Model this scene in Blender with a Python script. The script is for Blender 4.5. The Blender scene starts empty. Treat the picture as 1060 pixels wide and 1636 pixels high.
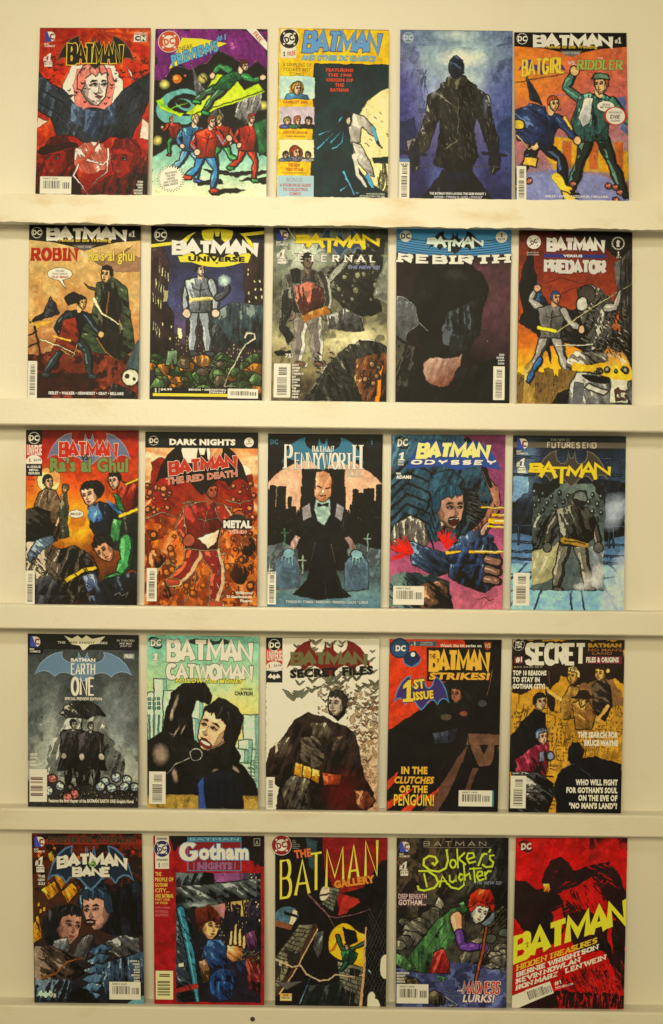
import bpy, math, random
import numpy as np

# ------------------------------------------------------------------ camera, world, lights, exposure
sc = bpy.context.scene
D = 2.40                 # metres from the lens to the plane of the covers
K = 0.00095              # metres per photograph pixel in that plane
ZC = 1.35                # lens height
ROLL = math.radians(0.66)
cam_d = bpy.data.cameras.new("camera")
cam = bpy.data.objects.new("camera", cam_d)
sc.collection.objects.link(cam)
cam.location = (0, -D, ZC)
cam.rotation_euler = (math.pi / 2, -ROLL, 0)
cam_d.sensor_fit = 'VERTICAL'
cam_d.angle_y = 2 * math.atan(0.5 * 1636 * K / D)
cam_d.clip_start = 0.05
cam_d.clip_end = 100
sc.camera = cam

world = bpy.data.worlds.new("World")
sc.world = world
world.use_nodes = True
wb = world.node_tree.nodes["Background"]
wb.inputs[0].default_value = (1.0, 0.82, 0.45, 1)
wb.inputs[1].default_value = 0.24


def area_lamp(name, loc, target, sx, sy, power, col, spread=180):
    d = bpy.data.lights.new(name, 'AREA')
    d.shape = 'RECTANGLE'
    d.size, d.size_y = sx, sy
    d.energy = power
    d.color = col
    d.spread = math.radians(spread)
    o = bpy.data.objects.new(name, d)
    sc.collection.objects.link(o)
    o.location = loc
    v = [target[i] - loc[i] for i in range(3)]
    import mathutils
    o.rotation_euler = mathutils.Vector(v).to_track_quat('-Z', 'Y').to_euler()
    return o


area_lamp("ceiling_lamp", (-0.6, -7.2, 3.05), (-0.05, 0, 1.45), 4.4, 1.4, 250, (1.0, 0.85, 0.475))
area_lamp("ceiling_lamp", (-0.16, -2.45, 2.98), (-0.09, 0, 1.60), 0.8, 0.3, 1.8, (1.0, 0.88, 0.62), 31)
area_lamp("ceiling_lamp", (-0.1, -0.55, 3.55), (-0.1, -0.25, 1.2), 1.7, 0.15, 4.5, (1.0, 0.88, 0.60))  # extra overhead lamp, added to brighten the ledge tops and their front lips

vs = sc.view_settings
vs.view_transform = 'Standard'
vs.look = 'None'
vs.exposure = 0
vs.gamma = 1


def px(x, y, depth=0.0):
    """A point of the place seen at photograph pixel (x, y), at the given depth behind the cover plane."""
    dx, dz = (x - 530) * K, -(y - 818) * K
    f = (D + depth) / D
    c, s = math.cos(ROLL), math.sin(ROLL)
    return ((dx * c - dz * s) * f, depth, ZC + (dx * s + dz * c) * f)


# white level of each row in the photograph: print colours are read against it
ILL = {1: np.array((1.0, .88, .58)), 2: np.array((1.0, .88, .57)), 3: np.array((.88, .78, .50)), 4: np.array((.78, .68, .42)), 5: np.array((.70, .60, .35))}


def to_lin(c):
    c = np.asarray(c, dtype=float) / 255.0
    return np.where(c <= 0.04045, c / 12.92, ((c + 0.055) / 1.055) ** 2.4)


def to_srgb(c):
    return np.where(c <= 0.0031308, c * 12.92, 1.055 * np.power(np.maximum(c, 1e-6), 1 / 2.4) - 0.055)


def ink(c, row):
    return np.clip(to_lin(c) / ILL[row], 0.006, 0.82)


# ------------------------------------------------------------------ materials
def new_mat(name):
    m = bpy.data.materials.new(name)
    m.use_nodes = True
    return m, m.node_tree, m.node_tree.nodes["Principled BSDF"]


def paper_bump(nt, b, scale=14, strength=0.1):
    tc = nt.nodes.new("ShaderNodeTexCoord")
    n = nt.nodes.new("ShaderNodeTexNoise")
    n.inputs["Scale"].default_value = scale
    n.inputs["Detail"].default_value = 2
    bp = nt.nodes.new("ShaderNodeBump")
    bp.inputs["Strength"].default_value = strength
    bp.inputs["Distance"].default_value = 0.02
    nt.links.new(tc.outputs["Object"], n.inputs["Vector"])
    nt.links.new(n.outputs["Fac"], bp.inputs["Height"])
    nt.links.new(bp.outputs["Normal"], b.inputs["Normal"])


_inks = {}


def ink_mat(c, row):
    key = (tuple(c), row)
    if key not in _inks:
        m, nt, b = new_mat("print_ink")
        a = ink(c, row)
        b.inputs["Base Color"].default_value = (*a, 1)
        b.inputs["Roughness"].default_value = 0.42
        b.inputs["Specular IOR Level"].default_value = 0.09
        paper_bump(nt, b)
        _inks[key] = m
    return _inks[key]


def paint_mat(name, col, dirt_col, amount, scale, rough=0.45, streak=1.0, thr=0.56):
    """Old cream paint: faint cloudy yellowing, a few scuffs and specks."""
    m, nt, b = new_mat(name)
    tc = nt.nodes.new("ShaderNodeTexCoord")
    mp = nt.nodes.new("ShaderNodeMapping")
    mp.inputs["Scale"].default_value = (1, 1, streak)
    n = nt.nodes.new("ShaderNodeTexNoise")
    n.inputs["Scale"].default_value = scale
    n.inputs["Detail"].default_value = 6
    n.inputs["Roughness"].default_value = 0.62
    r = nt.nodes.new("ShaderNodeValToRGB")
    r.color_ramp.elements[0].position = thr
    r.color_ramp.elements[0].color = (0, 0, 0, 1)
    r.color_ramp.elements[1].position = min(0.98, thr + 0.28)
    r.color_ramp.elements[1].color = (amount, amount, amount, 1)
    n2 = nt.nodes.new("ShaderNodeTexNoise")
    n2.inputs["Scale"].default_value = 95
    n2.inputs["Detail"].default_value = 3
    r2 = nt.nodes.new("ShaderNodeValToRGB")
    r2.color_ramp.elements[0].position = 0.69
    r2.color_ramp.elements[0].color = (0, 0, 0, 1)
    r2.color_ramp.elements[1].position = 0.78
    r2.color_ramp.elements[1].color = (0.35, 0.35, 0.35, 1)
    mx = nt.nodes.new("ShaderNodeMix")
    mx.data_type = 'RGBA'
    mx.inputs["A"].default_value = (*col, 1)
    mx.inputs["B"].default_value = (*dirt_col, 1)
    mx2 = nt.nodes.new("ShaderNodeMix")
    mx2.data_type = 'RGBA'
    mx2.inputs["B"].default_value = (dirt_col[0] * .6, dirt_col[1] * .5, dirt_col[2] * .4, 1)
    L = nt.links.new
    L(tc.outputs["Object"], mp.inputs["Vector"])
    L(mp.outputs["Vector"], n.inputs["Vector"])
    L(tc.outputs["Object"], n2.inputs["Vector"])
    L(n.outputs["Fac"], r.inputs["Fac"])
    L(n2.outputs["Fac"], r2.inputs["Fac"])
    L(r.outputs["Color"], mx.inputs["Factor"])
    L(mx.outputs["Result"], mx2.inputs["A"])
    mul = nt.nodes.new("ShaderNodeMath")
    mul.operation = 'MULTIPLY'
    L(r2.outputs["Color"], mul.inputs[0])
    L(r.outputs["Color"], mul.inputs[1])
    L(mul.outputs[0], mx2.inputs["Factor"])
    L(mx2.outputs["Result"], b.inputs["Base Color"])
    b.inputs["Roughness"].default_value = rough
    b.inputs["Specular IOR Level"].default_value = 0.3
    bp = nt.nodes.new("ShaderNodeBump")
    bp.inputs["Strength"].default_value = 0.12
    bp.inputs["Distance"].default_value = 0.004
    n3 = nt.nodes.new("ShaderNodeTexNoise")
    n3.inputs["Scale"].default_value = 160
    L(tc.outputs["Object"], n3.inputs["Vector"])
    L(n3.outputs["Fac"], bp.inputs["Height"])
    L(bp.outputs["Normal"], b.inputs["Normal"])
    return m


M_PANEL = paint_mat("cream_panel_paint", (0.80, 0.77, 0.70), (0.68, 0.57, 0.38), 0.7, 3.0, 0.5)
M_LEDGE = paint_mat("cream_ledge_paint", (0.80, 0.77, 0.69), (0.66, 0.55, 0.36), 0.8, 7.0, 0.4, 2.5)
M_STRIP = paint_mat("peeling_ledge_strip", (0.82, 0.79, 0.71), (0.62, 0.45, 0.22), 0.85, 9.0, 0.5, 3.0, 0.5)
m, nt, b = new_mat("dark_hole")
b.inputs["Base Color"].default_value = (0.05, 0.03, 0.015, 1)
M_HOLE = m
m, nt, b = new_mat("page_paper")
b.inputs["Base Color"].default_value = (0.74, 0.70, 0.60, 1)
b.inputs["Roughness"].default_value = 0.8
wv = nt.nodes.new("ShaderNodeTexWave")
wv.inputs["Scale"].default_value = 900
wv.bands_direction = 'Z'
cr = nt.nodes.new("ShaderNodeValToRGB")
cr.color_ramp.elements[0].color = (0.55, 0.5, 0.42, 1)
cr.color_ramp.elements[1].color = (0.76, 0.72, 0.62, 1)
tc = nt.nodes.new("ShaderNodeTexCoord")
nt.links.new(tc.outputs["Object"], wv.inputs["Vector"])
nt.links.new(wv.outputs["Fac"], cr.inputs["Fac"])
nt.links.new(cr.outputs["Color"], b.inputs["Base Color"])
M_PAGE = m


# ------------------------------------------------------------------ mesh helpers
def link(name, me, parent=None):
    o = bpy.data.objects.new(name, me)
    sc.collection.objects.link(o)
    if parent:
        o.parent = parent
    return o


def mesh_obj(name, verts, faces, mats, parent=None, idx=None, smooth=False):
    me = bpy.data.meshes.new(name)
    me.from_pydata([tuple(v) for v in verts], [], faces)
    for m in mats:
        me.materials.append(m)
    if idx is not None:
        me.polygons.foreach_set("material_index", idx)
    if smooth:
        me.polygons.foreach_set("use_smooth", [True] * len(me.polygons))
    me.update()
    return link(name, me, parent)


def sweep(name, profile, xs, mat, parent, jit=None, smooth=False):
    """A closed (y, z) profile run along x; jit(i, j) moves the j-th profile point at station i."""
    V, F = [], []
    n = len(profile)
    for i, x in enumerate(xs):
        for j, (y, z) in enumerate(profile):
            dz = jit(i, j) if jit else 0
            V.append((x, y, z + dz))
    for i in range(len(xs) - 1):
        for j in range(n):
            a, b_ = i * n + j, i * n + (j + 1) % n
            F.append((a, a + n, b_ + n, b_))
    F.append(tuple(range(n)))
    F.append(tuple(range((len(xs) - 1) * n, len(xs) * n))[::-1])
    return mesh_obj(name, V, F, [mat], parent)


# ------------------------------------------------------------------ the rack
PANEL_Y = 0.012
FRONT_Y = -0.026
rack = bpy.data.objects.new("display_rack", None)
sc.collection.objects.link(rack)
rack.location = (0, PANEL_Y, 0)
rack["label"] = "cream painted wall rack with five narrow ledges holding rows of comic books"
rack["category"] = "display rack"


def local(v):
    return (v[0], v[1] - PANEL_Y, v[2])


# (row, photograph y of the ledge's front top edge, of its front bottom edge, both at mid-width)
LEDGE_PX = {1: (315.5, 358.0), 2: (641.0, 684.0), 3: (971.5, 1010.0), 4: (1297.0, 1332.0), 5: (1611.5, 1700.0)}
FLOOR = {}
BOTTOM = {}
for r, (t, bt) in LEDGE_PX.items():
    FLOOR[r] = px(530, t, FRONT_Y)[2]
    BOTTOM[r] = px(530, bt, FRONT_Y)[2]
random.seed(4)
XW = 1.4
for r in range(1, 6):
    zt, zb = FLOOR[r], BOTTOM[r]
    y0, y1 = FRONT_Y - PANEL_Y, 0.0
    bev = 0.0034
    prof = [(y1, zt), (y0 + bev, zt), (y0 + bev * .3, zt - bev * .3), (y0, zt - bev), (y0, zb + bev * .5), (y0 + bev * .5, zb), (y1, zb)]
    xs = [-XW, -0.3, 0.3, XW]
    led = sweep("ledge", prof, xs, M_LEDGE, rack)
    if r == 1:
        # a glued facing strip with torn upper and lower edges covers the topmost ledge
        n = 620
        xs = [-XW + 2 * XW * i / n for i in range(n + 1)]
        low = []
        lv = 0
        for i in range(n + 1):
            lv = 0.82 * lv + random.uniform(-0.0007, 0.0007)
            low.append(lv - 0.0028 + (random.uniform(-.0010, 0) if random.random() < .12 else 0))
        up = []
        lv = 0
        for i in range(n + 1):
            lv = 0.8 * lv + random.uniform(-0.0004, 0.0004)
            up.append(max(-0.002, min(0.0016, lv + (random.uniform(0, .0012) if random.random() < .1 else 0))))
        fy = y0 - 0.0011
        prof = [(y0 - 0.0002, zt + 0.0003), (fy, zt), (fy, zb), (y0 - 0.0002, zb + 0.0002)]
        st = sweep("facing_strip", prof, xs, M_STRIP, led, lambda i, j: up[i] if j < 2 else low[i])
        st["label"] = "pale facing strip with torn uneven edges"
    if r == 5:
        # screw holes in the lowest ledge: short dark sockets with a raised rim
      for hx, hy in ((404, 1628),):
        c = px(hx, hy, FRONT_Y)
        V, F, n = [], [], 20
        for k, (rad, dy) in enumerate([(0.0052, 0.0), (0.0044, -0.0006), (0.0036, -0.0006), (0.0033, -0.0001)]):
            for i in range(n):
                a = 2 * math.pi * i / n
                V.append((c[0] + rad * math.cos(a), y0 + dy - 0.0001, c[2] + rad * math.sin(a)))
        for k in range(3):
            for i in range(n):
                F.append((k * n + i, k * n + (i + 1) % n, (k + 1) * n + (i + 1) % n, (k + 1) * n + i))
        F.append(tuple(range(3 * n, 4 * n)))
        mesh_obj("screw_hole", V, F, [M_LEDGE, M_HOLE], led, [0] * n * 2 + [1] * n + [1])

# one back panel above each ledge: butted between the ledges, the top one runs out of view
tops = {1: 2.75, 2: BOTTOM[1], 3: BOTTOM[2], 4: BOTTOM[3], 5: BOTTOM[4]}
for r in range(1, 6):
    z0, z1 = FLOOR[r], tops[r]
    V = [(-XW, 0, z0), (XW, 0, z0), (XW, 0, z1), (-XW, 0, z1), (-XW, .018, z0), (XW, .018, z0), (XW, .018, z1), (-XW, .018, z1)]
    F = [(0, 1, 2, 3), (5, 4, 7, 6), (4, 0, 3, 7), (1, 5, 6, 2), (3, 2, 6, 7), (4, 5, 1, 0)]
    mesh_obj("back_panel", V, F, [M_PANEL], rack)

# ------------------------------------------------------------------ print painter: cover pictures made in numpy
PW, PH = 400, 600                      # texels of one cover; cover units are 100 x 150, v downwards
GX, GY = np.meshgrid((np.arange(PW) + .5) * 100 / PW, (np.arange(PH) + .5) * 150 / PH)


def value_noise(cells, seed):
    rg = np.random.default_rng(seed)
    cy = max(2, int(cells * 1.5))
    g = rg.random((cy + 2, cells + 2))
    x, y = GX / 100 * cells, GY / 150 * cy
    xi, yi = x.astype(int), y.astype(int)
    fx, fy = x - xi, y - yi
    fx, fy = fx * fx * (3 - 2 * fx), fy * fy * (3 - 2 * fy)
    return (g[yi, xi] * (1 - fx) + g[yi, xi + 1] * fx) * (1 - fy) + (g[yi + 1, xi] * (1 - fx) + g[yi + 1, xi + 1] * fx) * fy


def fbm(cells, seed, octs=4):
    t, a, s = 0, 1.0, 0
    for o in range(octs):
        t = t + a * value_noise(min(190, cells * 2 ** o), seed + o * 17)
        s += a
        a *= .55
    return t / s


def streak(ang, seed):
    """noise drawn out along one direction, like brush strokes or folds of cloth"""
    rg = np.random.default_rng(seed)
    g = rg.random((64, 64))
    c, sn = math.cos(math.radians(ang)), math.sin(math.radians(ang))
    t = 0
    for f, a in ((1, .6), (2.3, .4)):
        x = (GX * c + GY * sn) * .055 * f + 40
        y = (-GX * sn + GY * c) * .34 * f + 40
        xi, yi = np.floor(x).astype(int), np.floor(y).astype(int)
        fx, fy = x - xi, y - yi
        fx, fy = fx * fx * (3 - 2 * fx), fy * fy * (3 - 2 * fy)
        G = lambda i, j: g[np.mod(j, 64), np.mod(i, 64)]
        t = t + a * ((G(xi, yi) * (1 - fx) + G(xi + 1, yi) * fx) * (1 - fy) + (G(xi, yi + 1) * (1 - fx) + G(xi + 1, yi + 1) * fx) * fy)
    return t


NF = [fbm(5, 11), fbm(5, 37), fbm(14, 71, 3), fbm(14, 93, 3), fbm(45, 131, 2), fbm(3, 177, 3), streak(68, 5), streak(112, 9), streak(35, 13), streak(88, 15)]


class Art:
    def __init__(self, bg, seed=0):
        self.a = np.zeros((PH, PW, 3)) + np.array(bg, float)
        self.r = random.Random(seed)
        self.s = seed * 53 + 7

    def nf(self, i, k=0):
        return np.roll(NF[i], (self.s * 3 + k * 97, self.s + k * 41), (0, 1))

    def grad(self, stops, x0=0, y0=0, x1=0, y1=150, warp=0):
        t = ((GX - x0) * (x1 - x0) + (GY - y0) * (y1 - y0)) / ((x1 - x0) ** 2 + (y1 - y0) ** 2)
        if warp:
            t = t + (self.nf(0) - .5) * warp
        p = [q[0] for q in stops]
        for ch in range(3):
            self.a[..., ch] = np.interp(t, p, [q[1][ch] for q in stops])
        return self

    def put(self, m, c, al=1.0):
        rows = np.flatnonzero(m.any(1))
        if not len(rows):
            return self
        cols = np.flatnonzero(m[rows[0]:rows[-1] + 1].any(0))
        w = (slice(rows[0], rows[-1] + 1), slice(cols[0], cols[-1] + 1))
        q = m[w].astype(float) * al
        self.a[w] += (np.array(c, float) - self.a[w]) * q[..., None]
        return self

    def mix(self, c, i=0, lo=.45, hi=.6, al=1.0, k=0, m=None):
        t = np.clip((self.nf(i, k) - lo) / (hi - lo), 0, 1) * al
        if m is not None:
            t = t * m
        self.put(t, c)
        return self

    @staticmethod
    def win(x0, y0, x1, y1, pad):
        c0, c1 = max(0, int((x0 - pad) * PW / 100)), min(PW, int((x1 + pad) * PW / 100) + 2)
        r0, r1 = max(0, int((y0 - pad) * PH / 150)), min(PH, int((y1 + pad) * PH / 150) + 2)
        return (slice(r0, max(r0, r1)), slice(c0, max(c0, c1)))

    def pm(self, pts, wob=0.0):
        M = np.zeros(GX.shape, bool)
        w = self.win(min(p[0] for p in pts), min(p[1] for p in pts), max(p[0] for p in pts), max(p[1] for p in pts), wob * 1.6)
        X, Y = GX[w], GY[w]
        if X.size == 0:
            return M
        if wob:
            X = X + (self.nf(2)[w] - .5) * wob * 3
            Y = Y + (self.nf(3)[w] - .5) * wob * 3
        m = np.zeros(X.shape, bool)
        n = len(pts)
        for i in range(n):
            (xa, ya), (xb, yb) = pts[i], pts[(i + 1) % n]
            if ya == yb:
                continue
            m ^= ((Y >= min(ya, yb)) & (Y < max(ya, yb))) & (X < (xb - xa) * (Y - ya) / (yb - ya) + xa)
        M[w] = m
        return M

    def em(self, cx, cy, rx, ry, rot=0, wob=0):
        M = np.zeros(GX.shape, bool)
        r = max(rx, ry)
        w = self.win(cx - r, cy - r, cx + r, cy + r, wob * 1.6)
        X, Y = GX[w] - cx, GY[w] - cy
        if X.size == 0:
            return M
        if wob:
            X = X + (self.nf(2)[w] - .5) * wob * 3
            Y = Y + (self.nf(3)[w] - .5) * wob * 3
        c, s = math.cos(math.radians(rot)), math.sin(math.radians(rot))
        M[w] = ((X * c + Y * s) / rx) ** 2 + ((-X * s + Y * c) / ry) ** 2 < 1
        return M

    def lm(self, pts, w0, w1=None):
        """mask of a tapering polyline (w = full width)"""
        w1 = w0 if w1 is None else w1
        m = np.zeros(GX.shape, bool)
        L = [0]
        for i in range(len(pts) - 1):
            L.append(L[-1] + math.dist(pts[i], pts[i + 1]))
        T = L[-1] or 1
        for i in range(len(pts) - 1):
            (xa, ya), (xb, yb) = pts[i], pts[i + 1]
            wa, wb = w0 + (w1 - w0) * L[i] / T, w0 + (w1 - w0) * L[i + 1] / T
            pad = max(wa, wb) / 2 + .4
            c0, c1 = int((min(xa, xb) - pad) * PW / 100), int((max(xa, xb) + pad) * PW / 100) + 1
            r0, r1 = int((min(ya, yb) - pad) * PH / 150), int((max(ya, yb) + pad) * PH / 150) + 1
            c0, r0 = max(0, c0), max(0, r0)
            if c1 <= c0 or r1 <= r0 or c0 >= PW or r0 >= PH:
                continue
            X, Y = GX[r0:r1, c0:c1], GY[r0:r1, c0:c1]
            d2 = (xb - xa) ** 2 + (yb - ya) ** 2 or 1e-9
            t = np.clip(((X - xa) * (xb - xa) + (Y - ya) * (yb - ya)) / d2, 0, 1)
            d = np.hypot(X - xa - t * (xb - xa), Y - ya - t * (yb - ya))
            m[r0:r1, c0:c1] |= d < (wa + (wb - wa) * t) / 2
        return m

    def poly(self, pts, c, wob=0, al=1, edge=None, ew=.7):
        self.put(self.pm(pts, wob), c, al)
        if edge is not None:
            self.put(self.lm(list(pts) + [pts[0]], ew), edge)
        return self

    def ell(self, cx, cy, rx, ry, c, rot=0, wob=0, al=1, edge=None, ew=.8):
        if edge is not None:
            self.put(self.em(cx, cy, rx + ew, ry + ew, rot, wob), edge)
        self.put(self.em(cx, cy, rx, ry, rot, wob), c, al)
        return self

    def line(self, pts, c, w0=1, w1=None, al=1):
        self.put(self.lm(pts, w0, w1), c, al)
        return self

    def glow(self, cx, cy, rx, ry, c, al=1, p=1.0):
        d = np.sqrt(((GX - cx) / rx) ** 2 + ((GY - cy) / ry) ** 2)
        self.put(np.clip(1 - d, 0, 1) ** p * al, c)
        return self

    def form(self, pts, dark, mid, lite, wob=0, edge=None, ew=1.0, k=0, d=(-.5, -.6), spot=.3, m=None, hl=.64, nz=1.0):
        """a painted mass: a mid colour with inked spots and brush highlights that follow warped folds"""
        if m is None:
            m = self.pm(pts, wob)
        if not m.any():
            return self
        ys, xs = np.where(m)
        x0, x1, y0, y1 = xs.min() / PW * 100, xs.max() / PW * 100 + 1, ys.min() / PH * 150, ys.max() / PH * 150 + 1
        g = ((GX - (x0 + x1) / 2) / (x1 - x0) * d[0] + (GY - (y0 + y1) / 2) / (y1 - y0) * d[1])
        t = .5 + .45 * g + nz * ((self.nf(0, k) - .5) * .5 + (self.nf(6 + (k + len(pts)) % 4, k) + (self.nf(2, k) - .5) * .3 - .5) * .62 + (self.nf(4, k + 5) - .5) * .22)
        base = np.clip((t - .25) / .5, 0, 1)
        col = np.array(dark, float) * (1 - base[..., None]) + np.array(mid, float) * base[..., None]
        h = np.clip((t - hl) / .06, 0, 1)[..., None]
        col = col * (1 - h) + np.array(lite, float) * h
        q = np.clip((spot - t) / .05, 0, 1)[..., None]
        col = col * (1 - q) + np.array(dark, float) * .55 * q
        if edge is not None:
            self.put(self.lm(list(pts) + [pts[0]], ew), edge)
        self.a = np.where(m[..., None], col, self.a)
        return self

    def hatch(self, x0, y0, x1, y1, c, n=30, ang=60, ln=8, w=.4, m=None):
        for _ in range(n):
            x, y = self.r.uniform(x0, x1), self.r.uniform(y0, y1)
            a = math.radians(ang + self.r.uniform(-14, 14))
            l = ln * self.r.uniform(.4, 1.2)
            mk = self.lm([(x, y), (x + l * math.cos(a), y + l * math.sin(a))], w * self.r.uniform(.6, 1.5), .15)
            if m is not None:
                mk &= m
            self.put(mk, c)
        return self

    def rays(self, cx, cy, c, n=24, al=.5, r0=0, w=4):
        an = np.degrees(np.arctan2(GY - cy, GX - cx))
        d = np.hypot(GX - cx, GY - cy)
        for _ in range(n):
            a0 = self.r.uniform(-180, 180)
            df = np.abs((an - a0 + 180) % 360 - 180)
            self.put(np.clip(1 - df / self.r.uniform(w * .4, w), 0, 1) * (d > r0), c, al * self.r.uniform(.4, 1))
        return self

    def stars(self, n, x0, y0, x1, y1, c, s=.35):
        for _ in range(n):
            self.put(self.em(self.r.uniform(x0, x1), self.r.uniform(y0, y1), *(2 * [s * self.r.uniform(.5, 1.6)])), c)
        return self

    def flock(self, n, x0, y0, x1, y1, c, s=3):
        """small birds"""
        for _ in range(n):
            x, y, k = self.r.uniform(x0, x1), self.r.uniform(y0, y1), s * self.r.uniform(.4, 1.2)
            t = self.r.uniform(-.5, .5)
            self.poly([(x - k, y - k * .5 + t), (x - k * .4, y - k * .35), (x, y), (x + k * .45, y - k * .4), (x + k, y - k * .6 - t),
                       (x + k * .5, y), (x, y + k * .45), (x - k * .45, y + .1 * k)], c)
        return self

    def skyline(self, y, h, c, win=None, w=7, x0=0, x1=100, yb=150):
        x = x0
        while x < x1:
            ww = w * self.r.uniform(.5, 1.4)
            t = y - h * self.r.uniform(.2, 1)
            self.poly([(x, yb), (x, t), (x + ww * .3, t), (x + ww * .3, t - h * .12 * self.r.random()), (x + ww * .7, t - .02), (x + ww * .7, t), (x + ww, t), (x + ww, yb)], c)
            if win is not None:
                for a in np.arange(x + 1, x + ww - 1, 1.9):
                    for b in np.arange(t + 2, min(yb, t + h), 3):
                        if self.r.random() < .42:
                            self.poly([(a, b), (a + 1, b), (a + 1, b + 1.7), (a, b + 1.7)], win)
            x += ww
        return self

    def rain(self, n, c, ang=68, ln=22, w=.35, al=.7):
        for _ in range(n):
            x, y = self.r.uniform(-5, 105), self.r.uniform(-10, 150)
            l = ln * self.r.uniform(.3, 1.2)
            a = math.radians(ang)
            self.put(self.lm([(x, y), (x - l * math.cos(a), y + l * math.sin(a))], w), c, al * self.r.uniform(.4, 1))
        return self

    def rocks(self, n, x0, y0, x1, y1, c, s=8, dark=(14, 12, 8)):
        cells = [(self.r.uniform(x0, x1), self.r.uniform(y0, y1)) for _ in range(n)]
        cells.sort(key=lambda q: q[1])
        for x, y in cells:
            k = s * self.r.uniform(.5, 1.25)
            pts = []
            m = self.r.randint(6, 8)
            for i in range(m):
                a = 2 * math.pi * i / m
                q = k * self.r.uniform(.7, 1.1)
                pts.append((x + q * math.cos(a), y + q * .72 * math.sin(a)))
            f = self.r.uniform(.75, 1.1)
            cc = tuple(min(255, v * f) for v in c)
            self.form(pts, tuple(v * .35 for v in cc), cc, tuple(min(255, v * 1.3) for v in cc), edge=dark, ew=1.1, k=self.r.randint(0, 40))
        return self

    def balls(self, n, x0, y0, x1, y1, c, s=4, dark=(20, 6, 2)):
        """round tumbling pebbles with a dark side"""
        for _ in range(n):
            x, y, k = self.r.uniform(x0, x1), self.r.uniform(y0, y1), s * self.r.uniform(.35, 1.1)
            self.ell(x, y, k, k * 1.1, tuple(v * .35 for v in c), edge=dark, ew=.5)
            self.ell(x - k * .2, y - k * .25, k * .72, k * .75, c)
            self.ell(x - k * .3, y - k * .45, k * .3, k * .28, tuple(min(255, v * 1.35) for v in c))
        return self

    def swell(self, pts, w0, w1):
        """a limb's outline: full at the root, narrow at the joint, full again below it, thin at the end"""
        if len(pts) == 3:
            q = lambda a, b, t: (a[0] + (b[0] - a[0]) * t, a[1] + (b[1] - a[1]) * t)
            a, b, c = pts
            P = [a, q(a, b, .4), b, q(b, c, .35), c]
            W = [w0, w0 * 1.08, w0 * .68, (w0 * .72 + w1 * .4), w1 * .85]
        else:
            P, W = pts, [w0 + (w1 - w0) * i / (len(pts) - 1) for i in range(len(pts))]
        return P, W

    def lmw(self, P, W, g=0.0, dx=0.0, dy=0.0, k=1.0):
        m = None
        for i in range(len(P) - 1):
            q = self.lm([(P[i][0] + dx, P[i][1] + dy), (P[i + 1][0] + dx, P[i + 1][1] + dy)], W[i] * k + 2 * g, W[i + 1] * k + 2 * g)
            m = q if m is None else m | q
        return m

    def limb(self, pts, w0, w1, c, inkc=(12, 10, 10), o=.55, hl=None):
        P, W = self.swell(pts, w0, w1)
        full = self.lmw(P, W)
        self.put(self.lmw(P, W, o), inkc)
        self.put(full, c)
        self.put(full & ~self.lmw(P, W, 0, -w0 * .2, -w0 * .1), inkc, .72)
        lite = hl if hl is not None else tuple(min(255, v * 1.25 + 10) for v in c)
        self.put(full & self.lmw(P, W, 0, -w0 * .27, -w0 * .12, .3) & (self.nf(2, 5) > .42), lite, .7)
        return self

    def figure(self, x, y, h, top, legs, hair, skin, shoe=(30, 24, 20), pose='stand', coat=None, flip=False, hl=None, back=False, bulk=1.0, rim=(12, 10, 10)):
        """an anonymous clothed person; (x, y) = the ground between the feet, h = height"""
        P = dict(
            stand=dict(hip=(0, .5), neck=(0, .83), head=(0, .92), l=[(-.05, .5), (-.07, .27), (-.08, .02)], r=[(.05, .5), (.08, .27), (.1, .02)],
                       al=[(-.12, .79), (-.17, .62), (-.15, .45)], ar=[(.12, .79), (.18, .63), (.17, .46)]),
            run=dict(hip=(0, .48), neck=(.05, .8), head=(.08, .9), l=[(-.04, .48), (-.1, .3), (-.24, .2)], r=[(.05, .48), (.14, .3), (.1, .03)],
                     al=[(-.07, .77), (-.17, .62), (-.1, .52)], ar=[(.16, .76), (.24, .62), (.3, .7)]),
            wide=dict(hip=(0, .5), neck=(0, .84), head=(0, .92), l=[(-.07, .5), (-.13, .28), (-.17, .02)], r=[(.07, .5), (.13, .28), (.17, .02)],
                      al=[(-.14, .79), (-.25, .62), (-.27, .45)], ar=[(.14, .79), (.25, .62), (.27, .45)]),
            lunge=dict(hip=(0, .42), neck=(.08, .73), head=(.13, .83), l=[(-.05, .42), (-.14, .24), (-.3, .03)], r=[(.05, .42), (.2, .3), (.24, .02)],
                       al=[(-.04, .7), (-.16, .55), (-.05, .42)], ar=[(.18, .69), (.28, .56), (.36, .48)]),
            fly=dict(hip=(-.1, .42), neck=(.1, .6), head=(.2, .68), l=[(-.1, .42), (-.28, .35), (-.42, .24)], r=[(-.06, .4), (-.2, .26), (-.3, .1)],
                     al=[(.02, .62), (-.12, .68), (-.2, .56)], ar=[(.18, .56), (.3, .5), (.42, .54)]),
            reach=dict(hip=(0, .48), neck=(.03, .8), head=(.06, .89), l=[(-.05, .48), (-.12, .26), (-.2, .02)], r=[(.06, .48), (.14, .26), (.24, .02)],
                       al=[(-.1, .77), (-.22, .86), (-.15, 1.0)], ar=[(.15, .76), (.24, .62), (.36, .55)]))[pose]
        f = -1 if flip else 1
        q = lambda p: (x + f * p[0] * h, y - p[1] * h)
        w = .085 * h * bulk
        for s in ('l', 'r'):
            self.limb([q(p) for p in P[s]], w * 1.15, w * .6, legs, rim, hl=hl)
            a = q(P[s][-1])
            self.limb([a, (a[0] + f * .06 * h, a[1] + .005 * h)], w * .6, w * .45, shoe, rim)
        self.limb([q(p) for p in P['al']], w * .8, w * .5, top, rim, hl=hl)
        n, hp = q(P['neck']), q(P['hip'])
        sw, hw = .15 * h * bulk, .1 * h * bulk
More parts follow.
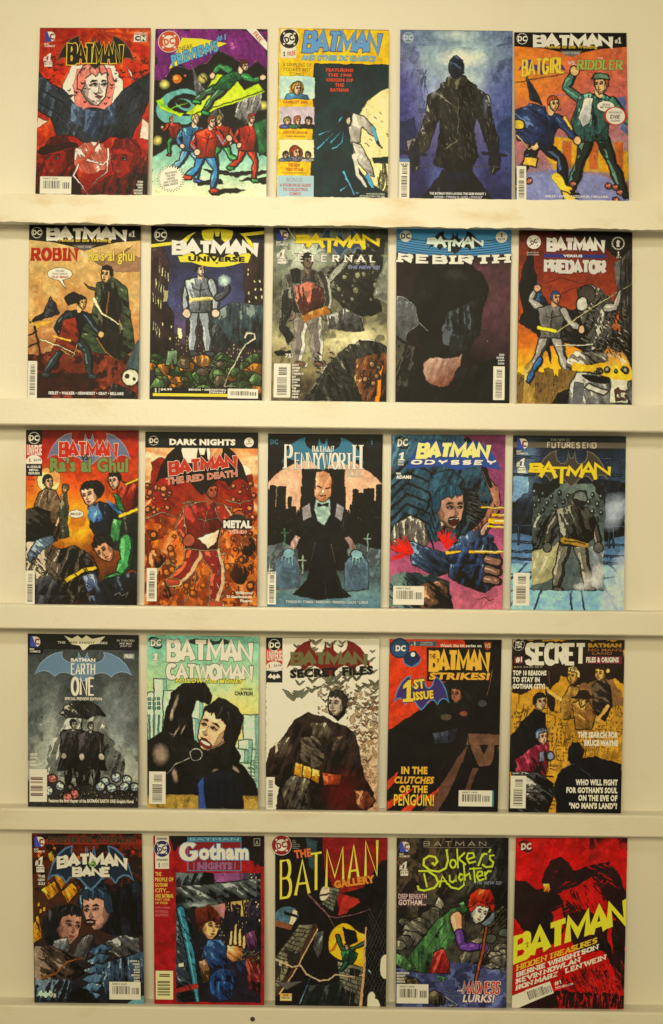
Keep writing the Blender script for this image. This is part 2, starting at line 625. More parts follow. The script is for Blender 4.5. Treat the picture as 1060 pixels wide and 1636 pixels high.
        torso = [(n[0] - sw, n[1] + .03 * h), (n[0] - .04 * h, n[1] - .015 * h), (n[0] + .04 * h, n[1] - .015 * h), (n[0] + sw, n[1] + .03 * h),
                 (n[0] * .4 + hp[0] * .6 + hw * 1.05, n[1] * .4 + hp[1] * .6), (hp[0] + hw, hp[1] + .03 * h), (hp[0] - hw, hp[1] + .03 * h),
                 (n[0] * .4 + hp[0] * .6 - hw * 1.05, n[1] * .4 + hp[1] * .6)]
        if coat is not None:
            c2 = [(torso[0][0], torso[0][1]), torso[1], torso[2], torso[3], (hp[0] + hw * 1.4, hp[1]), (hp[0] + hw * 1.9, hp[1] + .26 * h),
                  (hp[0], hp[1] + .22 * h), (hp[0] - hw * 1.9, hp[1] + .27 * h), (hp[0] - hw * 1.4, hp[1])]
            self.form(c2, tuple(v * .35 for v in coat), coat, tuple(min(255, v * 1.5 + 12) for v in coat), edge=rim, ew=1.2, nz=.5)
        else:
            self.form(torso, tuple(v * .35 for v in top), top, tuple(min(255, v * 1.4 + 10) for v in top), edge=rim, ew=1.3, spot=.26, nz=.5)
        self.limb([q(p) for p in P['ar']], w * .8, w * .5, coat or top, rim, hl=hl)
        mid = (n[0] * .5 + hp[0] * .5, n[1] * .5 + hp[1] * .5)
        self.line([(n[0], n[1] + .05 * h), mid, (hp[0], hp[1])], rim, .5, .3).line([(n[0] - sw * .5, n[1] + .1 * h), (mid[0], n[1] + .13 * h), (n[0] + sw * .5, n[1] + .1 * h)], rim, .4, .3)
        for s in ('al', 'ar'):
            a = q(P[s][-1])
            self.ell(a[0], a[1], w * .42, w * .45, skin, edge=(12, 9, 8), ew=.5)
        e = q(P['head'])
        self.ell(n[0] * .6 + e[0] * .4, n[1] * .6 + e[1] * .4, .035 * h, .05 * h, skin)
        self.head(e[0], e[1], .058 * h, hair, skin, f, back)
        return self

    def head(self, x, y, r, hair, skin, f=1, back=False, tilt=0):
        """a three-quarter face turned to the side f: jaw, brow, eyes, nose, mouth, ear, hair"""
        c, s = math.cos(math.radians(tilt)), math.sin(math.radians(tilt))
        T = lambda u, v: (x + (f * u * c - v * s) * r, y + (f * u * s + v * c) * r)
        P = lambda pts: [T(*p) for p in pts]
        self.poly(P([(-.86, -.5), (-.5, -1.12), (.2, -1.2), (.76, -.8), (.84, -.1), (.7, .62), (.3, 1.14), (-.12, 1.1), (-.6, .62), (-.9, .1)]), hair if back else skin, edge=(16, 11, 9), ew=.5)
        if back:
            return self
        dk = tuple(v * .45 for v in skin)
        md = tuple(v * .74 for v in skin)
        lt = tuple(min(255, v * 1.14 + 6) for v in skin)
        jaw = self.pm(P([(-.86, -.5), (-.5, -1.12), (.2, -1.2), (.76, -.8), (.84, -.1), (.7, .62), (.3, 1.14), (-.12, 1.1), (-.6, .62), (-.9, .1)]))
        self.put(jaw & self.pm(P([(-.9, -.4), (-.5, -.2), (-.3, .3), (-.34, .7), (.1, .9), (.3, 1.2), (-.3, 1.3), (-1, .7)])), md)
        self.put(jaw & self.pm(P([(-.9, -.1), (-.62, .1), (-.5, .6), (-.1, .98), (.2, 1.2), (-.4, 1.2), (-1, .5)])), dk, .8)
        self.put(jaw & self.em(*T(.52, .32), r * .2, r * .16, tilt), lt, .8)
        self.put(jaw & self.em(*T(.3, -.56), r * .36, r * .13, tilt), lt, .7)
        self.put(self.pm(P([(-.2, -.3), (.18, -.26), (.28, -.1), (.2, .04), (-.14, .02)])), md, .9).put(self.pm(P([(.46, -.26), (.76, -.3), (.78, 0), (.52, .02)])), md, .9)
        self.poly(P([(.33, -.2), (.38, .1), (.54, .3), (.46, .38), (.26, .34), (.3, .1)]), md).poly(P([(.24, .32), (.46, .4), (.3, .42)]), dk)
        for u, wd in ((.04, 1.0), (.6, .8)):
            self.poly(P([(u - .24 * wd, -.26), (u - .1, -.38), (u + .2 * wd, -.33), (u + .02, -.29)]), (26, 17, 12))
            self.poly(P([(u - .16 * wd, -.08), (u, -.15), (u + .15 * wd, -.07), (u, -.03)]), (232, 222, 198))
            self.ell(*T(u + .03, -.09), r * .055, r * .07, (22, 16, 12)).line(P([(u - .18 * wd, -.09), (u, -.16), (u + .16 * wd, -.08)]), (20, 14, 11), r * .045)
        self.poly(P([(.06, .62), (.28, .56), (.54, .6), (.32, .66)]), (118, 52, 40)).poly(P([(.1, .64), (.32, .66), (.52, .62), (.34, .75)]), (150, 78, 62)).line(P([(.2, .88), (.44, .86)]), md, r * .09)
        self.ell(*T(-.64, .06), r * .15, r * .26, md, tilt).line(P([(-.66, -.06), (-.6, .16)]), dk, r * .07)
        self.poly(P([(-1.0, .2), (-1.02, -.6), (-.66, -1.2), (0, -1.44), (.6, -1.24), (.86, -.62), (.74, -.8), (.5, -.72), (.3, -.84), (.1, -.6), (-.1, -.74), (-.3, -.6), (-.5, -.5), (-.54, -.12), (-.7, .3)]), hair, edge=(16, 11, 9), ew=min(.35, r * .06))
        hl = tuple(min(255, v * 1.5 + 20) for v in hair)
        hd = tuple(v * .5 for v in hair)
        for q in range(5):
            u = -.8 + q * .3
            self.line(P([(u * .7, -1.28 + abs(u) * .3), (u * .95 - .06, -.95), (u + .02, -.66)]), hl if q % 2 else hd, r * .1, r * .03, .8)
        return self

    def flower(self, cx, cy, r, c):
        self.ell(cx, cy, r, r * .9, tuple(v * .5 for v in c), edge=(16, 14, 12), ew=.5)
        for k in range(6):
            a = k * 1.05 + self.r.random()
            self.ell(cx + r * .5 * math.cos(a), cy + r * .45 * math.sin(a), r * .5, r * .38, tuple(v * (.75 + .05 * k) for v in c), rot=math.degrees(a) + 90, edge=tuple(v * .4 for v in c), ew=.3)
        self.ell(cx, cy, r * .3, r * .26, c)
        return self

    def finish(self, amp=1.0):
        """hand-drawn unevenness: edges wander, inked contours and hatching gather in the darker passages"""
        dx = (self.nf(2, 1) - .5) * 6.5 * amp + (self.nf(4, 2) - .5) * 2.2 * amp
        dy = (self.nf(3, 4) - .5) * 6.5 * amp + (self.nf(4, 6) - .5) * 2.2 * amp
        ix = np.clip((GX + dx) * PW / 100, 0, PW - 1).astype(int)
        iy = np.clip((GY + dy) * PH / 150, 0, PH - 1).astype(int)
        self.a = self.a[iy, ix]
        L = self.a @ np.array([.3, .59, .11])
        B_ = (L + np.roll(L, 1, 0) + np.roll(L, 1, 1) + np.roll(L, (1, 1), (0, 1))) / 4
        gy, gx = np.gradient(B_)
        e = np.hypot(gx, gy) * (.5 + self.nf(2, 8))
        self.a *= (1 - .55 * np.clip((e - 10) / 16, 0, 1))[..., None]
        w = GX * .9 + GY * .55 + (self.nf(0, 7) - .5) * 22
        h = (np.sin(w * 5.2) > .55) & (self.nf(3, 9) > .56) & (L < 120)
        self.a *= np.where(h, .66, 1.0)[..., None]
        h2 = (np.sin((GX * .5 - GY * .8 + (self.nf(1, 3) - .5) * 18) * 5.4) > .55) & (self.nf(2, 12) > .57) & (L > 45)
        self.a += (np.minimum(255, self.a * 1.35 + 14) - self.a) * (h2 * .42)[..., None]
        self.a *= (1 + (self.nf(3, 6) - .5) * .26)[..., None]
        m_ = (self.a @ np.array([.3, .59, .11]))[..., None]
        self.a = np.clip((m_ + (self.a - m_) * 1.09 - 60) * 1.06 + 62, 0, 255)
        return self

    def grain(self, al=.10):
        n = (self.nf(4) - .5) * 2 * al + (self.nf(2, 9) - .5) * al
        self.a = np.clip(self.a * (1 + n[..., None]), 0, 255)
        return self

    def image(self, row):
        lin = np.clip(to_lin(np.clip(self.a, 0, 255)) / ILL[row], 0.006, 0.82)
        px_ = np.ones((PH, PW, 4), np.float32)
        px_[..., :3] = to_srgb(lin)
        im = bpy.data.images.new("cover_print", PW, PH)
        im.pixels.foreach_set(px_[::-1].ravel())
        im.update()
        im.pack()
        return im


# ------------------------------------------------------------------ lettering
def arc(cx, cy, rx, ry, a0, a1, n=9):
    return [(cx + rx * math.cos(math.radians(a0 + (a1 - a0) * i / n)), cy + ry * math.sin(math.radians(a0 + (a1 - a0) * i / n))) for i in range(n + 1)]


S_ = [(.96, .8), (.84, .95), (.5, 1), (.18, .95), (.04, .78), (.12, .6), (.5, .51), (.88, .4), (.98, .22), (.84, .05), (.5, 0), (.16, .05), (.03, .2)]
GLYPH = {
    'A': (1, [[(0, 0), (.5, 1), (1, 0)], [(.17, .32), (.83, .32)]]),
    'B': (.85, [[(0, .52), (.6, .52)] + arc(.62, .26, .38, .26, 90, -90) + [(0, 0), (0, 1), (.58, 1)] + arc(.58, .76, .34, .24, 90, -90) + [(.3, .52)]]),
    'C': (.9, [arc(.5, .5, .5, .5, 42, 318, 14)]),
    'D': (.9, [[(0, 0), (0, 1), (.45, 1)] + arc(.45, .5, .55, .5, 90, -90, 12) + [(0, 0)]]),
    'E': (.8, [[(1, 1), (0, 1), (0, 0), (1, 0)], [(0, .52), (.8, .52)]]),
    'F': (.75, [[(1, 1), (0, 1), (0, 0)], [(0, .52), (.8, .52)]]),
    'G': (.95, [arc(.5, .5, .5, .5, 42, 330, 14) + [(.95, .45), (.55, .45)]]),
    'H': (.9, [[(0, 0), (0, 1)], [(1, 0), (1, 1)], [(0, .52), (1, .52)]]),
    'I': (.22, [[(.5, 0), (.5, 1)]]),
    'J': (.6, [[(.9, 1), (.9, .25)] + arc(.5, .25, .4, .25, 0, -170)]),
    'K': (.9, [[(0, 0), (0, 1)], [(.95, 1), (.05, .45)], [(.3, .6), (1, 0)]]),
    'L': (.75, [[(0, 1), (0, 0), (1, 0)]]),
    'M': (1.2, [[(0, 0), (.04, 1), (.5, .26), (.96, 1), (1, 0)]]),
    'N': (.95, [[(0, 0), (0, 1), (1, 0), (1, 1)]]),
    'O': (1, [arc(.5, .5, .5, .5, 90, 450, 18)]),
    'P': (.8, [[(0, 0), (0, 1), (.6, 1)] + arc(.6, .74, .38, .26, 90, -90) + [(0, .48)]]),
    'R': (.88, [[(0, 0), (0, 1), (.6, 1)] + arc(.6, .75, .36, .25, 90, -90) + [(0, .5)], [(.45, .5), (1, 0)]]),
    'S': (.82, [S_]),
    'T': (.9, [[(0, 1), (1, 1)], [(.5, 1), (.5, 0)]]),
    'U': (.9, [[(0, 1), (0, .3)] + arc(.5, .3, .5, .3, 180, 360) + [(1, 1)]]),
    'V': (1, [[(0, 1), (.5, 0), (1, 1)]]),
    'W': (1.35, [[(0, 1), (.25, 0), (.5, .9), (.75, 0), (1, 1)]]),
    'Y': (.95, [[(0, 1), (.5, .5), (1, 1)], [(.5, .5), (.5, 0)]]),
    'Z': (.9, [[(0, 1), (1, 1), (0, 0), (1, 0)]]),
    '1': (.3, [[(0, .8), (.7, 1), (.7, 0)]]),
    '.': (.02, [[(.5, 0), (.5, .08)]]),
    '!': (.05, [[(.5, 1), (.5, .3)], [(.5, .1), (.5, 0)]]),
}
# wedge lettering: strokes that taper to points, the T driven far below the line
GLYPH_WEDGE = {
    'B': (.95, [[(-.1, 1), (.85, 1), (1, .8), (.75, .56), (0, .52)], [(.75, .56), (1, .4), (.95, .2), (.5, .18), (-.15, .2)], [(.12, 1), (.08, .2)]]),
    'A': (1.05, [[(-.15, -.45), (.5, 1.12), (1.1, -.55)], [(.1, .28), (1.05, .22)]]),
    'T': (1.0, [[(-.6, .62), (1.0, .62)], [(.52, .62), (.5, -1.2)]]),
    'M': (1.1, [[(-.05, -.3), (.1, .66), (.55, -.1), (1, .95), (1, -.5)]]),
    'N': (1.15, [[(0, -.7), (0, 1.1), (1, -.05), (1, .8)]]),
}


def ribbon(pts, tv, th, grow=0.0):
    """left and right rails of a stroke; thickness tv across upright strokes, th across level ones"""
    n = len(pts)
    closed = math.dist(pts[0], pts[-1]) < 1e-6
    nor, hw = [], []
    for i in range(n - 1):
        dx, dy = pts[i + 1][0] - pts[i][0], pts[i + 1][1] - pts[i][1]
        l = math.hypot(dx, dy) or 1e-9
        nor.append((-dy / l, dx / l))
        hw.append((tv * abs(dy) / l + th * abs(dx) / l) / 2 + grow)
    left, right = [], []
    for i in range(n):
        a = (i - 1) if i else (n - 2 if closed else 0)
        b_ = i if i < n - 1 else (0 if closed else n - 2)
        mx, my = nor[a][0] + nor[b_][0], nor[a][1] + nor[b_][1]
        l = math.hypot(mx, my)
        if l < .2:
            mx, my, l = nor[a][0], nor[a][1], 1
        mx, my = mx / l, my / l
        cosv = max(.74, mx * nor[a][0] + my * nor[a][1])
        w = (hw[a] + hw[b_]) / 2 / cosv
        ex = ey = 0
        if grow and not closed and i in (0, n - 1):
            k = 0 if i == 0 else n - 2
            sg = -1 if i == 0 else 1
            dx, dy = pts[k + 1][0] - pts[k][0], pts[k + 1][1] - pts[k][1]
            ll = math.hypot(dx, dy) or 1e-9
            ex, ey = sg * dx / ll * grow, sg * dy / ll * grow
        left.append((pts[i][0] + mx * w + ex, pts[i][1] + my * w + ey))
        right.append((pts[i][0] - mx * w + ex, pts[i][1] - my * w + ey))
    return left, right


_font_cache = {}


def font_mesh(s, off, sp=None):
    sp = max(0, off) * 1.6 if sp is None else sp
    key = (s, round(off, 4), round(sp, 4))
    if key not in _font_cache:
        cu = bpy.data.curves.new("lettering", 'FONT')
        cu.body = s
        cu.offset = off
        cu.resolution_u = 2
        cu.space_character = 1 + sp
        o = bpy.data.objects.new("lettering", cu)
        me = o.to_mesh()
        V = [(v.co.x, v.co.y) for v in me.vertices]
        F = [tuple(p.vertices) for p in me.polygons]
        o.to_mesh_clear()
        bpy.data.objects.remove(o)
        bpy.data.curves.remove(cu)
        _font_cache[key] = (V, F)
    return _font_cache[key]


class Book:
    """collects the printed parts of one comic book; every face lies at its own height above the cover"""

    def __init__(self, row, corners):
        self.row = row
        self.c = corners
        self.parts = {}
        self.block = 0
        self.hold = False
        self.wander = 0.3

    def add(self, part, pts, faces, z, col):
        if part in ('caption_lettering', 'title_lettering'):
            part = (part, self.block)
        V, F, C, cols = self.parts.setdefault(part, ([], [], [], []))
        if col not in cols:
            cols.append(col)
        k = len(V)
        V.extend((p[0], p[1], z) for p in pts)
        for f in faces:
            F.append(tuple(i + k for i in f))
            C.append(cols.index(col))

    def tris(self, part, pts, faces, z, col, k0=0):
        # thickened letters overlap themselves: every face gets a hair's breadth of its own
        for i, f in enumerate(faces):
            self.add(part, [pts[k] for k in f], [tuple(range(len(f)))], z + ((i + k0) % 9) * .011, col)

    def pg(self, part, pts, col, z=.15):
        self.add(part, pts, [tuple(range(len(pts)))], z, col)

    def rect(self, part, x0, y0, x1, y1, col, z=.15, o=None, ow=.5, rot=0):
        def rr(e):
            p = [(x0 - e, y0 - e), (x1 + e, y0 - e), (x1 + e, y1 + e), (x0 - e, y1 + e)]
            return [self.turn(q, ((x0 + x1) / 2, (y0 + y1) / 2), rot) for q in p]
        if o is not None:
            self.pg(part, rr(ow), o, z - .06)
        self.pg(part, rr(0), col, z)

    def disc(self, part, cx, cy, rx, ry, col, z=.15, n=28, pts=None):
        self.pg(part, [(cx + rx * math.cos(2 * math.pi * i / n), cy + ry * math.sin(2 * math.pi * i / n)) for i in range(n)], col, z)

    @staticmethod
    def turn(p, c, rot):
        if not rot:
            return p
        a = math.radians(rot)
        dx, dy = p[0] - c[0], p[1] - c[1]
        return (c[0] + dx * math.cos(a) + dy * math.sin(a), c[1] - dx * math.sin(a) + dy * math.cos(a))

    def t(self, part, s, x0, y0, x1, y1, col, o=None, ow=.6, b=.02, rot=0, sh=0, z=.45, tv=None, th=None, serif=0, wedge=False, warp=None, gap=.28, o2=None, ow2=0):
        """lettering fitted to the box x0..x1, y0..y1; tv/th = stroke lettering, else the plain face thickened by b"""
        if not self.hold:
            self.block += 1
        W_, H_ = x1 - x0, y1 - y0
        cen = ((x0 + x1) / 2, (y0 + y1) / 2)

        def fin(u, v):
            u = u + sh * (cen[1] - v)
            if warp:
                u, v = warp(u, v)
            return self.turn((u, v), cen, rot)
        if s == '1' and tv is None:
            shape = [(0, .76), (.46, 1), (.74, 1), (.74, .15), (1, .15), (1, 0), (0, 0), (0, .15), (.34, .15), (.34, .7), (0, .6)]
            k_ = max(W_, H_ * .5)
            P1 = [fin(cen[0] + (x - .5) * k_, y1 - y * H_) for x, y in shape]
            if o is not None:
                l_, r_ = ribbon(P1 + [P1[0]], 2 * ow, 2 * ow)
                self.add(part, l_ + r_, [(i, i + 1, 13 + i, 12 + i) for i in range(11)], z - .1, o)
            self.add(part, P1, [tuple(range(11))], z, col)
            return
        if tv is None:
            V, F = font_mesh(s, b)
            if not V:
                return
            xs, ys = [v[0] for v in V], [v[1] for v in V]
            ax, ay = min(xs), min(ys)
            kx, ky = W_ / max(1e-6, max(xs) - ax), H_ / max(1e-6, max(ys) - ay)
            put = lambda VV: [fin(x0 + (x - ax) * kx, y1 - (y - ay) * ky) for x, y in VV]
            for cc, w, zz in ((o2, ow + ow2, z - .24), (o, ow, z - .12)):
                if cc is not None:
                    V2, F2 = font_mesh(s, b + w / max(.001, (kx + ky) / 2), max(0, b) * 1.6)
                    self.tris(part, put(V2), F2, zz, cc)
            self.tris(part, put(V), F, z, col)
            return
        th = tv if th is None else th
        G = GLYPH_WEDGE if wedge else GLYPH
        total, items = 0.0, []
        for ch in s:
            if ch == ' ':
                total += .45
                continue
            w, st = G[ch]
            items.append((total, w, st))
            total += w + gap
        total -= gap
        kx = (W_ - tv) / total
        hh = H_ - th
        for cc, gr, zb in ((o2, ow + ow2, z - .36), (o, ow, z - .18), (col, 0.0, z)):
            if cc is None:
                continue
            n = 0
            for x, w, strokes in items:
                for st in strokes:
                    P = [(x0 + tv / 2 + (x + a * w) * kx, y1 - th / 2 - c * hh) for a, c in st]
                    L, R = ribbon(P, tv, th, gr)
                    pts = [fin(*q) for q in L] + [fin(*q) for q in R]
                    m_ = len(P)
                    self.tris(part, pts, [(i, i + 1, m_ + i + 1, m_ + i) for i in range(m_ - 1)], zb + (n % 3) * .04, cc, n * 4)
                    n += 1
                    if serif:
                        for e, (a, c) in ((0, st[0]), (-1, st[-1])):
                            nb = st[1] if e == 0 else st[-2]
                            if abs(a - nb[0]) * w * kx < abs(c - nb[1]) * hh and (c < .02 or c > .98):
                                ux, uy = P[0] if e == 0 else P[-1]
                                sw = serif / 2 + gr
                                hh2 = th * .5 + gr
                                self.add(part, [fin(ux - sw, uy - hh2), fin(ux + sw, uy - hh2), fin(ux + sw, uy + hh2), fin(ux - sw, uy + hh2)], [(0, 1, 2, 3)], zb + (n % 8) * .017, cc)
                                n += 1

    def lines(self, part, ss, x0, y0, x1, lh, col, al='c', b=.02, sh=0, rot=0, fill=.72, o=None, ow=.4, k=.62):
        """several lines of small lettering, each about as wide as its words at this height"""
        self.block += 1
        self.hold = True
        for i, s in enumerate(ss):
            h = lh * fill
            w = min(x1 - x0, len(s) * h * k)
            a = x0 if al == 'l' else (x1 - w if al == 'r' else (x0 + x1 - w) / 2)
            self.t(part, s, a, y0 + i * lh, a + w, y0 + i * lh + h, col, b=b, sh=sh, rot=rot, o=o, ow=ow)
        self.hold = False

    # ---- marks that recur on the covers
    def barcode(self, x0, y0, x1, y1, vert=False, bg=(226, 214, 176), fg=(60, 52, 40), rot=0, seed=1, note=True, bars=None):
        rg = random.Random(seed)
        c = ((x0 + x1) / 2, (y0 + y1) / 2)
        q = lambda p: [self.turn(a, c, rot) for a in p]
        self.pg('barcode', q([(x0, y0), (x1, y0), (x1, y1), (x0, y1)]), bg, .2)
        if bars:
            a0, b0, a1, b1 = bars
        elif vert:
            a0, b0, a1, b1 = x0 + (x1 - x0) * .2, y0 + (y1 - y0) * .1, x1 - (x1 - x0) * .22, y1 - (y1 - y0) * .06
        else:
            a0, b0, a1, b1 = x0 + (x1 - x0) * .1, y0 + (y1 - y0) * .24, x1 - (x1 - x0) * .06, y1 - (y1 - y0) * .3
        L = (b1 - b0) if vert else (a1 - a0)
        p = 0
        while p < L:
            w = rg.choice([.35, .35, .6, .9])
            f = p / L
            if (.66 < f < .72 and not vert) or (.28 < f < .34 and vert):
                p += .8
                continue
            if vert:
                s = .15 if f < .3 else 0
                self.pg('barcode', q([(a0 + (a1 - a0) * s, b0 + p), (a1, b0 + p), (a1, b0 + min(L, p + w)), (a0 + (a1 - a0) * s, b0 + min(L, p + w))]), fg, .28)
            else:
                s = .2 if f > .7 else 0
                self.pg('barcode', q([(a0 + p, b0 + (b1 - b0) * s), (a0 + min(L, p + w), b0 + (b1 - b0) * s), (a0 + min(L, p + w), b1), (a0 + p, b1)]), fg, .28)
            p += w + rg.choice([.4, .5, .8])
        if note and not vert and not rot:
            self.t('barcode', 'DIRECT SALES', a0, y0 + (y1 - y0) * .08, a0 + (a1 - a0) * .55, y0 + (y1 - y0) * .17, fg, z=.3)

    def logo_disc(self, cx, cy, r, white=(226, 216, 186), bg=(16, 15, 14), inv=False, bold=.045):
        n = 'publisher_logo'
        k = 150 * self.aspect() / 100          # keeps discs round on the page
        self.disc(n, cx, cy, r, r * k, white, .2)
        if not inv:
            self.disc(n, cx, cy, r * .91, r * .91 * k, bg, .26)
        self.t(n, 'DC', cx - r * .8, cy - r * .5 * k, cx + r * .8, cy + r * .5 * k, bg if inv else white, b=bold, z=.4)

    def aspect(self):
        (a, b_, c, d) = self.c
        w = math.dist(a, b_)
        h = math.dist(a, d)
        return w * 1.0 / h * 1.0

    def logo_bullet(self, cx, cy, r, ring, white, tilt=18, txt=None, star=None):
        n = 'publisher_logo'
        k = 150 * self.aspect() / 100
        self.disc(n, cx, cy, r * 1.05, r * 1.05 * k, white, .16)
        self.disc(n, cx, cy, r, r * k, ring, .22)
        self.disc(n, cx, cy, r * .6, r * .6 * k, white, .28)
        for a in (45, 135, 225, 315):
            x, y = cx + r * .78 * math.cos(math.radians(a)), cy + r * .78 * k * math.sin(math.radians(a))
            pts = []
            for i in range(10):
                q = r * (.17 if i % 2 == 0 else .07)
                an = math.radians(-90 + i * 36)
                pts.append((x + q * math.cos(an), y + q * k * math.sin(an)))
            self.pg(n, pts, star or white, .3)
        self.t(n, 'DC', cx - r * .5, cy - r * .34, cx + r * .5, cy + r * .34, txt or ring, b=.05, rot=tilt, z=.42)

    def logo_peel(self, x0, y0, x1, y1, blue=(52, 66, 140), white=(226, 214, 182), words=True):
        n = 'publisher_logo'
        w, h = x1 - x0, y1 - y0
        P = lambda u, v: (x0 + u * w, y0 + v * h)
        self.pg(n, [P(0, 0), P(.34, 0), P(.9, 1), P(0, 1)], blue, .18)
        out = [P(.22, 0)] + [P(.5 + .5 * math.cos(math.radians(a)), .5 + .5 * math.sin(math.radians(a))) for a in range(-80, 81, 10)]
        self.pg(n, [P(.22, 0), P(.6, 0)] + [P(.55 + .45 * math.cos(math.radians(a)), .5 + .5 * math.sin(math.radians(a))) for a in range(-70, 71, 14)] + [P(.7, 1), P(.45, .62)], white, .24)
        cc = [P(.72 + .2 * math.cos(math.radians(a)), .5 + .24 * math.sin(math.radians(a))) for a in range(40, 321, 20)]
        L, R = ribbon(cc, w * .12, w * .12)
        self.add(n, L + R, [(i, i + 1, len(cc) + i + 1, len(cc) + i) for i in range(len(cc) - 1)], .3, (120, 40, 24))
        if words:
            self.t(n, 'DC', x0 - .4, y1 + 1.2, x0 + w * .4, y1 + 2.9, white, b=.03)
            self.t(n, 'COMICS', x0 - .4, y1 + 3.2, x1, y1 + 4.9, white, b=.03)

    def logo_spin(self, x0, y0, x1, y1, white=(220, 210, 180), dark=(30, 28, 24)):
        n = 'publisher_logo'
        w, h = x1 - x0, y1 - y0
        cx, cy = (x0 + x1) / 2, (y0 + y1) / 2
        for a0, a1, r in ((150, 290, .52), (-20, 130, .52)):
            pts = [self.turn((cx + w * r * math.cos(math.radians(a)), cy + h * r * .8 * math.sin(math.radians(a))), (cx, cy), -25) for a in range(a0, a1 + 1, 10)]
            m_ = len(pts)
            L, R = [], []
            for i, p in enumerate(pts):
                k = math.sin(math.pi * i / (m_ - 1)) * .8 + .12
                dx, dy = p[0] - cx, p[1] - cy
                l = math.hypot(dx, dy)
                L.append((p[0] + dx / l * k, p[1] + dy / l * k))
                R.append((p[0] - dx / l * k, p[1] - dy / l * k))
            self.add(n, L + R, [(i, i + 1, m_ + i + 1, m_ + i) for i in range(m_ - 1)], .2, dark)
        self.t(n, 'DC', x0 + w * .14, y0 + h * .2, x1 - w * .1, y1 - h * .2, white, o=dark, ow=.5, b=.05, rot=4, sh=.12)

    def number(self, x0, y0, x1, y1, white=(226, 214, 182), price='$2.99', box=True):
        n = 'issue_number'
        w, h = x1 - x0, y1 - y0
        self.t(n, '#', x0, y0 + h * .22, x0 + w * .36, y0 + h * .6, white, b=.03, sh=.1)
        self.t(n, '1', x0 + w * .36, y0, x0 + w * .95, y0 + h * .62, white, b=.06, sh=.12)
        if box:
            self.rect(n, x0 + w * .12, y0 + h * .66, x1, y1, white, .2)
            self.t(n, price, x0 + w * .17, y0 + h * .71, x1 - w * .05, y0 + h * .9, (70, 60, 46), b=.0)

    def wings(self, x0, y0, x1, y1, col, o=None, ow=.7, part='emblem', z=.2, flare=0):
        """a winged badge behind the title"""
        half = [(0, .2), (.045, .2), (.09, .02), (.12, .28), (.2, .36), (.3, .36), (.4, .26), (.44, .12), (.42, 0), (.58, .06), (.74, .2), (.88, .42), (1, .78),
                (.9, .68), (.78, .66), (.66, .72), (.58, .84), (.48, .72), (.36, .7), (.24, .76), (.12, .9), (0, 1)]
        cx, w, h = (x0 + x1) / 2, (x1 - x0) / 2, y1 - y0
        P = [(cx + a * w, y0 + c * h) for a, c in half] + [(cx - a * w, y0 + c * h) for a, c in half[::-1][1:-1]]
        if o is not None:
            L, R = ribbon(P + [P[0]], 2 * ow, 2 * ow)
            self.add(part, L + R, [(i, i + 1, len(P) + 2 + i, len(P) + 1 + i) for i in range(len(P))], z + .05, o)
        self.pg(part, P, col, z)

    def balloon(self, cx, cy, rx, ry, tail, col=(230, 220, 190), o=(30, 24, 20), z=.2):
        n = 'speech_balloon'
        self.disc(n, cx, cy, rx + .5, ry + .5, o, z - .05)
        if tail:
            self.pg(n, [(cx - rx * .3, cy + (ry * .7 if tail[1] > cy else -ry * .7)), (cx + rx * .25, cy + (ry * .7 if tail[1] > cy else -ry * .7)), tail], o, z - .03)
            self.pg(n, [(cx - rx * .2, cy + (ry * .7 if tail[1] > cy else -ry * .7)), (cx + rx * .15, cy + (ry * .7 if tail[1] > cy else -ry * .7)), (tail[0] * .9 + cx * .1, tail[1] * .9 + cy * .1)], col, z + .02)
        self.disc(n, cx, cy, rx, ry, col, z)


# ------------------------------------------------------------------ a comic book: cover, pages, back cover, printed parts
def cover_mat(im):
    m, nt, b = new_mat("glossy_cover")
    tx = nt.nodes.new("ShaderNodeTexImage")
    tx.image = im
    tx.extension = 'EXTEND'
    nt.links.new(tx.outputs["Color"], b.inputs["Base Color"])
    b.inputs["Roughness"].default_value = 0.42
    b.inputs["Specular IOR Level"].default_value = 0.09
    paper_bump(nt, b)
    return m


Y_BOTTOM, Y_TOP = -0.0135, 0.0065       # the books lean back: lower edge forward, upper edge towards the panel
THICK = 0.0026


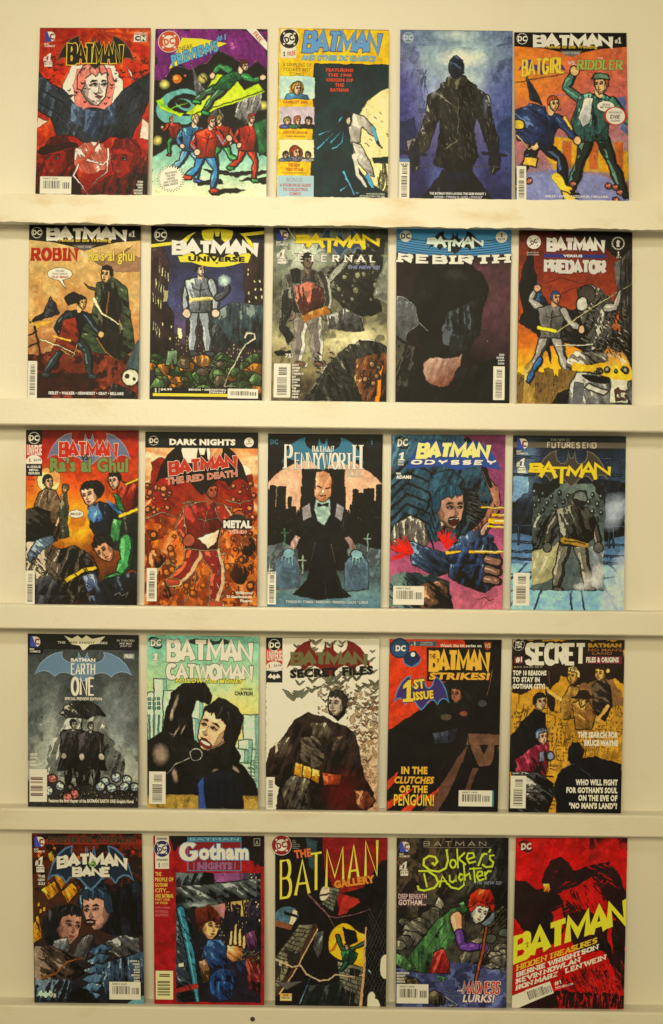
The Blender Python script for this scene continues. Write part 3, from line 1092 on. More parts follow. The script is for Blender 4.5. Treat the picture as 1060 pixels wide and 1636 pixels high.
def build_book(bk, art, label, spine=None, group='comic books set out along the ledges'):
    row = bk.row
    TL, TR, BR, BL = bk.c
    lean = random.Random(sum(int(v[0]) for v in bk.c))
    dy = lean.uniform(-.0012, .0012)
    A, B = px(*TL, Y_TOP + dy), px(*TR, Y_TOP + dy)
    Dd, Cc = px(*BL, Y_BOTTOM), px(*BR, Y_BOTTOM)
    zf = FLOOR[row] + 0.0003
    # the lower edge stands on the ledge
    Dd, Cc = (Dd[0], Y_BOTTOM, zf), (Cc[0], Y_BOTTOM, zf)
    up = np.array(A) - np.array(Dd)
    ac = np.array(Cc) - np.array(Dd)
    nrm = np.cross(ac, up)
    nrm = nrm / np.linalg.norm(nrm)
    if nrm[1] > 0:
        nrm = -nrm
    root = bpy.data.objects.new("comic_book", None)
    sc.collection.objects.link(root)
    org = (np.array(Dd) + np.array(Cc)) / 2
    root.location = org
    root["label"] = label
    root["category"] = "comic book"
    root["group"] = group

    def at(u, v, h=0.0):
        """cover units and height in millimetres -> the book's own coordinates"""
        a, c = u / 100, v / 150
        p = (np.array(A) * (1 - a) + np.array(B) * a) * (1 - c) + (np.array(Dd) * (1 - a) + np.array(Cc) * a) * c
        return tuple(p - org + nrm * h * .001)
    # front cover: a thin sheet whose face carries the print
    nx, ny = 4, 6
    V, F, UV = [], [], []
    for j in range(ny + 1):
        for i in range(nx + 1):
            V.append(at(100 * i / nx, 150 * j / ny, 0))
            UV.append((i / nx, 1 - j / ny))
    for j in range(ny):
        for i in range(nx):
            k = j * (nx + 1) + i
            F.append((k, k + nx + 1, k + nx + 2, k + 1))
    nf_ = len(F)
    k0 = len(V)
    ring = [at(0, 0, 0), at(100, 0, 0), at(100, 150, 0), at(0, 150, 0)]
    back = [at(0, 0, -.22), at(100, 0, -.22), at(100, 150, -.22), at(0, 150, -.22)]
    V += ring + back
    for i in range(4):
        j = (i + 1) % 4
        F.append((k0 + i, k0 + 4 + i, k0 + 4 + j, k0 + j))
    F.append((k0 + 4, k0 + 5, k0 + 6, k0 + 7))
    im = art.finish(bk.wander).grain().image(row)
    edge_c = spine or tuple(int(v) for v in art.a[:, :12].mean(axis=(0, 1)) * .7)
    cov = mesh_obj("front_cover", V, F, [cover_mat(im), ink_mat(edge_c, row)], root, [0] * nf_ + [1] * 5)
    uv = cov.data.uv_layers.new(name="UVMap")
    allv = UV + [(0, 1), (1, 1), (1, 0), (0, 0)] * 2
    for lp in cov.data.loops:
        uv.data[lp.index].uv = allv[lp.vertex_index]

    def slab(name, u0, v0, u1, v1, h0, h1, mat):
        P = [at(u0, v0, h0), at(u1, v0, h0), at(u1, v1, h0), at(u0, v1, h0), at(u0, v0, h1), at(u1, v0, h1), at(u1, v1, h1), at(u0, v1, h1)]
        mesh_obj(name, P, [(0, 1, 2, 3), (4, 7, 6, 5), (0, 4, 5, 1), (1, 5, 6, 2), (2, 6, 7, 3), (3, 7, 4, 0)], [mat], root)
    slab("page_block", .25, .5, 99.6, 149.6, -.24, -1.9, M_PAGE)
    slab("back_cover", 0, 0, 100, 150, -1.92, -2.15, ink_mat(edge_c, row))
    for name, (PV, PF, PC, cols) in bk.parts.items():
        mesh_obj(name if isinstance(name, str) else name[0], [at(*p) for p in PV], PF, [ink_mat(c, row) for c in cols], root, PC)
    return root

# ------------------------------------------------------------------ the 25 covers (row, photograph corners TL TR BR BL)
WH = (226, 215, 182)
BK = (20, 17, 14)
YE = (222, 196, 40)

# ---- row 1
B = Book(1, [(64.2, 44.4), (241, 44.8), (235.3, 313.9), (56.6, 312)])
a = Art((176, 38, 14), 1).grad([(0, (150, 36, 12)), (.25, (190, 50, 14)), (.6, (178, 36, 14)), (1, (110, 14, 10))], warp=.3)
a.rays(50, 2, (226, 120, 40), 34, .55, 0, 4).mix((120, 14, 8), 2, .56, .66, .5)
a.poly([(30, 33), (22, 50), (24, 66), (50, 84), (76, 66), (76, 48), (68, 33)], (228, 206, 182))
a.poly([(35, 36), (31, 52), (34, 68), (50, 78), (66, 68), (69, 52), (64, 36)], (214, 122, 102), .6)
a.form([(40, 38), (36, 50), (42, 62), (50, 70), (58, 62), (64, 50), (60, 38)], (214, 140, 118), (228, 206, 180), (232, 216, 192), spot=.1, wob=1)
a.head(50, 52, 15, (214, 122, 102), (230, 208, 184), 1)
a.poly([(78, 33), (86, 48), (84, 40)], (232, 214, 190)).flock(26, 4, 26, 34, 62, (60, 8, 6), 2.4).flock(26, 66, 24, 97, 50, (60, 8, 6), 2.4).flock(16, 30, 48, 70, 68, (92, 14, 10), 1.8)
a.form([(0, 40), (10, 50), (24, 56), (38, 76), (46, 72), (55, 72), (64, 76), (74, 58), (90, 46), (100, 40), (100, 64), (92, 82), (84, 99), (66, 97), (56, 104), (50, 112), (44, 104), (34, 96), (18, 97), (12, 80), (0, 74)],
       (24, 27, 30), (52, 58, 62), (78, 90, 102), wob=.8, edge=(18, 16, 16), ew=1.2, spot=.3, hl=.72)
for p in ([(4, 56), (22, 66), (40, 90)], [(2, 68), (20, 78), (36, 94)], [(96, 56), (80, 66), (62, 90)], [(98, 68), (82, 78), (66, 94)]):
    a.line(p, (22, 22, 24), 1.2, .4)
a.form([(30, 66), (40, 72), (40, 88), (30, 84)], (28, 34, 44), (66, 80, 96), (96, 114, 130)).form([(70, 66), (60, 72), (60, 88), (70, 84)], (28, 34, 44), (66, 80, 96), (96, 114, 130))
a.form([(43, 74), (57, 74), (58, 92), (50, 98), (42, 92)], (26, 32, 44), (50, 62, 80), (80, 96, 114), spot=.3)
a.poly([(0, 80), (10, 84), (0, 90)], (222, 190, 160)).poly([(94, 80), (100, 84), (100, 100), (92, 98)], (224, 190, 160))
a.form([], (150, 60, 40), (200, 110, 84), (228, 200, 176), m=a.em(50, 116, 18, 14, wob=2), spot=.1)
a.line([(36, 108), (46, 118), (60, 122), (66, 116)], (226, 204, 182), 3, .8).line([(40, 122), (50, 110), (56, 100)], (176, 66, 44), 3.4, 1)
a.form([(0, 118), (16, 110), (34, 122), (42, 150), (0, 150)], (50, 6, 6), (110, 16, 12), (150, 40, 22), wob=1, edge=(28, 6, 6), spot=.42)
a.form([(100, 112), (84, 128), (62, 134), (42, 150), (100, 150)], (50, 6, 6), (116, 18, 14), (176, 66, 30), wob=1, edge=(28, 6, 6), spot=.4)
a.head(19, 118, 14.5, (60, 8, 8), (122, 22, 16), -1).head(79, 118, 14.5, (96, 12, 10), (128, 26, 18), -1)
a.poly([(0, 112), (4, 107), (18, 101), (36, 102), (38, 106), (22, 110), (6, 114)], (40, 10, 9), edge=(140, 40, 26), ew=.6).form([(8, 106), (12, 98), (26, 96), (30, 103)], (40, 8, 8), (84, 12, 10), (120, 26, 20), edge=(28, 6, 6))
a.line([(38, 122), (34, 132), (42, 142), (48, 150)], (226, 200, 176), 2.2, .6).line([(64, 108), (64, 128), (50, 140)], (226, 200, 176), 2, .5)
B.wings(16, 7, 86, 37, (34, 28, 20), (120, 76, 52), .35)
B.t('title_lettering', 'BATMAN', 25, 14, 76, 33, (34, 28, 18), o=(224, 190, 52), ow=.8, tv=3.8, th=3, gap=.22)
B.logo_peel(5, 3.5, 14, 12.5)
B.number(4, 23, 12, 35)
B.t('network_mark', 'AS SEEN ON', 85, 3.8, 97, 5.4, WH)
B.rect('network_mark', 85, 6, 97, 12.5, WH, .2)
B.rect('network_mark', 91, 6.4, 96.7, 12.1, (30, 24, 18), .24)
B.t('network_mark', 'C', 86, 7, 90.5, 11.6, (30, 24, 18), b=.07)
B.t('network_mark', 'N', 91.6, 7, 96.2, 11.6, WH, b=.07)
B.barcode(4, 133, 32, 148.3, seed=3)
B.lines('caption_lettering', ['IVAN', 'COHEN', 'WITH', 'LUCIANO', 'VECCHIO'], 70, 136, 96, 2.55, WH, 'r', b=.05)
build_book(B, a, "red comic with black title over a dark slate shape, upper left corner of the rack")

B = Book(1, [(248.5, 46), (427.7, 46.3), (425.8, 315.8), (242.8, 314.5)])
a = Art((16, 14, 14), 2)
a.stars(260, 0, 0, 100, 110, (214, 206, 180), .22)
a.form([(0, 0), (100, 0), (100, 36), (92, 26), (84, 34), (72, 26), (56, 18), (46, 30), (30, 36), (16, 32), (10, 44), (0, 46)], (84, 20, 78), (120, 38, 104), (178, 92, 140), wob=3.2, edge=(196, 110, 150), ew=.8, spot=.1, hl=.76)
a.ell(20, 45, 4.2, 4.2, (196, 104, 30)).ell(19, 44, 2.6, 2.4, (226, 150, 70)).ell(27, 42, 1.2, 1.2, (190, 100, 90))
for x, y in ((43, 44), (4, 100), (97, 68), (9, 50)):
    a.glow(x, y, 5, 5, (236, 222, 110), 1, .5)
a.ell(24, 70, 22, 16, (98, 158, 140), rot=-12).ell(27, 68, 15, 10, (16, 16, 16), rot=-10).ell(28, 68, 9, 5.5, (98, 158, 140), rot=20).ell(26, 67, 6.5, 3.4, (16, 16, 16), rot=20)
a.form([(32, 30), (38, 44), (52, 60), (62, 78), (60, 84), (44, 74), (36, 54)], (50, 48, 46), (150, 146, 134), (190, 184, 166), wob=1)
a.form([(74, 62), (96, 52), (94, 72), (80, 86), (72, 78)], (60, 58, 54), (166, 160, 146), (200, 192, 174), wob=1)
a.hatch(36, 40, 60, 80, (40, 38, 36), 26, 60, 7, .4).hatch(74, 60, 94, 82, (40, 38, 36), 22, 110, 7, .4)
a.poly([(54, 40), (40, 66), (24, 79), (6, 72), (2, 64), (8, 62), (10, 70), (22, 75), (40, 78), (98, 56), (92, 48), (80, 54), (70, 42)], (176, 200, 34))
a.poly([(54, 42), (42, 68), (34, 76), (64, 66), (96, 55), (76, 60)], (196, 212, 52)).line([(34, 77), (96, 55)], (86, 120, 20), .8).line([(4, 66), (14, 72), (30, 66)], (120, 180, 40), 2.4, 1)
a.figure(66, 82, 72, (44, 120, 62), (54, 78, 56), (78, 24, 14), (216, 176, 140), (44, 130, 66), 'fly', hl=(120, 186, 120))
a.poly([(0, 114), (18, 104), (50, 98), (80, 104), (100, 113), (100, 150), (0, 150)], (126, 178, 150))
t = np.clip((GY - 112) / 34, 0, 1) * (a.pm([(0, 114), (18, 104), (50, 98), (80, 104), (100, 113), (100, 150), (0, 150)]))
a.put(t, (214, 218, 160))
for q in ([(44, 125), (70, 128), (100, 126), (100, 129), (72, 131), (52, 129)], [(36, 136), (60, 134), (62, 138), (40, 139)], [(48, 144), (70, 142), (82, 144), (66, 147), (52, 148)], [(76, 133), (100, 132), (100, 138), (88, 136)], [(22, 110), (34, 109), (30, 113)]):
    a.poly(q, (18, 18, 14), 1.4)
a.figure(19, 114, 37, (176, 52, 26), (52, 130, 66), (216, 188, 50), (214, 172, 130), (190, 60, 30), 'run', flip=True)
a.figure(32, 137, 62, (60, 120, 160), (96, 146, 180), (222, 190, 64), (218, 178, 140), (60, 80, 140), 'run', hl=(170, 200, 210))
a.figure(62, 128, 52, (190, 60, 28), (60, 140, 74), (210, 176, 56), (214, 172, 130), (196, 60, 24), 'run', flip=True, hl=(140, 200, 120))
a.figure(82, 136, 62, (182, 44, 22), (176, 46, 26), (150, 40, 20), (216, 176, 140), (54, 136, 70), 'run', hl=(220, 110, 70))
a.form([(88, 84), (100, 80), (100, 108), (94, 112)], (20, 60, 34), (46, 116, 62), (90, 160, 90), wob=.6, edge=BK)
a.figure(46, 146, 70, (186, 52, 24), (54, 124, 170), (116, 60, 30), (218, 178, 140), (190, 56, 26), 'run', hl=(130, 180, 200), bulk=1.1)
n = 'title_lettering'
B.pg('title_banner', [(13, 36), (24, 8), (42, 9), (64, 13)], (224, 206, 40), .2)
B.t(n, 'SNEAK', 19.5, 15, 34, 19, (60, 60, 24), rot=15, b=.0, sh=.2)
B.t(n, 'PREVIEWS', 14, 17, 57, 27, (84, 162, 190), o=(30, 60, 110), ow=.5, rot=19, sh=.14, b=.04)
B.t(n, '#1', 54.5, 5.5, 63, 11, (110, 150, 190), o=(60, 40, 110), ow=.3, rot=12, sh=.2, b=.01)
B.logo_bullet(12.5, 11.5, 9.3, (196, 74, 34), (230, 214, 182), 10)
B.pg('corner_band', [(81, 0), (90, 0), (100, 12.5), (100, 19.5)], (232, 222, 190), .2)
B.t('corner_band', 'FREE', 86.5, 5, 96.5, 9, (190, 80, 50), rot=-48, b=.02)
pts = []
for i in range(56):
    r_ = 12 if i % 2 == 0 else 9.3
    pts.append((16.5 + r_ * math.cos(math.pi * i / 28), 133.5 + r_ * math.sin(math.pi * i / 28)))
pts2 = [(16.5 + (x - 16.5) * 1.06, 133.5 + (y - 133.5) * 1.06) for x, y in pts]
B.pg('starburst', pts2, (40, 40, 30), .14)
B.pg('starburst', pts, (230, 224, 190), .2)
B.lines('starburst', ['FEATURING', 'THE NEW', 'HEROES', 'AND A SNEAK', 'PEEK INSIDE'], 9, 127.5, 24, 2.6, (90, 80, 60), rot=12)
build_book(B, a, "comic with a yellow wedge title, people running on green ground below purple space")

B = Book(1, [(446, 44.5), (622.2, 48), (620, 317), (441.6, 313.3)])
a = Art((16, 44, 42), 3)
a.mix((12, 34, 34), 0, .4, .6)
YL = (216, 172, 26)
a.ell(112, 98, 44, 48, (230, 214, 140)).mix((220, 200, 118), 2, .55, .62, .6, m=a.em(112, 98, 44, 48))
a.hatch(78, 70, 99, 120, (120, 110, 60), 16, 30, 3, .3)
a.poly([(0, 0), (100, 0), (100, 31), (32, 31), (32, 60), (31, 150), (0, 150)], YL)
# a pale suited walker with dark gloves before the moon
P = (206, 196, 170)
a.form([(68, 74), (78, 77), (88, 88), (86, 94), (76, 86), (74, 100), (66, 102), (64, 84)], (120, 112, 96), P, (222, 212, 184), edge=(16, 20, 20), ew=.7, spot=.2)
a.line([(86, 88), (90, 100)], (70, 140, 160), 3.4, 2).line([(90, 99), (94, 105)], (20, 50, 56), 2.4, .6)
a.form([(67, 100), (75, 102), (84, 118), (88, 130), (82, 128), (74, 118)], (120, 112, 96), P, (224, 214, 186), edge=(16, 20, 20), ew=.7, spot=.2)
a.line([(70, 112), (73, 128), (80, 138)], P, 4.5, 3).line([(82, 130), (90, 148)], (70, 150, 172), 4, 2)
a.ell(62, 80, 5.4, 7, (14, 30, 32)).ell(64, 81, 2, 3.2, (196, 178, 140))
for p in ([(38, 94), (48, 89)], [(36, 106), (50, 92)], [(48, 100), (58, 90)], [(50, 106), (58, 100), (60, 90)], [(62, 132), (70, 144)], [(72, 144), (84, 146)], [(58, 142), (64, 138)], [(58, 78), (54, 84)]):
    a.line(p, (80, 160, 184), 1.6, .4)
a.line([(60, 126), (70, 146)], (80, 160, 184), 2.4, 1.2)
a.poly([(86, 114), (100, 112), (100, 118), (87, 118)], (18, 34, 34)).hatch(90, 116, 99, 140, (30, 44, 40), 24, 92, 18, .5)
a.poly([(88, 140), (100, 146), (100, 150), (60, 150), (70, 146)], (14, 34, 34), .8)
B.t('title_lettering', 'BATMAN', 22, 2, 93, 21.5, (96, 148, 190), o=(26, 40, 92), ow=.6, tv=4.4, th=3.4, gap=.16, sh=.14)
B.t('title_lettering', 'AND OTHER DC CLASSICS', 21, 23.5, 88, 28.2, (120, 178, 196), o=(90, 120, 100), ow=.25, b=.03, sh=.2)
B.rect('price_box', 2, 1, 16, 26.5, WH, .1)
B.logo_bullet(9.5, 9.5, 8.6, (38, 30, 20), (226, 216, 190), 22)
B.t('price_box', '1', 4.6, 21, 5.8, 25, BK, b=.03)
B.t('price_box', 'FREE', 8, 20.5, 15.5, 24.5, (200, 70, 50), rot=14, b=.02, sh=.2)
B.lines('caption_lettering', ['A SAMPLING OF', "TODAY'S BEST", 'COMICS'], 4, 31, 30, 4.2, (96, 76, 24), b=.0, k=.7)
B.lines('caption_lettering', ['FEATURING', 'THE 1948', 'ORIGIN OF', 'THE', 'BATMAN'], 39, 35, 72, 4.4, (196, 62, 30), b=.05, k=.86)
for k, (y0, y1, c) in enumerate(((42.5, 62.5, (178, 206, 206)), (69.5, 88.5, (190, 172, 170)), (98, 117.5, (222, 220, 150)))):
    keep = a.a.copy()
    mm = a.pm([(1.5, y0), (33.5, y0), (33.5, y1), (1.5, y1)])
    a.poly([(1.5, y0), (33.5, y0), (33.5, y1), (1.5, y1)], c)
    who = [[(17, 1.0, (196, 150, 56), (84, 140, 170))], [(9, .72, (150, 150, 60), (70, 76, 120)), (18, .74, (190, 90, 40), (70, 120, 80)), (28, .72, (40, 34, 30), (40, 38, 40))],
           [(17, .9, (176, 66, 26), (130, 120, 130)), (8, .62, (40, 34, 30), (100, 130, 150)), (27.5, .62, (60, 44, 34), (206, 200, 180))]][k]
    for x, f, hair, top in who:
        yb = y1 - 8.6 * f
        if k != 1 and f > .85:
            a.form([], tuple(v * .5 for v in hair), hair, tuple(min(255, v * 1.3) for v in hair), m=a.em(x, yb - .4, 6.6 * f, 7.2 * f, wob=.6), spot=.2)
        a.form([(x - 12 * f, y1 + 1), (x - 9 * f, y1 - 3.4 * f), (x - 2 * f, y1 - 5 * f), (x + 2 * f, y1 - 5 * f), (x + 9 * f, y1 - 3.4 * f), (x + 12 * f, y1 + 1)], tuple(v * .5 for v in top), top, tuple(min(255, v * 1.3) for v in top), edge=BK, ew=.5, nz=.6)
        a.head(x, yb, 4.6 * f, hair, (212, 168, 124), 1 if x < 20 else -1)
    a.a = np.where(mm[..., None], a.a, keep)
for s, y, x1 in (('CAMELOT 3000', 64, 27), ('JUSTICE LEAGUE', 91, 27), ('THE NEW', 119.5, 20), ('TEEN TITANS', 123.2, 24)):
    B.t('caption_lettering', s, 32 - x1 if x1 > 22 else 10, y, x1 if x1 > 22 else 21, y + 2.8, (190, 80, 20), b=.04)
B.t('caption_lettering', 'A NEW BEGINNING', 8, 94.8, 25, 96.3, (150, 90, 30))
B.t('caption_lettering', 'THE JUDAS CONTRACT', 5, 127, 27, 128.6, (150, 90, 30))
B.rect('bonus_box', 1, 130, 33.5, 149, (164, 192, 194), .12)
B.t('bonus_box', 'BONUS:', 9, 132, 24, 135.5, (176, 110, 100), b=-.005, z=.3)
B.lines('bonus_box', ['A FOUR-PAGE GUIDE', 'TO COLLECTING', 'COMICS'], 3, 137, 31, 3.8, (186, 74, 60), b=.03)
B.lines('caption_lettering', ['DAVID MAZZUCCHELLI', 'ART FROM BATMAN: YEAR ONE'], 74, 144.5, 97, 2, (200, 200, 160), 'r')
build_book(B, a, "comic with yellow header and left strip of small pictures beside a dark green night scene", spine=(216, 176, 60))

B = Book(1, [(640, 47.5), (819.6, 49.5), (817.7, 320), (638, 318)])
a = Art((120, 140, 170), 4).grad([(0, (104, 120, 132)), (.16, (156, 172, 164)), (.35, (126, 134, 150)), (.6, (80, 78, 112)), (.85, (42, 40, 70)), (1, (26, 24, 46))], warp=.15)
for x, c, w in ((0, (60, 56, 108), 24), (100, (62, 72, 120), 26)):
    a.put(np.clip(1 - np.abs(GX - x) / w, 0, 1) ** .7 * np.clip(1.1 - np.abs(GY - 70) / 90, 0, 1), c, .95)
a.glow(55, 25, 24, 9, (220, 216, 186), .9, .5).glow(56, 46, 22, 14, (206, 212, 190), .8, .7).glow(50, 4, 22, 6, (206, 212, 190), .8, .6).glow(28, 60, 10, 26, (150, 160, 190), .5)
a.hatch(0, 30, 24, 100, (70, 70, 120), 60, 90, 22, .5).hatch(78, 30, 100, 100, (80, 96, 146), 60, 90, 22, .5)
a.mix((40, 40, 70), 2, .58, .66, .4, m=(GX < 22) | (GX > 82))
a.poly([(0, 82), (12, 76), (16, 92), (10, 108), (0, 112)], (36, 40, 66), 1.5).poly([(86, 84), (100, 76), (100, 108), (88, 104)], (44, 58, 92), 1.5)
a.glow(34, 138, 12, 30, (110, 120, 180), .7).glow(66, 138, 12, 30, (110, 120, 180), .7)
G, Mi, Lh = (16, 16, 14), (46, 44, 34), (110, 108, 90)
a.form([(42, 120), (18, 150), (42, 150), (50, 126), (64, 150), (84, 150), (62, 118)], (14, 13, 14), (26, 24, 26), (50, 46, 54), wob=.5)
a.form([(44, 118), (60, 118), (64, 150), (40, 150)], (16, 18, 26), (28, 32, 44), (60, 70, 90), wob=.4)
for f in (1, -1):
    X = lambda x: 52 + f * x
    a.form([(X(-14), 50), (X(-27), 58), (X(-30), 78), (X(-36), 96), (X(-34), 110), (X(-26), 104), (X(-20), 84), (X(-14), 72)], (20, 18, 14), (70, 66, 44) if f > 0 else (44, 42, 36), (150, 150, 130), wob=.4, edge=(14, 13, 12), d=(-.6 * f, -.2))
a.form([(36, 48), (46, 44), (60, 44), (68, 48), (72, 62), (66, 84), (70, 112), (62, 126), (46, 126), (30, 118), (36, 90), (34, 66)], G, Mi, Lh, wob=.6, spot=.45, hl=.78)
a.form([(42, 42), (58, 40), (64, 48), (52, 53), (40, 48)], (28, 26, 20), (66, 60, 42), (110, 104, 80), wob=.6)
a.ell(50, 33, 7, 10.5, (26, 30, 40)).form([(44, 26), (50, 22), (56, 26), (57, 38), (50, 42), (44, 38)], (16, 18, 24), (36, 42, 54), (70, 84, 104))
a.line([(36, 58), (52, 70)], (150, 140, 116), 1.6, .6).line([(52, 60), (52, 92)], (96, 84, 54), 1.2, .8).line([(42, 104), (54, 96)], (100, 90, 70), 2, .5).hatch(36, 52, 68, 112, (140, 130, 100), 70, 70, 5, .6).hatch(18, 56, 30, 104, (150, 146, 126), 22, 100, 6, .6).hatch(72, 56, 88, 104, (130, 130, 124), 22, 80, 6, .6)
for x in (13, 84):
    a.form([(x - 6, 98), (x + 4, 96), (x + 6, 122), (x - 1, 128), (x - 5, 116)], (14, 13, 16), (40, 38, 40), (130, 120, 104), wob=.6)
    a.line([(x - 10, 108), (x + 10, 110)], (30, 28, 34), 3).line([(x + 4, 120), (x + (18 if x < 50 else -18), 120)], (60, 56, 54), 1.2)
a.glow(30, 54, 4, 8, (200, 200, 200), .7).glow(76, 66, 3, 10, (150, 156, 190), .6)
B.logo_disc(7, 7, 4.8, (190, 196, 190), (110, 130, 140))
B.barcode(0, 116, 9, 150, vert=True, seed=7)
B.rect('barcode', 0, 114, 9, 117, (90, 120, 150), .3)
B.t('barcode', '$4.99', 1, 118, 8, 120, (110, 100, 80), z=.3)
B.t('caption_lettering', 'THE BATMAN WHO LAUGHS: THE GRIM KNIGHT 1', 27, 143, 77, 145.3, (216, 206, 190), b=.04)
B.t('caption_lettering', 'SNYDER • TYNION IV • RISSO • STEWART', 31, 146.3, 74, 148.4, (206, 196, 184), b=.02)
build_book(B, a, "blue hazy comic of a dark coated man seen from behind, with hardly any title")

B = Book(1, [(822, 51.5), (1001.4, 52.5), (1005.6, 324), (824, 321)])
a = Art((176, 90, 60), 5).grad([(0, (196, 100, 30)), (.25, (190, 96, 60)), (.55, (170, 92, 84)), (.8, (150, 110, 110)), (1, (120, 84, 76))], 20, 0, 60, 150, warp=.3)
a.glow(0, 40, 60, 40, (216, 140, 30), .8).glow(90, 60, 40, 40, (180, 90, 70), .6)
a.poly([(20, 94), (60, 92), (86, 98), (100, 106), (100, 132), (80, 124), (50, 122), (36, 128)], (196, 140, 30), edge=(130, 130, 90), ew=.8)
for x in (42, 66, 88):
    a.poly([(x, 96), (x + 8, 97), (x + 7, 122), (x - 1, 121)], (176, 92, 40), edge=(140, 130, 80), ew=.6)
a.form([(84, 58), (98, 56), (100, 92), (92, 84), (88, 66)], (60, 70, 110), (100, 110, 140), (150, 150, 160), wob=1.4)
a.poly([(0, 128), (40, 120), (80, 128), (100, 140), (100, 150), (0, 150)], (120, 120, 150), 1).glow(30, 136, 40, 18, (140, 150, 190), .7)
dm = (((GX * 1.2).astype(int) + (GY * 1.2).astype(int)) % 2 == 0) & (GY > 116) & (GX < 60)
a.put(dm, (96, 86, 110), .35)
a.line([(0, 45), (68, 32)], (110, 70, 50), .6).line([(34, 56), (80, 54)], (110, 90, 140), .7).line([(24, 86), (70, 82), (84, 76)], (96, 96, 160), .8)
a.figure(70, 146, 112, (66, 110, 92), (34, 40, 34), (120, 64, 34), (212, 168, 110), (24, 22, 20), 'reach', hl=(120, 170, 140), bulk=1.0)
a.form([(58, 56), (66, 54), (80, 60), (82, 80), (70, 96), (56, 98), (50, 80)], (30, 50, 46), (70, 112, 96), (130, 176, 150), edge=BK, wob=.4)
a.form([(62, 58), (70, 58), (66, 80), (60, 84), (56, 76)], (150, 150, 140), (220, 212, 190), (230, 222, 200), spot=.2)
a.head(76.7, 46.3, 7, (120, 64, 34), (212, 168, 110), -1).poly([(68, 41), (72, 36), (82, 36), (85, 42), (76, 41)], (90, 120, 90), edge=BK)
a.figure(22, 140, 92, (40, 52, 84), (24, 24, 30), (170, 70, 30), (214, 172, 116), (214, 170, 50), 'lunge', hl=(90, 110, 150), bulk=1.05)
a.form([(0, 70), (14, 64), (26, 66), (28, 88), (16, 100), (2, 96)], (20, 26, 44), (48, 62, 96), (96, 116, 150), edge=BK, wob=.5)
a.form([(10, 38), (20, 56), (24, 64), (14, 60)], (24, 30, 40), (50, 66, 70), (90, 110, 110), edge=BK)
a.ell(3, 82, 5, 4, (214, 178, 60), edge=BK).line([(44, 76), (50, 86)], (220, 184, 60), 3.4, 2).line([(36, 128), (46, 144)], (222, 184, 54), 8, 6).poly([(40, 140), (54, 146), (50, 150), (42, 148)], (222, 184, 54), edge=BK)
a.poly([(8, 110), (20, 112), (18, 120), (6, 118)], (214, 170, 60), edge=BK).line([(2, 92), (12, 104), (20, 98)], (200, 176, 120), 1.5, 1)
for x, y in ((51, 134), (82, 136), (88, 137), (92, 141), (88, 148), (12, 132)):
    a.flower(x, y, 2.8, (206, 120, 90))
a.flock(8, 34, 50, 60, 70, (110, 50, 60), 2)
B.pg('header_band', [(0, 0), (100, 0), (100, 12.5), (78, 14.5), (60, 18), (52, 21), (44, 18), (26, 14.5), (0, 12.5)], (22, 16, 12), .1)
HB = dict(tv=4.2, th=2.6, gap=.1)
B.t('title_lettering', 'BATMAN', 16, 2.4, 88, 13.2, WH, tv=4.4, th=2.5, gap=.14)
B.t('title_lettering', 'Prelude to the Wedding', 26, 11.2, 74, 15.2, (216, 180, 46), o=(60, 40, 10), ow=.2, b=.02, sh=.3)
B.pg('part_badge', [(41, 16.5), (60, 16.5), (56, 20), (51, 22), (45, 20)], (110, 104, 94), .2)
B.t('part_badge', 'PART THREE', 43, 17.6, 58, 19.2, (190, 180, 160), z=.3)
B.t('title_lettering', 'BATGIRL', 6, 23, 45, 38, (226, 194, 50), o=(150, 90, 20), ow=.3, tv=2.0, th=1.6, gap=.34, sh=.12, rot=5)
B.wings(3, 24, 46, 38, (76, 44, 110), part='emblem')
B.t('title_lettering', 'VS.', 47, 25.5, 55, 29, (214, 190, 180), b=.03)
B.t('title_lettering', 'RIDDLER', 55.5, 24.5, 96, 33, (166, 170, 70), o=(60, 90, 50), ow=.4, tv=1.7, th=1.2, gap=.4, sh=.1, serif=2.8)
B.t('title_lettering', 'THE', 74, 22, 78.5, 23.8, (210, 190, 160))
B.balloon(80.5, 65.5, 7.6, 4.6, (77, 59))
B.disc('speech_balloon', 89, 74, 10.2, 8.2, (190, 40, 24), .22)
B.disc('speech_balloon', 89, 74, 8.4, 7.4, (226, 214, 184), .26)
B.lines('speech_balloon', ['RIDDLE', 'ME THIS...'], 75, 63.2, 87, 2.4, (80, 70, 60), sh=.2)
B.t('speech_balloon', "WHO'S GOING TO", 83, 70, 95, 71.8, (80, 70, 60), sh=.2)
B.t('speech_balloon', 'DIE', 84.5, 73, 93, 76.4, (50, 44, 40), sh=.2)
B.t('speech_balloon', 'ALONE?', 85, 77.4, 93, 79, (80, 70, 60), sh=.2)
B.logo_disc(7, 5.8, 4.9)
B.t('issue_number', '#', 89.5, 6, 92, 9.6, WH, b=.03)
B.t('issue_number', '1', 92.3, 4, 95, 9.6, WH, b=.05)
B.barcode(1.2, 119, 9.6, 150, vert=True, seed=12)
B.t('caption_lettering', 'SEELEY • JUNG • LUZZAN JR. • BELLAIRE', 26, 144.4, 81, 147, (214, 206, 186), b=.04)
build_book(B, a, "orange comic of two fighting people with white speech balloons, upper right corner of the rack")

# ---- row 2
def wedding(row, c, seed):
    return Book(row, c)


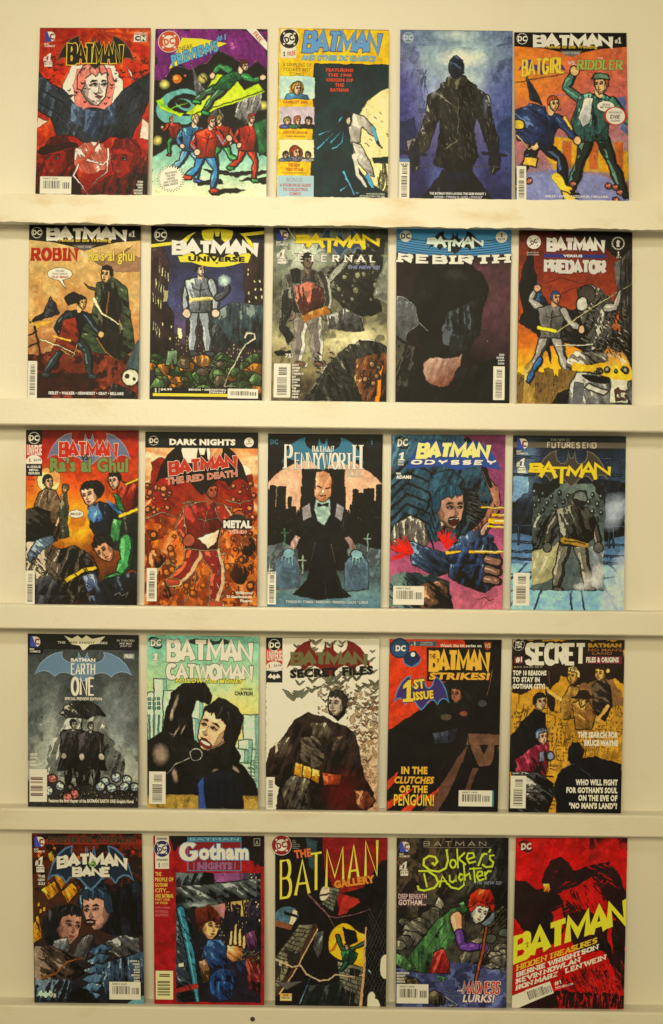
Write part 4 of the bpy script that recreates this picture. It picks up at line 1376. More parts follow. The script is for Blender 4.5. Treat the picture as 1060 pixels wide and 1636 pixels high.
B = Book(2, [(47, 359.5), (225.2, 360.5), (220.8, 637), (44, 635)])
a = Art((190, 150, 84), 6).grad([(0, (202, 170, 104)), (.35, (190, 146, 80)), (.6, (176, 122, 66)), (.76, (150, 84, 46)), (1, (70, 26, 18))], warp=.15)
a.mix((164, 116, 60), 0, .5, .66, .5).mix((210, 182, 120), 2, .55, .66, .4)
a.poly([(58, 32), (82, 24), (100, 14), (100, 40), (78, 40)], (140, 104, 70), .6).poly([(86, 24), (100, 12), (100, 28)], (190, 150, 90))
a.poly([(0, 114), (30, 108), (100, 112), (100, 150), (0, 150)], (96, 36, 22), 1.2)
m = GY > 112
a.mix((40, 16, 14), 2, .5, .56, .9, m=m).mix((140, 60, 34), 3, .56, .64, .8, m=m).mix((30, 14, 12), 5, .55, .6, .8, m=GY > 128)
a.line([(6, 88), (12, 114)], (40, 24, 16), 1.6).line([(0, 96), (8, 92)], (40, 24, 16), 1.2).line([(0, 106), (10, 102)], (40, 24, 16), 1.2)
a.form([(62, 50), (76, 46), (88, 54), (92, 80), (96, 106), (84, 116), (70, 112), (52, 108), (46, 96), (58, 76)], (26, 34, 22), (78, 92, 58), (128, 140, 96), wob=.5, edge=(16, 16, 12), spot=.36)
a.form([(66, 50), (78, 50), (84, 70), (86, 100), (80, 116), (66, 104), (62, 84)], (16, 16, 14), (34, 34, 28), (96, 90, 66), wob=.5, spot=.44)
a.line([(72, 58), (70, 80)], (130, 84, 50), 2, 1.4).line([(62, 98), (70, 110), (82, 118)], (196, 130, 70), 1.2, .8)
a.head(70, 43, 6, (26, 22, 20), (206, 164, 106), -1)
a.line([(62, 56), (54, 54), (50, 50)], (60, 50, 40), 3, 1).line([(84, 78), (86, 86)], (60, 50, 40), 3, 2)
a.line([(59, 64), (66, 76), (82, 86)], (226, 214, 150), 2.6, 1.4).line([(82, 82), (84, 90)], (150, 130, 80), 1.2)
a.form([(20, 62), (28, 76), (12, 82), (2, 84), (14, 76)], (18, 18, 16), (34, 34, 36), (60, 60, 60), edge=BK).poly([(0, 76), (4, 86), (24, 82), (8, 90)], (204, 160, 50))
a.figure(38, 132, 78, (24, 28, 32), (36, 48, 44), (24, 22, 22), (216, 168, 100), (46, 58, 52), 'lunge', hl=(110, 130, 130), bulk=1.05)
a.form([(32, 82), (42, 80), (46, 96), (40, 112), (22, 108), (28, 96)], (80, 22, 12), (160, 52, 28), (200, 90, 50), edge=BK, ew=.8)
a.line([(22, 96), (30, 98), (38, 100)], (210, 160, 60), 2.2).line([(30, 108), (40, 114), (44, 104)], (222, 180, 90), 1)
a.poly([(32, 62), (40, 58), (48, 60), (46, 66), (36, 70)], (22, 20, 18), .8)
a.line([(11, 99), (26, 104), (42, 111)], (226, 212, 150), 1.8, 1)
a.form([(96, 104), (100, 98), (100, 130), (84, 134), (90, 118)], (40, 50, 48), (84, 104, 100), (130, 150, 140), wob=.6)
a.ell(93, 131, 7.5, 7, (196, 188, 150), edge=BK).ell(90, 130, 1.6, 1.8, (40, 34, 26)).ell(96, 133, 1.4, 1.6, (40, 34, 26))
a.form([(76, 136), (90, 140), (98, 144), (98, 150), (74, 150)], (18, 16, 14), (40, 38, 36), (80, 76, 66), wob=.6)
B.pg('header_band', [(0, 0), (100, 0), (100, 13), (78, 15), (60, 19), (50, 22.5), (40, 19), (22, 15), (0, 13)], (20, 15, 12), .1)
B.t('title_lettering', 'BATMAN', 15, 2.6, 88, 13.4, WH, tv=4.4, th=2.5, gap=.14)
B.t('title_lettering', 'Prelude to the Wedding', 25, 11.4, 74, 15.4, (216, 180, 46), o=(60, 40, 10), ow=.2, b=.02, sh=.3)
B.pg('part_badge', [(39, 17), (60, 17), (56, 20.5), (50, 22.5), (43, 20.5)], (92, 84, 72), .2)
B.t('part_badge', 'PART ONE', 44, 18, 56, 19.7, (190, 176, 140), z=.3)
B.t('title_lettering', 'ROBIN', 2, 20, 44, 31, (176, 26, 14), o=(110, 40, 20), ow=.2, tv=2.7, th=1.6, gap=.5, serif=3.8)
B.t('title_lettering', 'VS.', 46, 24.5, 53.5, 27.6, (214, 196, 160), b=.03)
B.t('title_lettering', "Ra's al ghul", 53.5, 21, 95, 34, (224, 196, 60), o=(110, 80, 20), ow=.35, b=.02)
B.balloon(28, 42.5, 11, 5.2, (34, 56))
B.lines('speech_balloon', ['YOU HAD', 'YOUR CHANCE,'], 19, 39, 37, 2.6, (100, 84, 60), sh=.2)
B.t('speech_balloon', 'OLD MAN!', 20.5, 44, 36, 46.4, (176, 40, 30), sh=.2, b=.03)
B.logo_disc(7, 6.6, 4.9)
B.t('issue_number', '#', 89.5, 6.4, 92, 10, WH, b=.03)
B.t('issue_number', '1', 92.3, 4.4, 95, 10, WH, b=.05)
B.barcode(.3, 118, 8.6, 150, vert=True, seed=14)
B.t('caption_lettering', 'SEELEY • WALKER • HENNESSEY • GRAY • BELLAIRE', 19, 144, 87, 146.6, (214, 204, 180), b=.05)
build_book(B, a, "tan comic of two caped sword fighters on red ground with one speech balloon")

B = Book(2, [(242, 360), (422.8, 362), (418.7, 640.3), (239, 637.5)])
a = Art((44, 46, 72), 7).grad([(0, (22, 20, 24)), (.2, (40, 42, 62)), (.45, (62, 64, 92)), (.62, (84, 60, 80)), (.8, (40, 30, 30))], warp=.15)
a.stars(120, 18, 28, 86, 80, (190, 190, 190), .25)
a.mix((36, 34, 50), 0, .5, .7, .5)
WN = (216, 204, 140)
a.skyline(110, 34, (44, 30, 32), WN, 8, 14, 96)
for q in ([(0, 20), (10, 18), (16, 30), (14, 66), (20, 76), (22, 112), (0, 114)], [(100, 14), (88, 18), (82, 34), (84, 66), (100, 68)]):
    a.form(q, (26, 18, 18), (58, 38, 36), (84, 60, 56), edge=(20, 14, 14), spot=.3, hl=.8)
for x0, y0, sx, dx in ((7, 34, 2.6, 1), (4, 46, 2.4, 1), (2, 58, 2.2, 1), (2, 82, 2.0, 1)):
    for k in range(4):
        a.poly([(x0 + k * sx, y0 + k * 2), (x0 + k * sx + 1.1, y0 + k * 2 + .8), (x0 + k * sx + 1.1, y0 + 9 + k * 2), (x0 + k * sx, y0 + 8 + k * 2)], WN)
for x, y in ((91, 46), (96, 46), (92, 53), (97, 53), (93, 60), (98, 60), (92, 67), (85, 36), (85, 40), (86, 56), (87, 64), (10, 84), (18, 86), (17, 96), (19, 106), (5, 110)):
    a.poly([(x, y), (x + 1.8, y + .2), (x + 1.8, y + 3), (x, y + 2.8)], WN)
a.poly([(24, 88), (28, 88), (29, 98), (25, 98)], WN).poly([(12, 56), (16, 56), (15, 66), (11, 66)], (150, 140, 90))
a.form([(72, 66), (100, 68), (100, 106), (84, 104), (66, 98), (50, 84), (60, 72)], (26, 34, 34), (66, 84, 82), (120, 130, 116), wob=.5, edge=(22, 18, 24), spot=.3)
a.form([(40, 80), (60, 84), (74, 104), (60, 110), (50, 94)], (18, 20, 20), (44, 50, 48), (90, 92, 84), wob=.5)
a.form([(26, 56), (34, 48), (46, 44), (58, 50), (58, 62), (40, 64), (34, 80), (28, 72)], (24, 24, 26), (70, 72, 74), (120, 120, 112), wob=.4)
SU = (140, 144, 138)
a.figure(44, 112, 80, SU, (132, 136, 130), (34, 28, 26), (206, 180, 144), (44, 46, 46), 'stand', hl=(190, 190, 174), bulk=1.2)
a.line([(36, 64), (54, 63)], (206, 190, 110), 3.4).line([(38, 65), (53, 64)], (150, 130, 60), .5)
a.limb([(60, 62), (68, 56), (66, 50)], 6, 4, (60, 62, 62)).glow(65, 47, 6, 6, (200, 220, 190), 1, .6)
a.rocks(40, 0, 112, 100, 142, (66, 86, 48), 9)
a.rocks(16, 0, 116, 100, 140, (170, 110, 40), 7)
a.rocks(14, 4, 120, 96, 144, (86, 110, 62), 8)
a.rocks(5, 30, 112, 70, 136, (110, 96, 70), 6)
a.form([(16, 108), (24, 108), (24, 120), (14, 120)], (70, 90, 60), (130, 150, 110), (170, 186, 140), edge=BK)
a.line([(84, 96), (86, 92), (92, 93), (93, 97), (88, 100), (84, 102), (70, 128)], (196, 190, 150), 2, 1.2).line([(70, 128), (66, 138), (76, 138)], (150, 140, 110), 1.2)
a.hatch(40, 114, 60, 124, (190, 180, 150), 20, 20, 6, .4)
B.pg('header_band', [(0, 0), (100, 0), (100, 4), (50, 10), (0, 17)], (22, 17, 15), .08)
B.pg('header_band', [(0, 16.4), (100, 3.6), (100, 6.4), (0, 19.2)], (220, 200, 50), .12)
B.disc('emblem', 58, 19, 33, 16.6, (222, 204, 44), .15)
B.wings(27, 3, 90, 33, (26, 22, 18), z=.2)
B.pg('emblem', [(24, 26.5), (88, 26.5), (86, 31.5), (26, 31.5)], (222, 204, 44), .26)
B.t('title_lettering', 'BATMAN', 18, 13, 95, 25, WH, o=(120, 110, 84), ow=.3, tv=4.8, th=2.9, gap=.14)
B.t('title_lettering', 'UNIVERSE', 33, 26.3, 83, 31, (26, 22, 16), b=.06)
B.logo_disc(8.4, 8.2, 5.7)
n = 'bottom_band'
B.rect(n, 2, 139.3, 70, 144.5, (24, 20, 18), .14)
B.rect(n, 3, 144.5, 70, 147, (216, 194, 50), .16)
B.t(n, '1', 4.6, 140.2, 6.6, 143.8, WH, b=.04, z=.3)
B.rect(n, 8.4, 140, 8.8, 144, WH, .3)
B.t(n, '$4.99', 10, 140.2, 20, 142.4, WH, b=.04, z=.3)
B.t(n, 'BENDIS • DERINGTON', 35, 140.3, 68, 142, WH, b=.04, z=.3)
B.t(n, 'STEWART', 53, 142.5, 68, 144.2, WH, b=.04, z=.3)
B.barcode(69.5, 140, 96.5, 148.2, seed=15, note=False)
build_book(B, a, "night city comic with a yellow oval badge above a standing grey clad man")

B = Book(2, [(437.4, 362), (620.4, 364), (617.6, 642.7), (433.6, 640.3)])
a = Art((110, 112, 84), 8).grad([(0, (60, 62, 48)), (.2, (120, 124, 96)), (.45, (78, 76, 56)), (.65, (150, 140, 96)), (.8, (130, 116, 74)), (1, (60, 50, 38))], warp=.35)
a.glow(28, 22, 22, 22, (224, 224, 186), .9, .8).glow(72, 96, 34, 16, (230, 214, 150), .9, .8).glow(10, 100, 16, 20, (190, 176, 120), .6)
a.line([(12, 0), (18, 10), (26, 14), (32, 26), (40, 30)], (236, 234, 200), 1.6, .5).line([(26, 14), (24, 24), (28, 34)], (236, 234, 200), .9, .3)
a.form([(46, 42), (60, 28), (76, 14), (98, 10), (96, 36), (90, 56), (96, 72), (78, 78), (62, 70), (52, 60)], (16, 16, 12), (44, 44, 34), (110, 108, 82), wob=1.4, spot=.42)
a.balls(34, 54, 28, 92, 66, (120, 116, 84), 3.6, (16, 14, 10))
a.form([(100, 26), (92, 44), (88, 58), (100, 66)], (110, 110, 90), (160, 160, 130), (210, 206, 170), edge=(226, 222, 180), spot=.1)
a.form([(42, 48), (56, 34), (74, 18), (60, 38), (48, 50)], (140, 138, 116), (180, 176, 146), (220, 214, 180), edge=(24, 22, 18))
RM = (226, 222, 186)
a.figure(30, 120, 98, (52, 44, 36), (112, 100, 86), (24, 22, 20), (120, 100, 76), (96, 66, 44), 'stand', hl=(150, 140, 116), bulk=1.3, rim=RM)
a.form([(18, 50), (30, 47), (44, 52), (46, 66), (40, 76), (26, 76), (20, 64)], (24, 14, 12), (92, 40, 34), (190, 110, 80), wob=.6, edge=RM, ew=.8, spot=.4)
a.form([(15, 37), (20, 35), (24, 38), (25, 48), (17, 48)], (14, 13, 12), (30, 28, 24), (60, 54, 44), wob=.4, edge=RM, ew=.8)
a.form([(8, 56), (16, 52), (18, 74), (12, 84), (20, 96), (14, 102), (6, 88)], (16, 15, 13), (44, 42, 36), (130, 126, 104), wob=.6, edge=RM, ew=.8)
a.form([(24, 76), (48, 68), (50, 74), (28, 82)], (120, 70, 20), (190, 120, 40), (220, 170, 80))
a.form([(48, 76), (64, 70), (78, 78), (80, 88), (70, 90), (58, 88), (48, 88)], (28, 26, 24), (110, 106, 94), (190, 184, 160), wob=.6, edge=RM, ew=.8)
a.form([(28, 150), (36, 138), (48, 118), (62, 106), (76, 96), (92, 98), (100, 104), (100, 150)], (18, 18, 16), (62, 62, 50), (140, 132, 104), wob=1.6, edge=RM, ew=.9, spot=.42)
a.hatch(36, 106, 74, 148, (16, 16, 14), 120, 40, 4, .8).hatch(46, 104, 90, 140, (170, 160, 120), 70, 40, 3, .5)
a.form([(74, 112), (100, 108), (100, 150), (80, 150), (72, 130)], (50, 26, 12), (150, 90, 44), (220, 160, 90), wob=1.6, spot=.4)
a.line([(95, 120), (92, 150)], (206, 120, 20), 3, 4).balls(10, 78, 118, 94, 136, (150, 110, 70), 2.6, (40, 20, 10))
a.rain(120, (226, 218, 180), 72, 16, .35, .5).mix((30, 28, 22), 2, .6, .7, .4)
a.poly([(2, 108), (8, 106), (12, 108), (16, 106), (17, 112), (4, 111)], (22, 18, 14))
B.wings(38, 1, 78, 26, (46, 62, 74), (92, 110, 116), .5)
B.t('title_lettering', 'BATMAN', 19, 7, 93, 15.5, (222, 192, 30), o=(90, 70, 20), ow=.35, tv=3.2, th=2.1, wedge=True, gap=.05)
B.t('title_lettering', 'ETERNAL', 21, 24, 90, 30, WH, o=(60, 56, 40), ow=.3, tv=1.7, th=.9, serif=3.4, gap=1.0)
B.t('caption_lettering', 'THE NEW 52!', 65, 33, 93, 36, (120, 130, 156), o=(60, 60, 70), ow=.2, b=.03, sh=.25)
B.logo_peel(3, 3, 13, 11.5)
B.number(3, 19.5, 11.5, 32)
B.t('anniversary_mark', '75', 11.5, 109.5, 17, 113, WH, o=BK, ow=.3, b=.03, sh=.1)
B.barcode(2, 118, 16.5, 147, vert=True, seed=18)
B.lines('caption_lettering', ['SCOTT', 'SNYDER', 'JAMES', 'TYNION IV', 'RAY', 'FAWKES', 'JOHN', 'LAYMAN', 'TIM', 'SEELEY', 'JASON', 'FABOK'], 18, 118.2, 32, 2.5, WH, 'l', b=.05)
build_book(B, a, "rain streaked grey green comic with angular yellow title and a scaly creature")

B = Book(2, [(634, 365), (817.4, 366), (814.2, 645.2), (632, 642.3)])
a = Art((40, 26, 26), 9).grad([(0, (30, 20, 18)), (.5, (36, 24, 24)), (1, (16, 14, 12))], warp=.2)
a.glow(92, 62, 44, 60, (88, 54, 56), .9, .7).glow(70, 34, 24, 8, (110, 60, 70), .5)
# a dark crag in half light
a.form([(20, 34), (40, 27), (60, 28), (74, 36), (80, 52), (76, 78), (68, 100), (56, 118), (30, 116), (20, 96), (12, 66)], (13, 12, 10), (22, 20, 17), (40, 38, 30), wob=2.2, spot=.2, hl=.92)
a.form([(46, 70), (62, 66), (76, 58), (74, 84), (64, 104), (50, 110), (40, 92)], (15, 15, 14), (40, 44, 42), (76, 82, 80), wob=2.4, spot=.42)
a.glow(52, 40, 14, 7, (60, 58, 40), .8)
a.form([(24, 116), (34, 110), (48, 113), (58, 108), (57, 118), (48, 132), (38, 137), (28, 134), (24, 124)], (96, 44, 26), (178, 150, 124), (206, 194, 170), wob=1.8, spot=.2, nz=.35, hl=.8)
a.form([(0, 58), (8, 60), (17, 70), (20, 82), (10, 92), (8, 98), (0, 92)], (66, 66, 62), (100, 100, 94), (130, 130, 120), spot=.1)
for p in ([(1, 58.5), (9, 60), (17, 69), (20.5, 82)], [(20, 83), (11, 89), (8, 96), (9.5, 98)], [(21, 82), (28, 88)]):
    a.line(p, (214, 210, 190), .9, .6)
a.form([(0, 96), (20, 104), (26, 130), (14, 150), (0, 150)], (13, 12, 11), (32, 30, 26), (70, 66, 52), wob=1, spot=.4)
a.form([(30, 150), (60, 120), (86, 112), (100, 120), (100, 150)], (14, 13, 12), (30, 28, 24), (54, 54, 50), wob=1, spot=.3, hl=.85)
a.ell(80, 97, .7, .7, (200, 190, 170))
for k in range(1):
    B.pg('header_band', [(0, 0), (100, 0), (100, 21), (80, 23), (50, 24), (20, 23), (0, 21)], (64, 130, 160), .08)
for k in range(7):
    y = 7 + k * 2.1
    L = [(x, y + (1 - ((x - 50) / 50) ** 2) * 5) for x in range(0, 101, 10)]
    l_, r_ = ribbon(L, .55, .55)
    B.add('header_band', l_ + r_, [(i, i + 1, 12 + i, 11 + i) for i in range(10)], .12 + k * .002, (24, 34, 44))
B.wings(28, 2, 74, 22, (22, 22, 26), z=.18)
B.t('title_lettering', 'BATMAN', 26, 8, 76, 14.5, (206, 214, 206), o=(20, 24, 30), ow=.3, tv=2.4, th=1.6, wedge=True, gap=.05)
B.t('title_lettering', 'REBIRTH', 1, 21.5, 99, 29, (228, 218, 190), o=(24, 30, 44), ow=.4, tv=3.6, th=1.8, serif=6.4, gap=.42, warp=lambda u, v: (u, v + (1 - ((u - 50) / 50) ** 2) * 1.6))
B.logo_disc(8, 6.6, 5, inv=True)
B.disc('issue_number', 91.5, 7, 5, 5, WH, .2)
B.t('issue_number', '1', 90.6, 3.6, 92.6, 7, BK, b=.05)
B.t('issue_number', '$2.99', 88.4, 8, 94.6, 9.8, (60, 56, 50))
B.lines('caption_lettering', ['KING', 'SNYDER', 'JANIN', 'CHUNG'], 78, 107.5, 95, 2.5, (206, 200, 180), 'r', b=.05)
B.barcode(85.6, 118.3, 95.6, 147, vert=True, seed=21)
build_book(B, a, "nearly black comic with blue striped header and large white slab lettering")

B = Book(2, [(830, 368), (1010.6, 371), (1010, 648.4), (826, 646.3)])
a = Art((110, 44, 22), 10).grad([(0, (60, 26, 18)), (.15, (110, 40, 24)), (.4, (140, 54, 28)), (.62, (190, 100, 26)), (.8, (222, 176, 40)), (1, (214, 176, 60))], warp=.1)
a.poly([(30, 0), (100, 0), (100, 70), (92, 60), (90, 26), (70, 10)], (26, 18, 16), 1).form([(84, 28), (100, 14), (100, 120), (90, 100), (88, 60)], (24, 22, 20), (70, 66, 58), (96, 92, 80), wob=.3, spot=.3)
for x in (90, 94, 97):
    a.line([(x, 24), (x + 1, 100)], (26, 22, 20), .8)
a.form([(6, 22), (10, 14), (14, 30), (18, 50), (26, 64), (34, 70), (30, 86), (40, 96), (28, 100), (30, 116), (22, 96), (12, 86), (0, 80), (4, 70), (0, 50)], (14, 13, 13), (24, 22, 22), (46, 44, 48), wob=1, spot=.2, hl=.9)
a.form([(16, 42), (22, 58), (24, 62), (13, 62)], (30, 66, 90), (60, 114, 150), (90, 140, 170))
a.form([(36, 70), (60, 66), (66, 90), (60, 104), (40, 96), (30, 92)], (16, 14, 13), (30, 26, 22), (70, 60, 50), wob=1, spot=.4)
GRY = (150, 142, 124)
a.figure(28, 128, 78, GRY, (146, 138, 120), (40, 60, 96), (196, 150, 110), (56, 100, 150), 'reach', hl=(196, 188, 164), bulk=1.15)
a.line([(18, 84), (32, 87)], (222, 204, 50), 3.4).line([(24, 46), (36, 41), (60, 46), (38, 54)], (86, 26, 18), .8)
# an armoured, tangled opponent
a.form([(52, 50), (62, 46), (70, 50), (80, 58), (86, 72), (80, 84), (94, 90), (90, 104), (78, 100), (66, 112), (56, 108), (60, 88), (54, 70)], (18, 16, 14), (104, 98, 84), (186, 178, 152), wob=1.6, edge=(14, 12, 11), spot=.46)
a.ell(60, 55, 7, 7.5, (60, 54, 44), edge=BK).ell(56, 63, 5, 6, (196, 188, 160), edge=BK).hatch(56, 60, 94, 108, (206, 198, 170), 110, 30, 5, .7).hatch(60, 60, 96, 108, (14, 12, 10), 90, 60, 5, .8)
a.line([(34, 88), (50, 76), (84, 54), (98, 46)], (170, 160, 110), 1.6, 1).line([(32, 100), (66, 98)], (206, 198, 170), 1.4)
a.limb([(78, 66), (86, 66), (90, 52)], 7, 4, (150, 144, 124), hl=(206, 198, 170))
a.form([(50, 104), (64, 104), (78, 106), (80, 112), (62, 116), (48, 114), (42, 128), (46, 134), (40, 134), (44, 110)], (24, 20, 18), (150, 142, 118), (206, 198, 168), wob=.6, spot=.4)
a.hatch(78, 96, 98, 116, (200, 192, 160), 30, 60, 7, .7)
a.skyline(138, 22, (120, 90, 44), None, 8, 0, 52).hatch(0, 118, 46, 150, (70, 50, 26), 60, 90, 5, .5)
a.form([(6, 118), (12, 112), (16, 120), (16, 150), (5, 150)], (120, 90, 40), (184, 150, 70), (206, 176, 90), wob=.3)
a.form([(30, 150), (36, 140), (50, 134), (54, 128), (52, 150)], (14, 12, 12), (36, 32, 30), (180, 172, 150), wob=.6)
a.form([(46, 132), (52, 122), (64, 122), (80, 128), (90, 132), (100, 128), (100, 150), (44, 150)], (60, 58, 54), (150, 146, 130), (196, 190, 166), wob=.6, edge=BK, spot=.3)
a.poly([(56, 124), (80, 126), (80, 132), (62, 130)], BK).poly([(62, 132), (80, 138), (76, 142), (58, 136)], (196, 188, 160), edge=BK).poly([(50, 130), (58, 132), (56, 150), (48, 150)], (90, 88, 84))
a.balls(8, 68, 119, 98, 122, (170, 162, 130), 3, (20, 16, 14))
a.poly([(81, 128), (96, 128), (96, 148), (81, 148)], (206, 196, 160)).mix((60, 30, 20), 3, .54, .6, .9, m=a.pm([(84, 130), (96, 128), (96, 146), (86, 147)]))
a.limb([(20, 112), (14, 122), (10, 130)], 5, 4.5, (50, 94, 140))
B.rect('title_bar', 22, 20.2, 77, 23.2, (44, 50, 110), .16)
B.t('title_lettering', 'BATMAN', 24, 6, 76, 18, (222, 210, 180), o=(40, 44, 100), ow=.3, tv=3.8, th=3.0, gap=.2)
B.t('title_lettering', 'VERSUS', 39, 20.4, 56, 22.8, WH, b=.05)
B.t('title_lettering', 'PREDATOR', 22, 25, 77, 37, (212, 200, 172), o=(60, 50, 60), ow=.3, tv=3.0, th=2.8, gap=.24)
B.logo_bullet(13, 10, 5.9, (224, 214, 184), (224, 214, 184), 20, txt=(60, 40, 30), star=(120, 80, 60))
B.lines('price_lettering', ['$4.95 U.S.A.', '$5.95 CANADA'], 7, 18.5, 18, 2, (200, 188, 160), 'l')
n = 'imprint_logo'
for i in range(22):
    an = 2 * math.pi * i / 22
    x, y = 87.5 + 5.2 * math.cos(an), 10 + 5.2 * math.sin(an)
    B.rect(n, x - .45, y - .6, x + .45, y + .6, (210, 200, 172), .2, rot=90 - math.degrees(an))
B.pg(n, [(86, 13), (86.4, 10.5), (85.6, 9), (87, 6.8), (88.6, 7.4), (89.4, 9), (88.4, 10.2), (88.8, 13)], (214, 202, 174), .2)
B.t(n, '1', 87, 17, 88.6, 20.6, WH, b=.05)
B.t(n, 'OF 3', 86, 21.4, 90, 23, WH)
build_book(B, a, "brown and orange comic with two stacked white title words and a blue bar between them")

# ---- row 3
B = Book(3, [(42, 686.8), (221.8, 687.7), (219, 965), (41, 961.5)])
a = Art((190, 60, 20), 11).grad([(0, (96, 14, 10)), (.12, (150, 26, 12)), (.28, (196, 66, 16)), (.42, (214, 130, 30)), (.55, (204, 116, 24)), (.7, (120, 60, 20)), (1, (20, 16, 14))], warp=.12)
a.glow(20, 44, 16, 16, (226, 200, 90), .8).ell(20, 43, 10.5, 10.5, (236, 222, 130)).glow(44, 84, 22, 20, (226, 190, 40), .9).glow(4, 92, 14, 16, (222, 180, 50), .8)
a.glow(84, 50, 26, 30, (150, 30, 14), .7).mix((150, 50, 14), 0, .55, .66, .5)
a.form([(12, 54), (18, 50), (26, 52), (31, 64), (31, 80), (28, 96), (24, 94), (8, 80), (8, 64)], (50, 36, 24), (140, 112, 76), (190, 164, 120), edge=BK, ew=.8, wob=.4)
a.line([(30, 76), (27, 82)], (200, 160, 120), 2.4).line([(19, 53), (19, 62)], (40, 44, 60), 1.4)
a.head(19.5, 45, 4.8, (34, 26, 20), (200, 150, 110), 1)
a.form([(31, 56), (36, 54), (38, 66), (37, 80), (39, 92), (30, 94), (31, 74)], (30, 34, 24), (84, 86, 60), (160, 140, 100), edge=BK, ew=.6, wob=.3).head(34.5, 51, 3.4, (90, 70, 50), (190, 150, 100), -1)
a.form([(0, 70), (10, 66), (22, 70), (24, 90), (10, 100), (0, 100)], (14, 13, 12), (24, 22, 20), (60, 54, 44), wob=.6)
# dark haired people in blue, green and red jackets bend over something on the ground
a.ell(62, 51, 7.6, 8, (24, 20, 18), wob=.6).head(57, 56, 8.4, (24, 20, 18), (206, 160, 120), -1, tilt=-14)
a.form([(56, 66), (66, 62), (80, 66), (92, 74), (84, 90), (64, 96), (58, 84)], (18, 20, 24), (34, 36, 40), (80, 100, 120), wob=.5, edge=BK)
a.form([(56, 68), (66, 68), (70, 78), (60, 80), (55, 76)], (40, 70, 100), (100, 150, 186), (140, 180, 206)).form([(70, 60), (84, 66), (92, 72), (82, 72)], (40, 70, 100), (100, 150, 186), (140, 180, 206))
a.head(79, 44, 6.4, (26, 20, 18), (200, 156, 116), -1, tilt=-10)
a.form([(84, 44), (100, 46), (100, 70), (88, 74), (80, 60)], (70, 14, 10), (150, 36, 20), (180, 70, 40), edge=BK).line([(90, 46), (100, 42)], (206, 176, 40), 2.4).form([(78, 54), (84, 58), (88, 70), (82, 68)], (20, 60, 30), (60, 130, 60), (110, 170, 90), edge=BK)
a.form([(76, 86), (86, 74), (100, 72), (100, 120), (92, 118), (84, 104), (74, 100)], (16, 18, 16), (44, 44, 38), (80, 78, 64), wob=.4, edge=BK)
a.form([(78, 76), (86, 78), (82, 96), (74, 96)], (30, 80, 40), (80, 150, 76), (130, 190, 110)).line([(84, 74), (100, 68)], (210, 170, 40), 3)
a.limb([(90, 96), (90, 112), (84, 124)], 12, 8, (60, 136, 70), hl=(120, 190, 110)).ell(80, 129, 9, 6, (70, 144, 74), edge=BK, rot=-10).hatch(72, 126, 84, 138, (20, 60, 30), 10, 100, 8, .7)
a.ell(69, 96, 9, 8, (24, 19, 17), rot=30).head(71, 103, 9.4, (24, 19, 17), (196, 138, 96), -1, tilt=-38)
a.form([(0, 96), (14, 94), (30, 104), (44, 100), (60, 108), (66, 122), (58, 140), (40, 150), (0, 150)], (22, 20, 18), (116, 100, 76), (190, 172, 136), wob=2, edge=BK, spot=.45)
a.form([(10, 94), (24, 90), (26, 96), (14, 104), (4, 114), (2, 108)], (40, 50, 60), (96, 116, 124), (150, 166, 164), wob=.6, edge=BK)
a.line([(36, 130), (52, 120), (62, 118)], (206, 164, 40), 4, 3.4).form([(50, 126), (62, 122), (66, 132), (56, 140)], (40, 50, 70), (96, 110, 130), (150, 160, 170), edge=BK)
a.form([(8, 122), (22, 124), (34, 140), (30, 150), (8, 150)], (26, 26, 30), (100, 96, 90), (196, 180, 140), wob=1, edge=BK).hatch(6, 100, 60, 148, (20, 18, 16), 70, 40, 7, .8)
a.form([(66, 130), (100, 120), (100, 150), (50, 150)], (14, 14, 16), (30, 34, 40), (80, 90, 96), wob=1, spot=.4)
a.line([(80, 142), (84, 139), (86, 142), (92, 139), (90, 143)], (210, 200, 160), .5)
B.rect('corner_box', 0, 0, 14.5, 13, BK, .12)
B.rect('corner_box', 0, 13, 14.5, 29.5, (178, 36, 22), .1)
B.logo_disc(7.2, 7, 5.2)
B.t('corner_box', 'UNIVERSE', 1, 12.5, 14, 22, WH, b=.03, z=.3, warp=lambda u, v: (u, v + (.5 if True else 0) * (1 - ((u - 7.2) / 6.5) ** 2)))
B.disc('corner_box', 7.2, 27.5, 7.2, 5.6, WH, .2)
B.t('corner_box', '1', 2.4, 24.8, 4.4, 27.8, (178, 36, 22), b=.07, z=.34)
B.t('corner_box', '$3.99', 7, 25, 13.4, 27.4, (70, 60, 50), z=.34)
B.rect('corner_box', 0, 29.5, 14.5, 40, (24, 24, 28), .24)
B.lines('corner_box', ['6-ISSUE', 'MINI-', 'SERIES'], 1, 31, 13.6, 2.8, WH, b=.03, k=.85)
B.t('caption_lettering', 'ADAMS', 1.6, 42.4, 8.6, 43.9, (110, 40, 20))
B.wings(19, 2.5, 93, 31, (98, 100, 116), (150, 130, 120), .3)
B.t('title_lettering', 'BATMAN', 29, 10, 82, 23.5, (186, 34, 20), o=(226, 200, 150), ow=.45, tv=3.6, th=2.8, gap=.2)
B.t('title_lettering', 'VS.', 49, 21, 57, 26.2, (26, 22, 20), b=.03, sh=.2, rot=8, z=.62)
B.t('title_lettering', "Ra's al Ghul", 21.5, 23.5, 91, 36.5, (110, 130, 62), o=(90, 40, 20), ow=.45, b=.045, z=.5)
B.balloon(45, 72.5, 6.6, 3.2, (47, 67))
B.t('speech_balloon', 'BRUCE?', 40, 71.4, 50, 73.6, BK, sh=.2)
B.barcode(0, 121.5, 8.3, 150, vert=True, seed=31)
build_book(B, a, "orange sunset comic of people gathered over a fallen figure, with a small speech balloon")

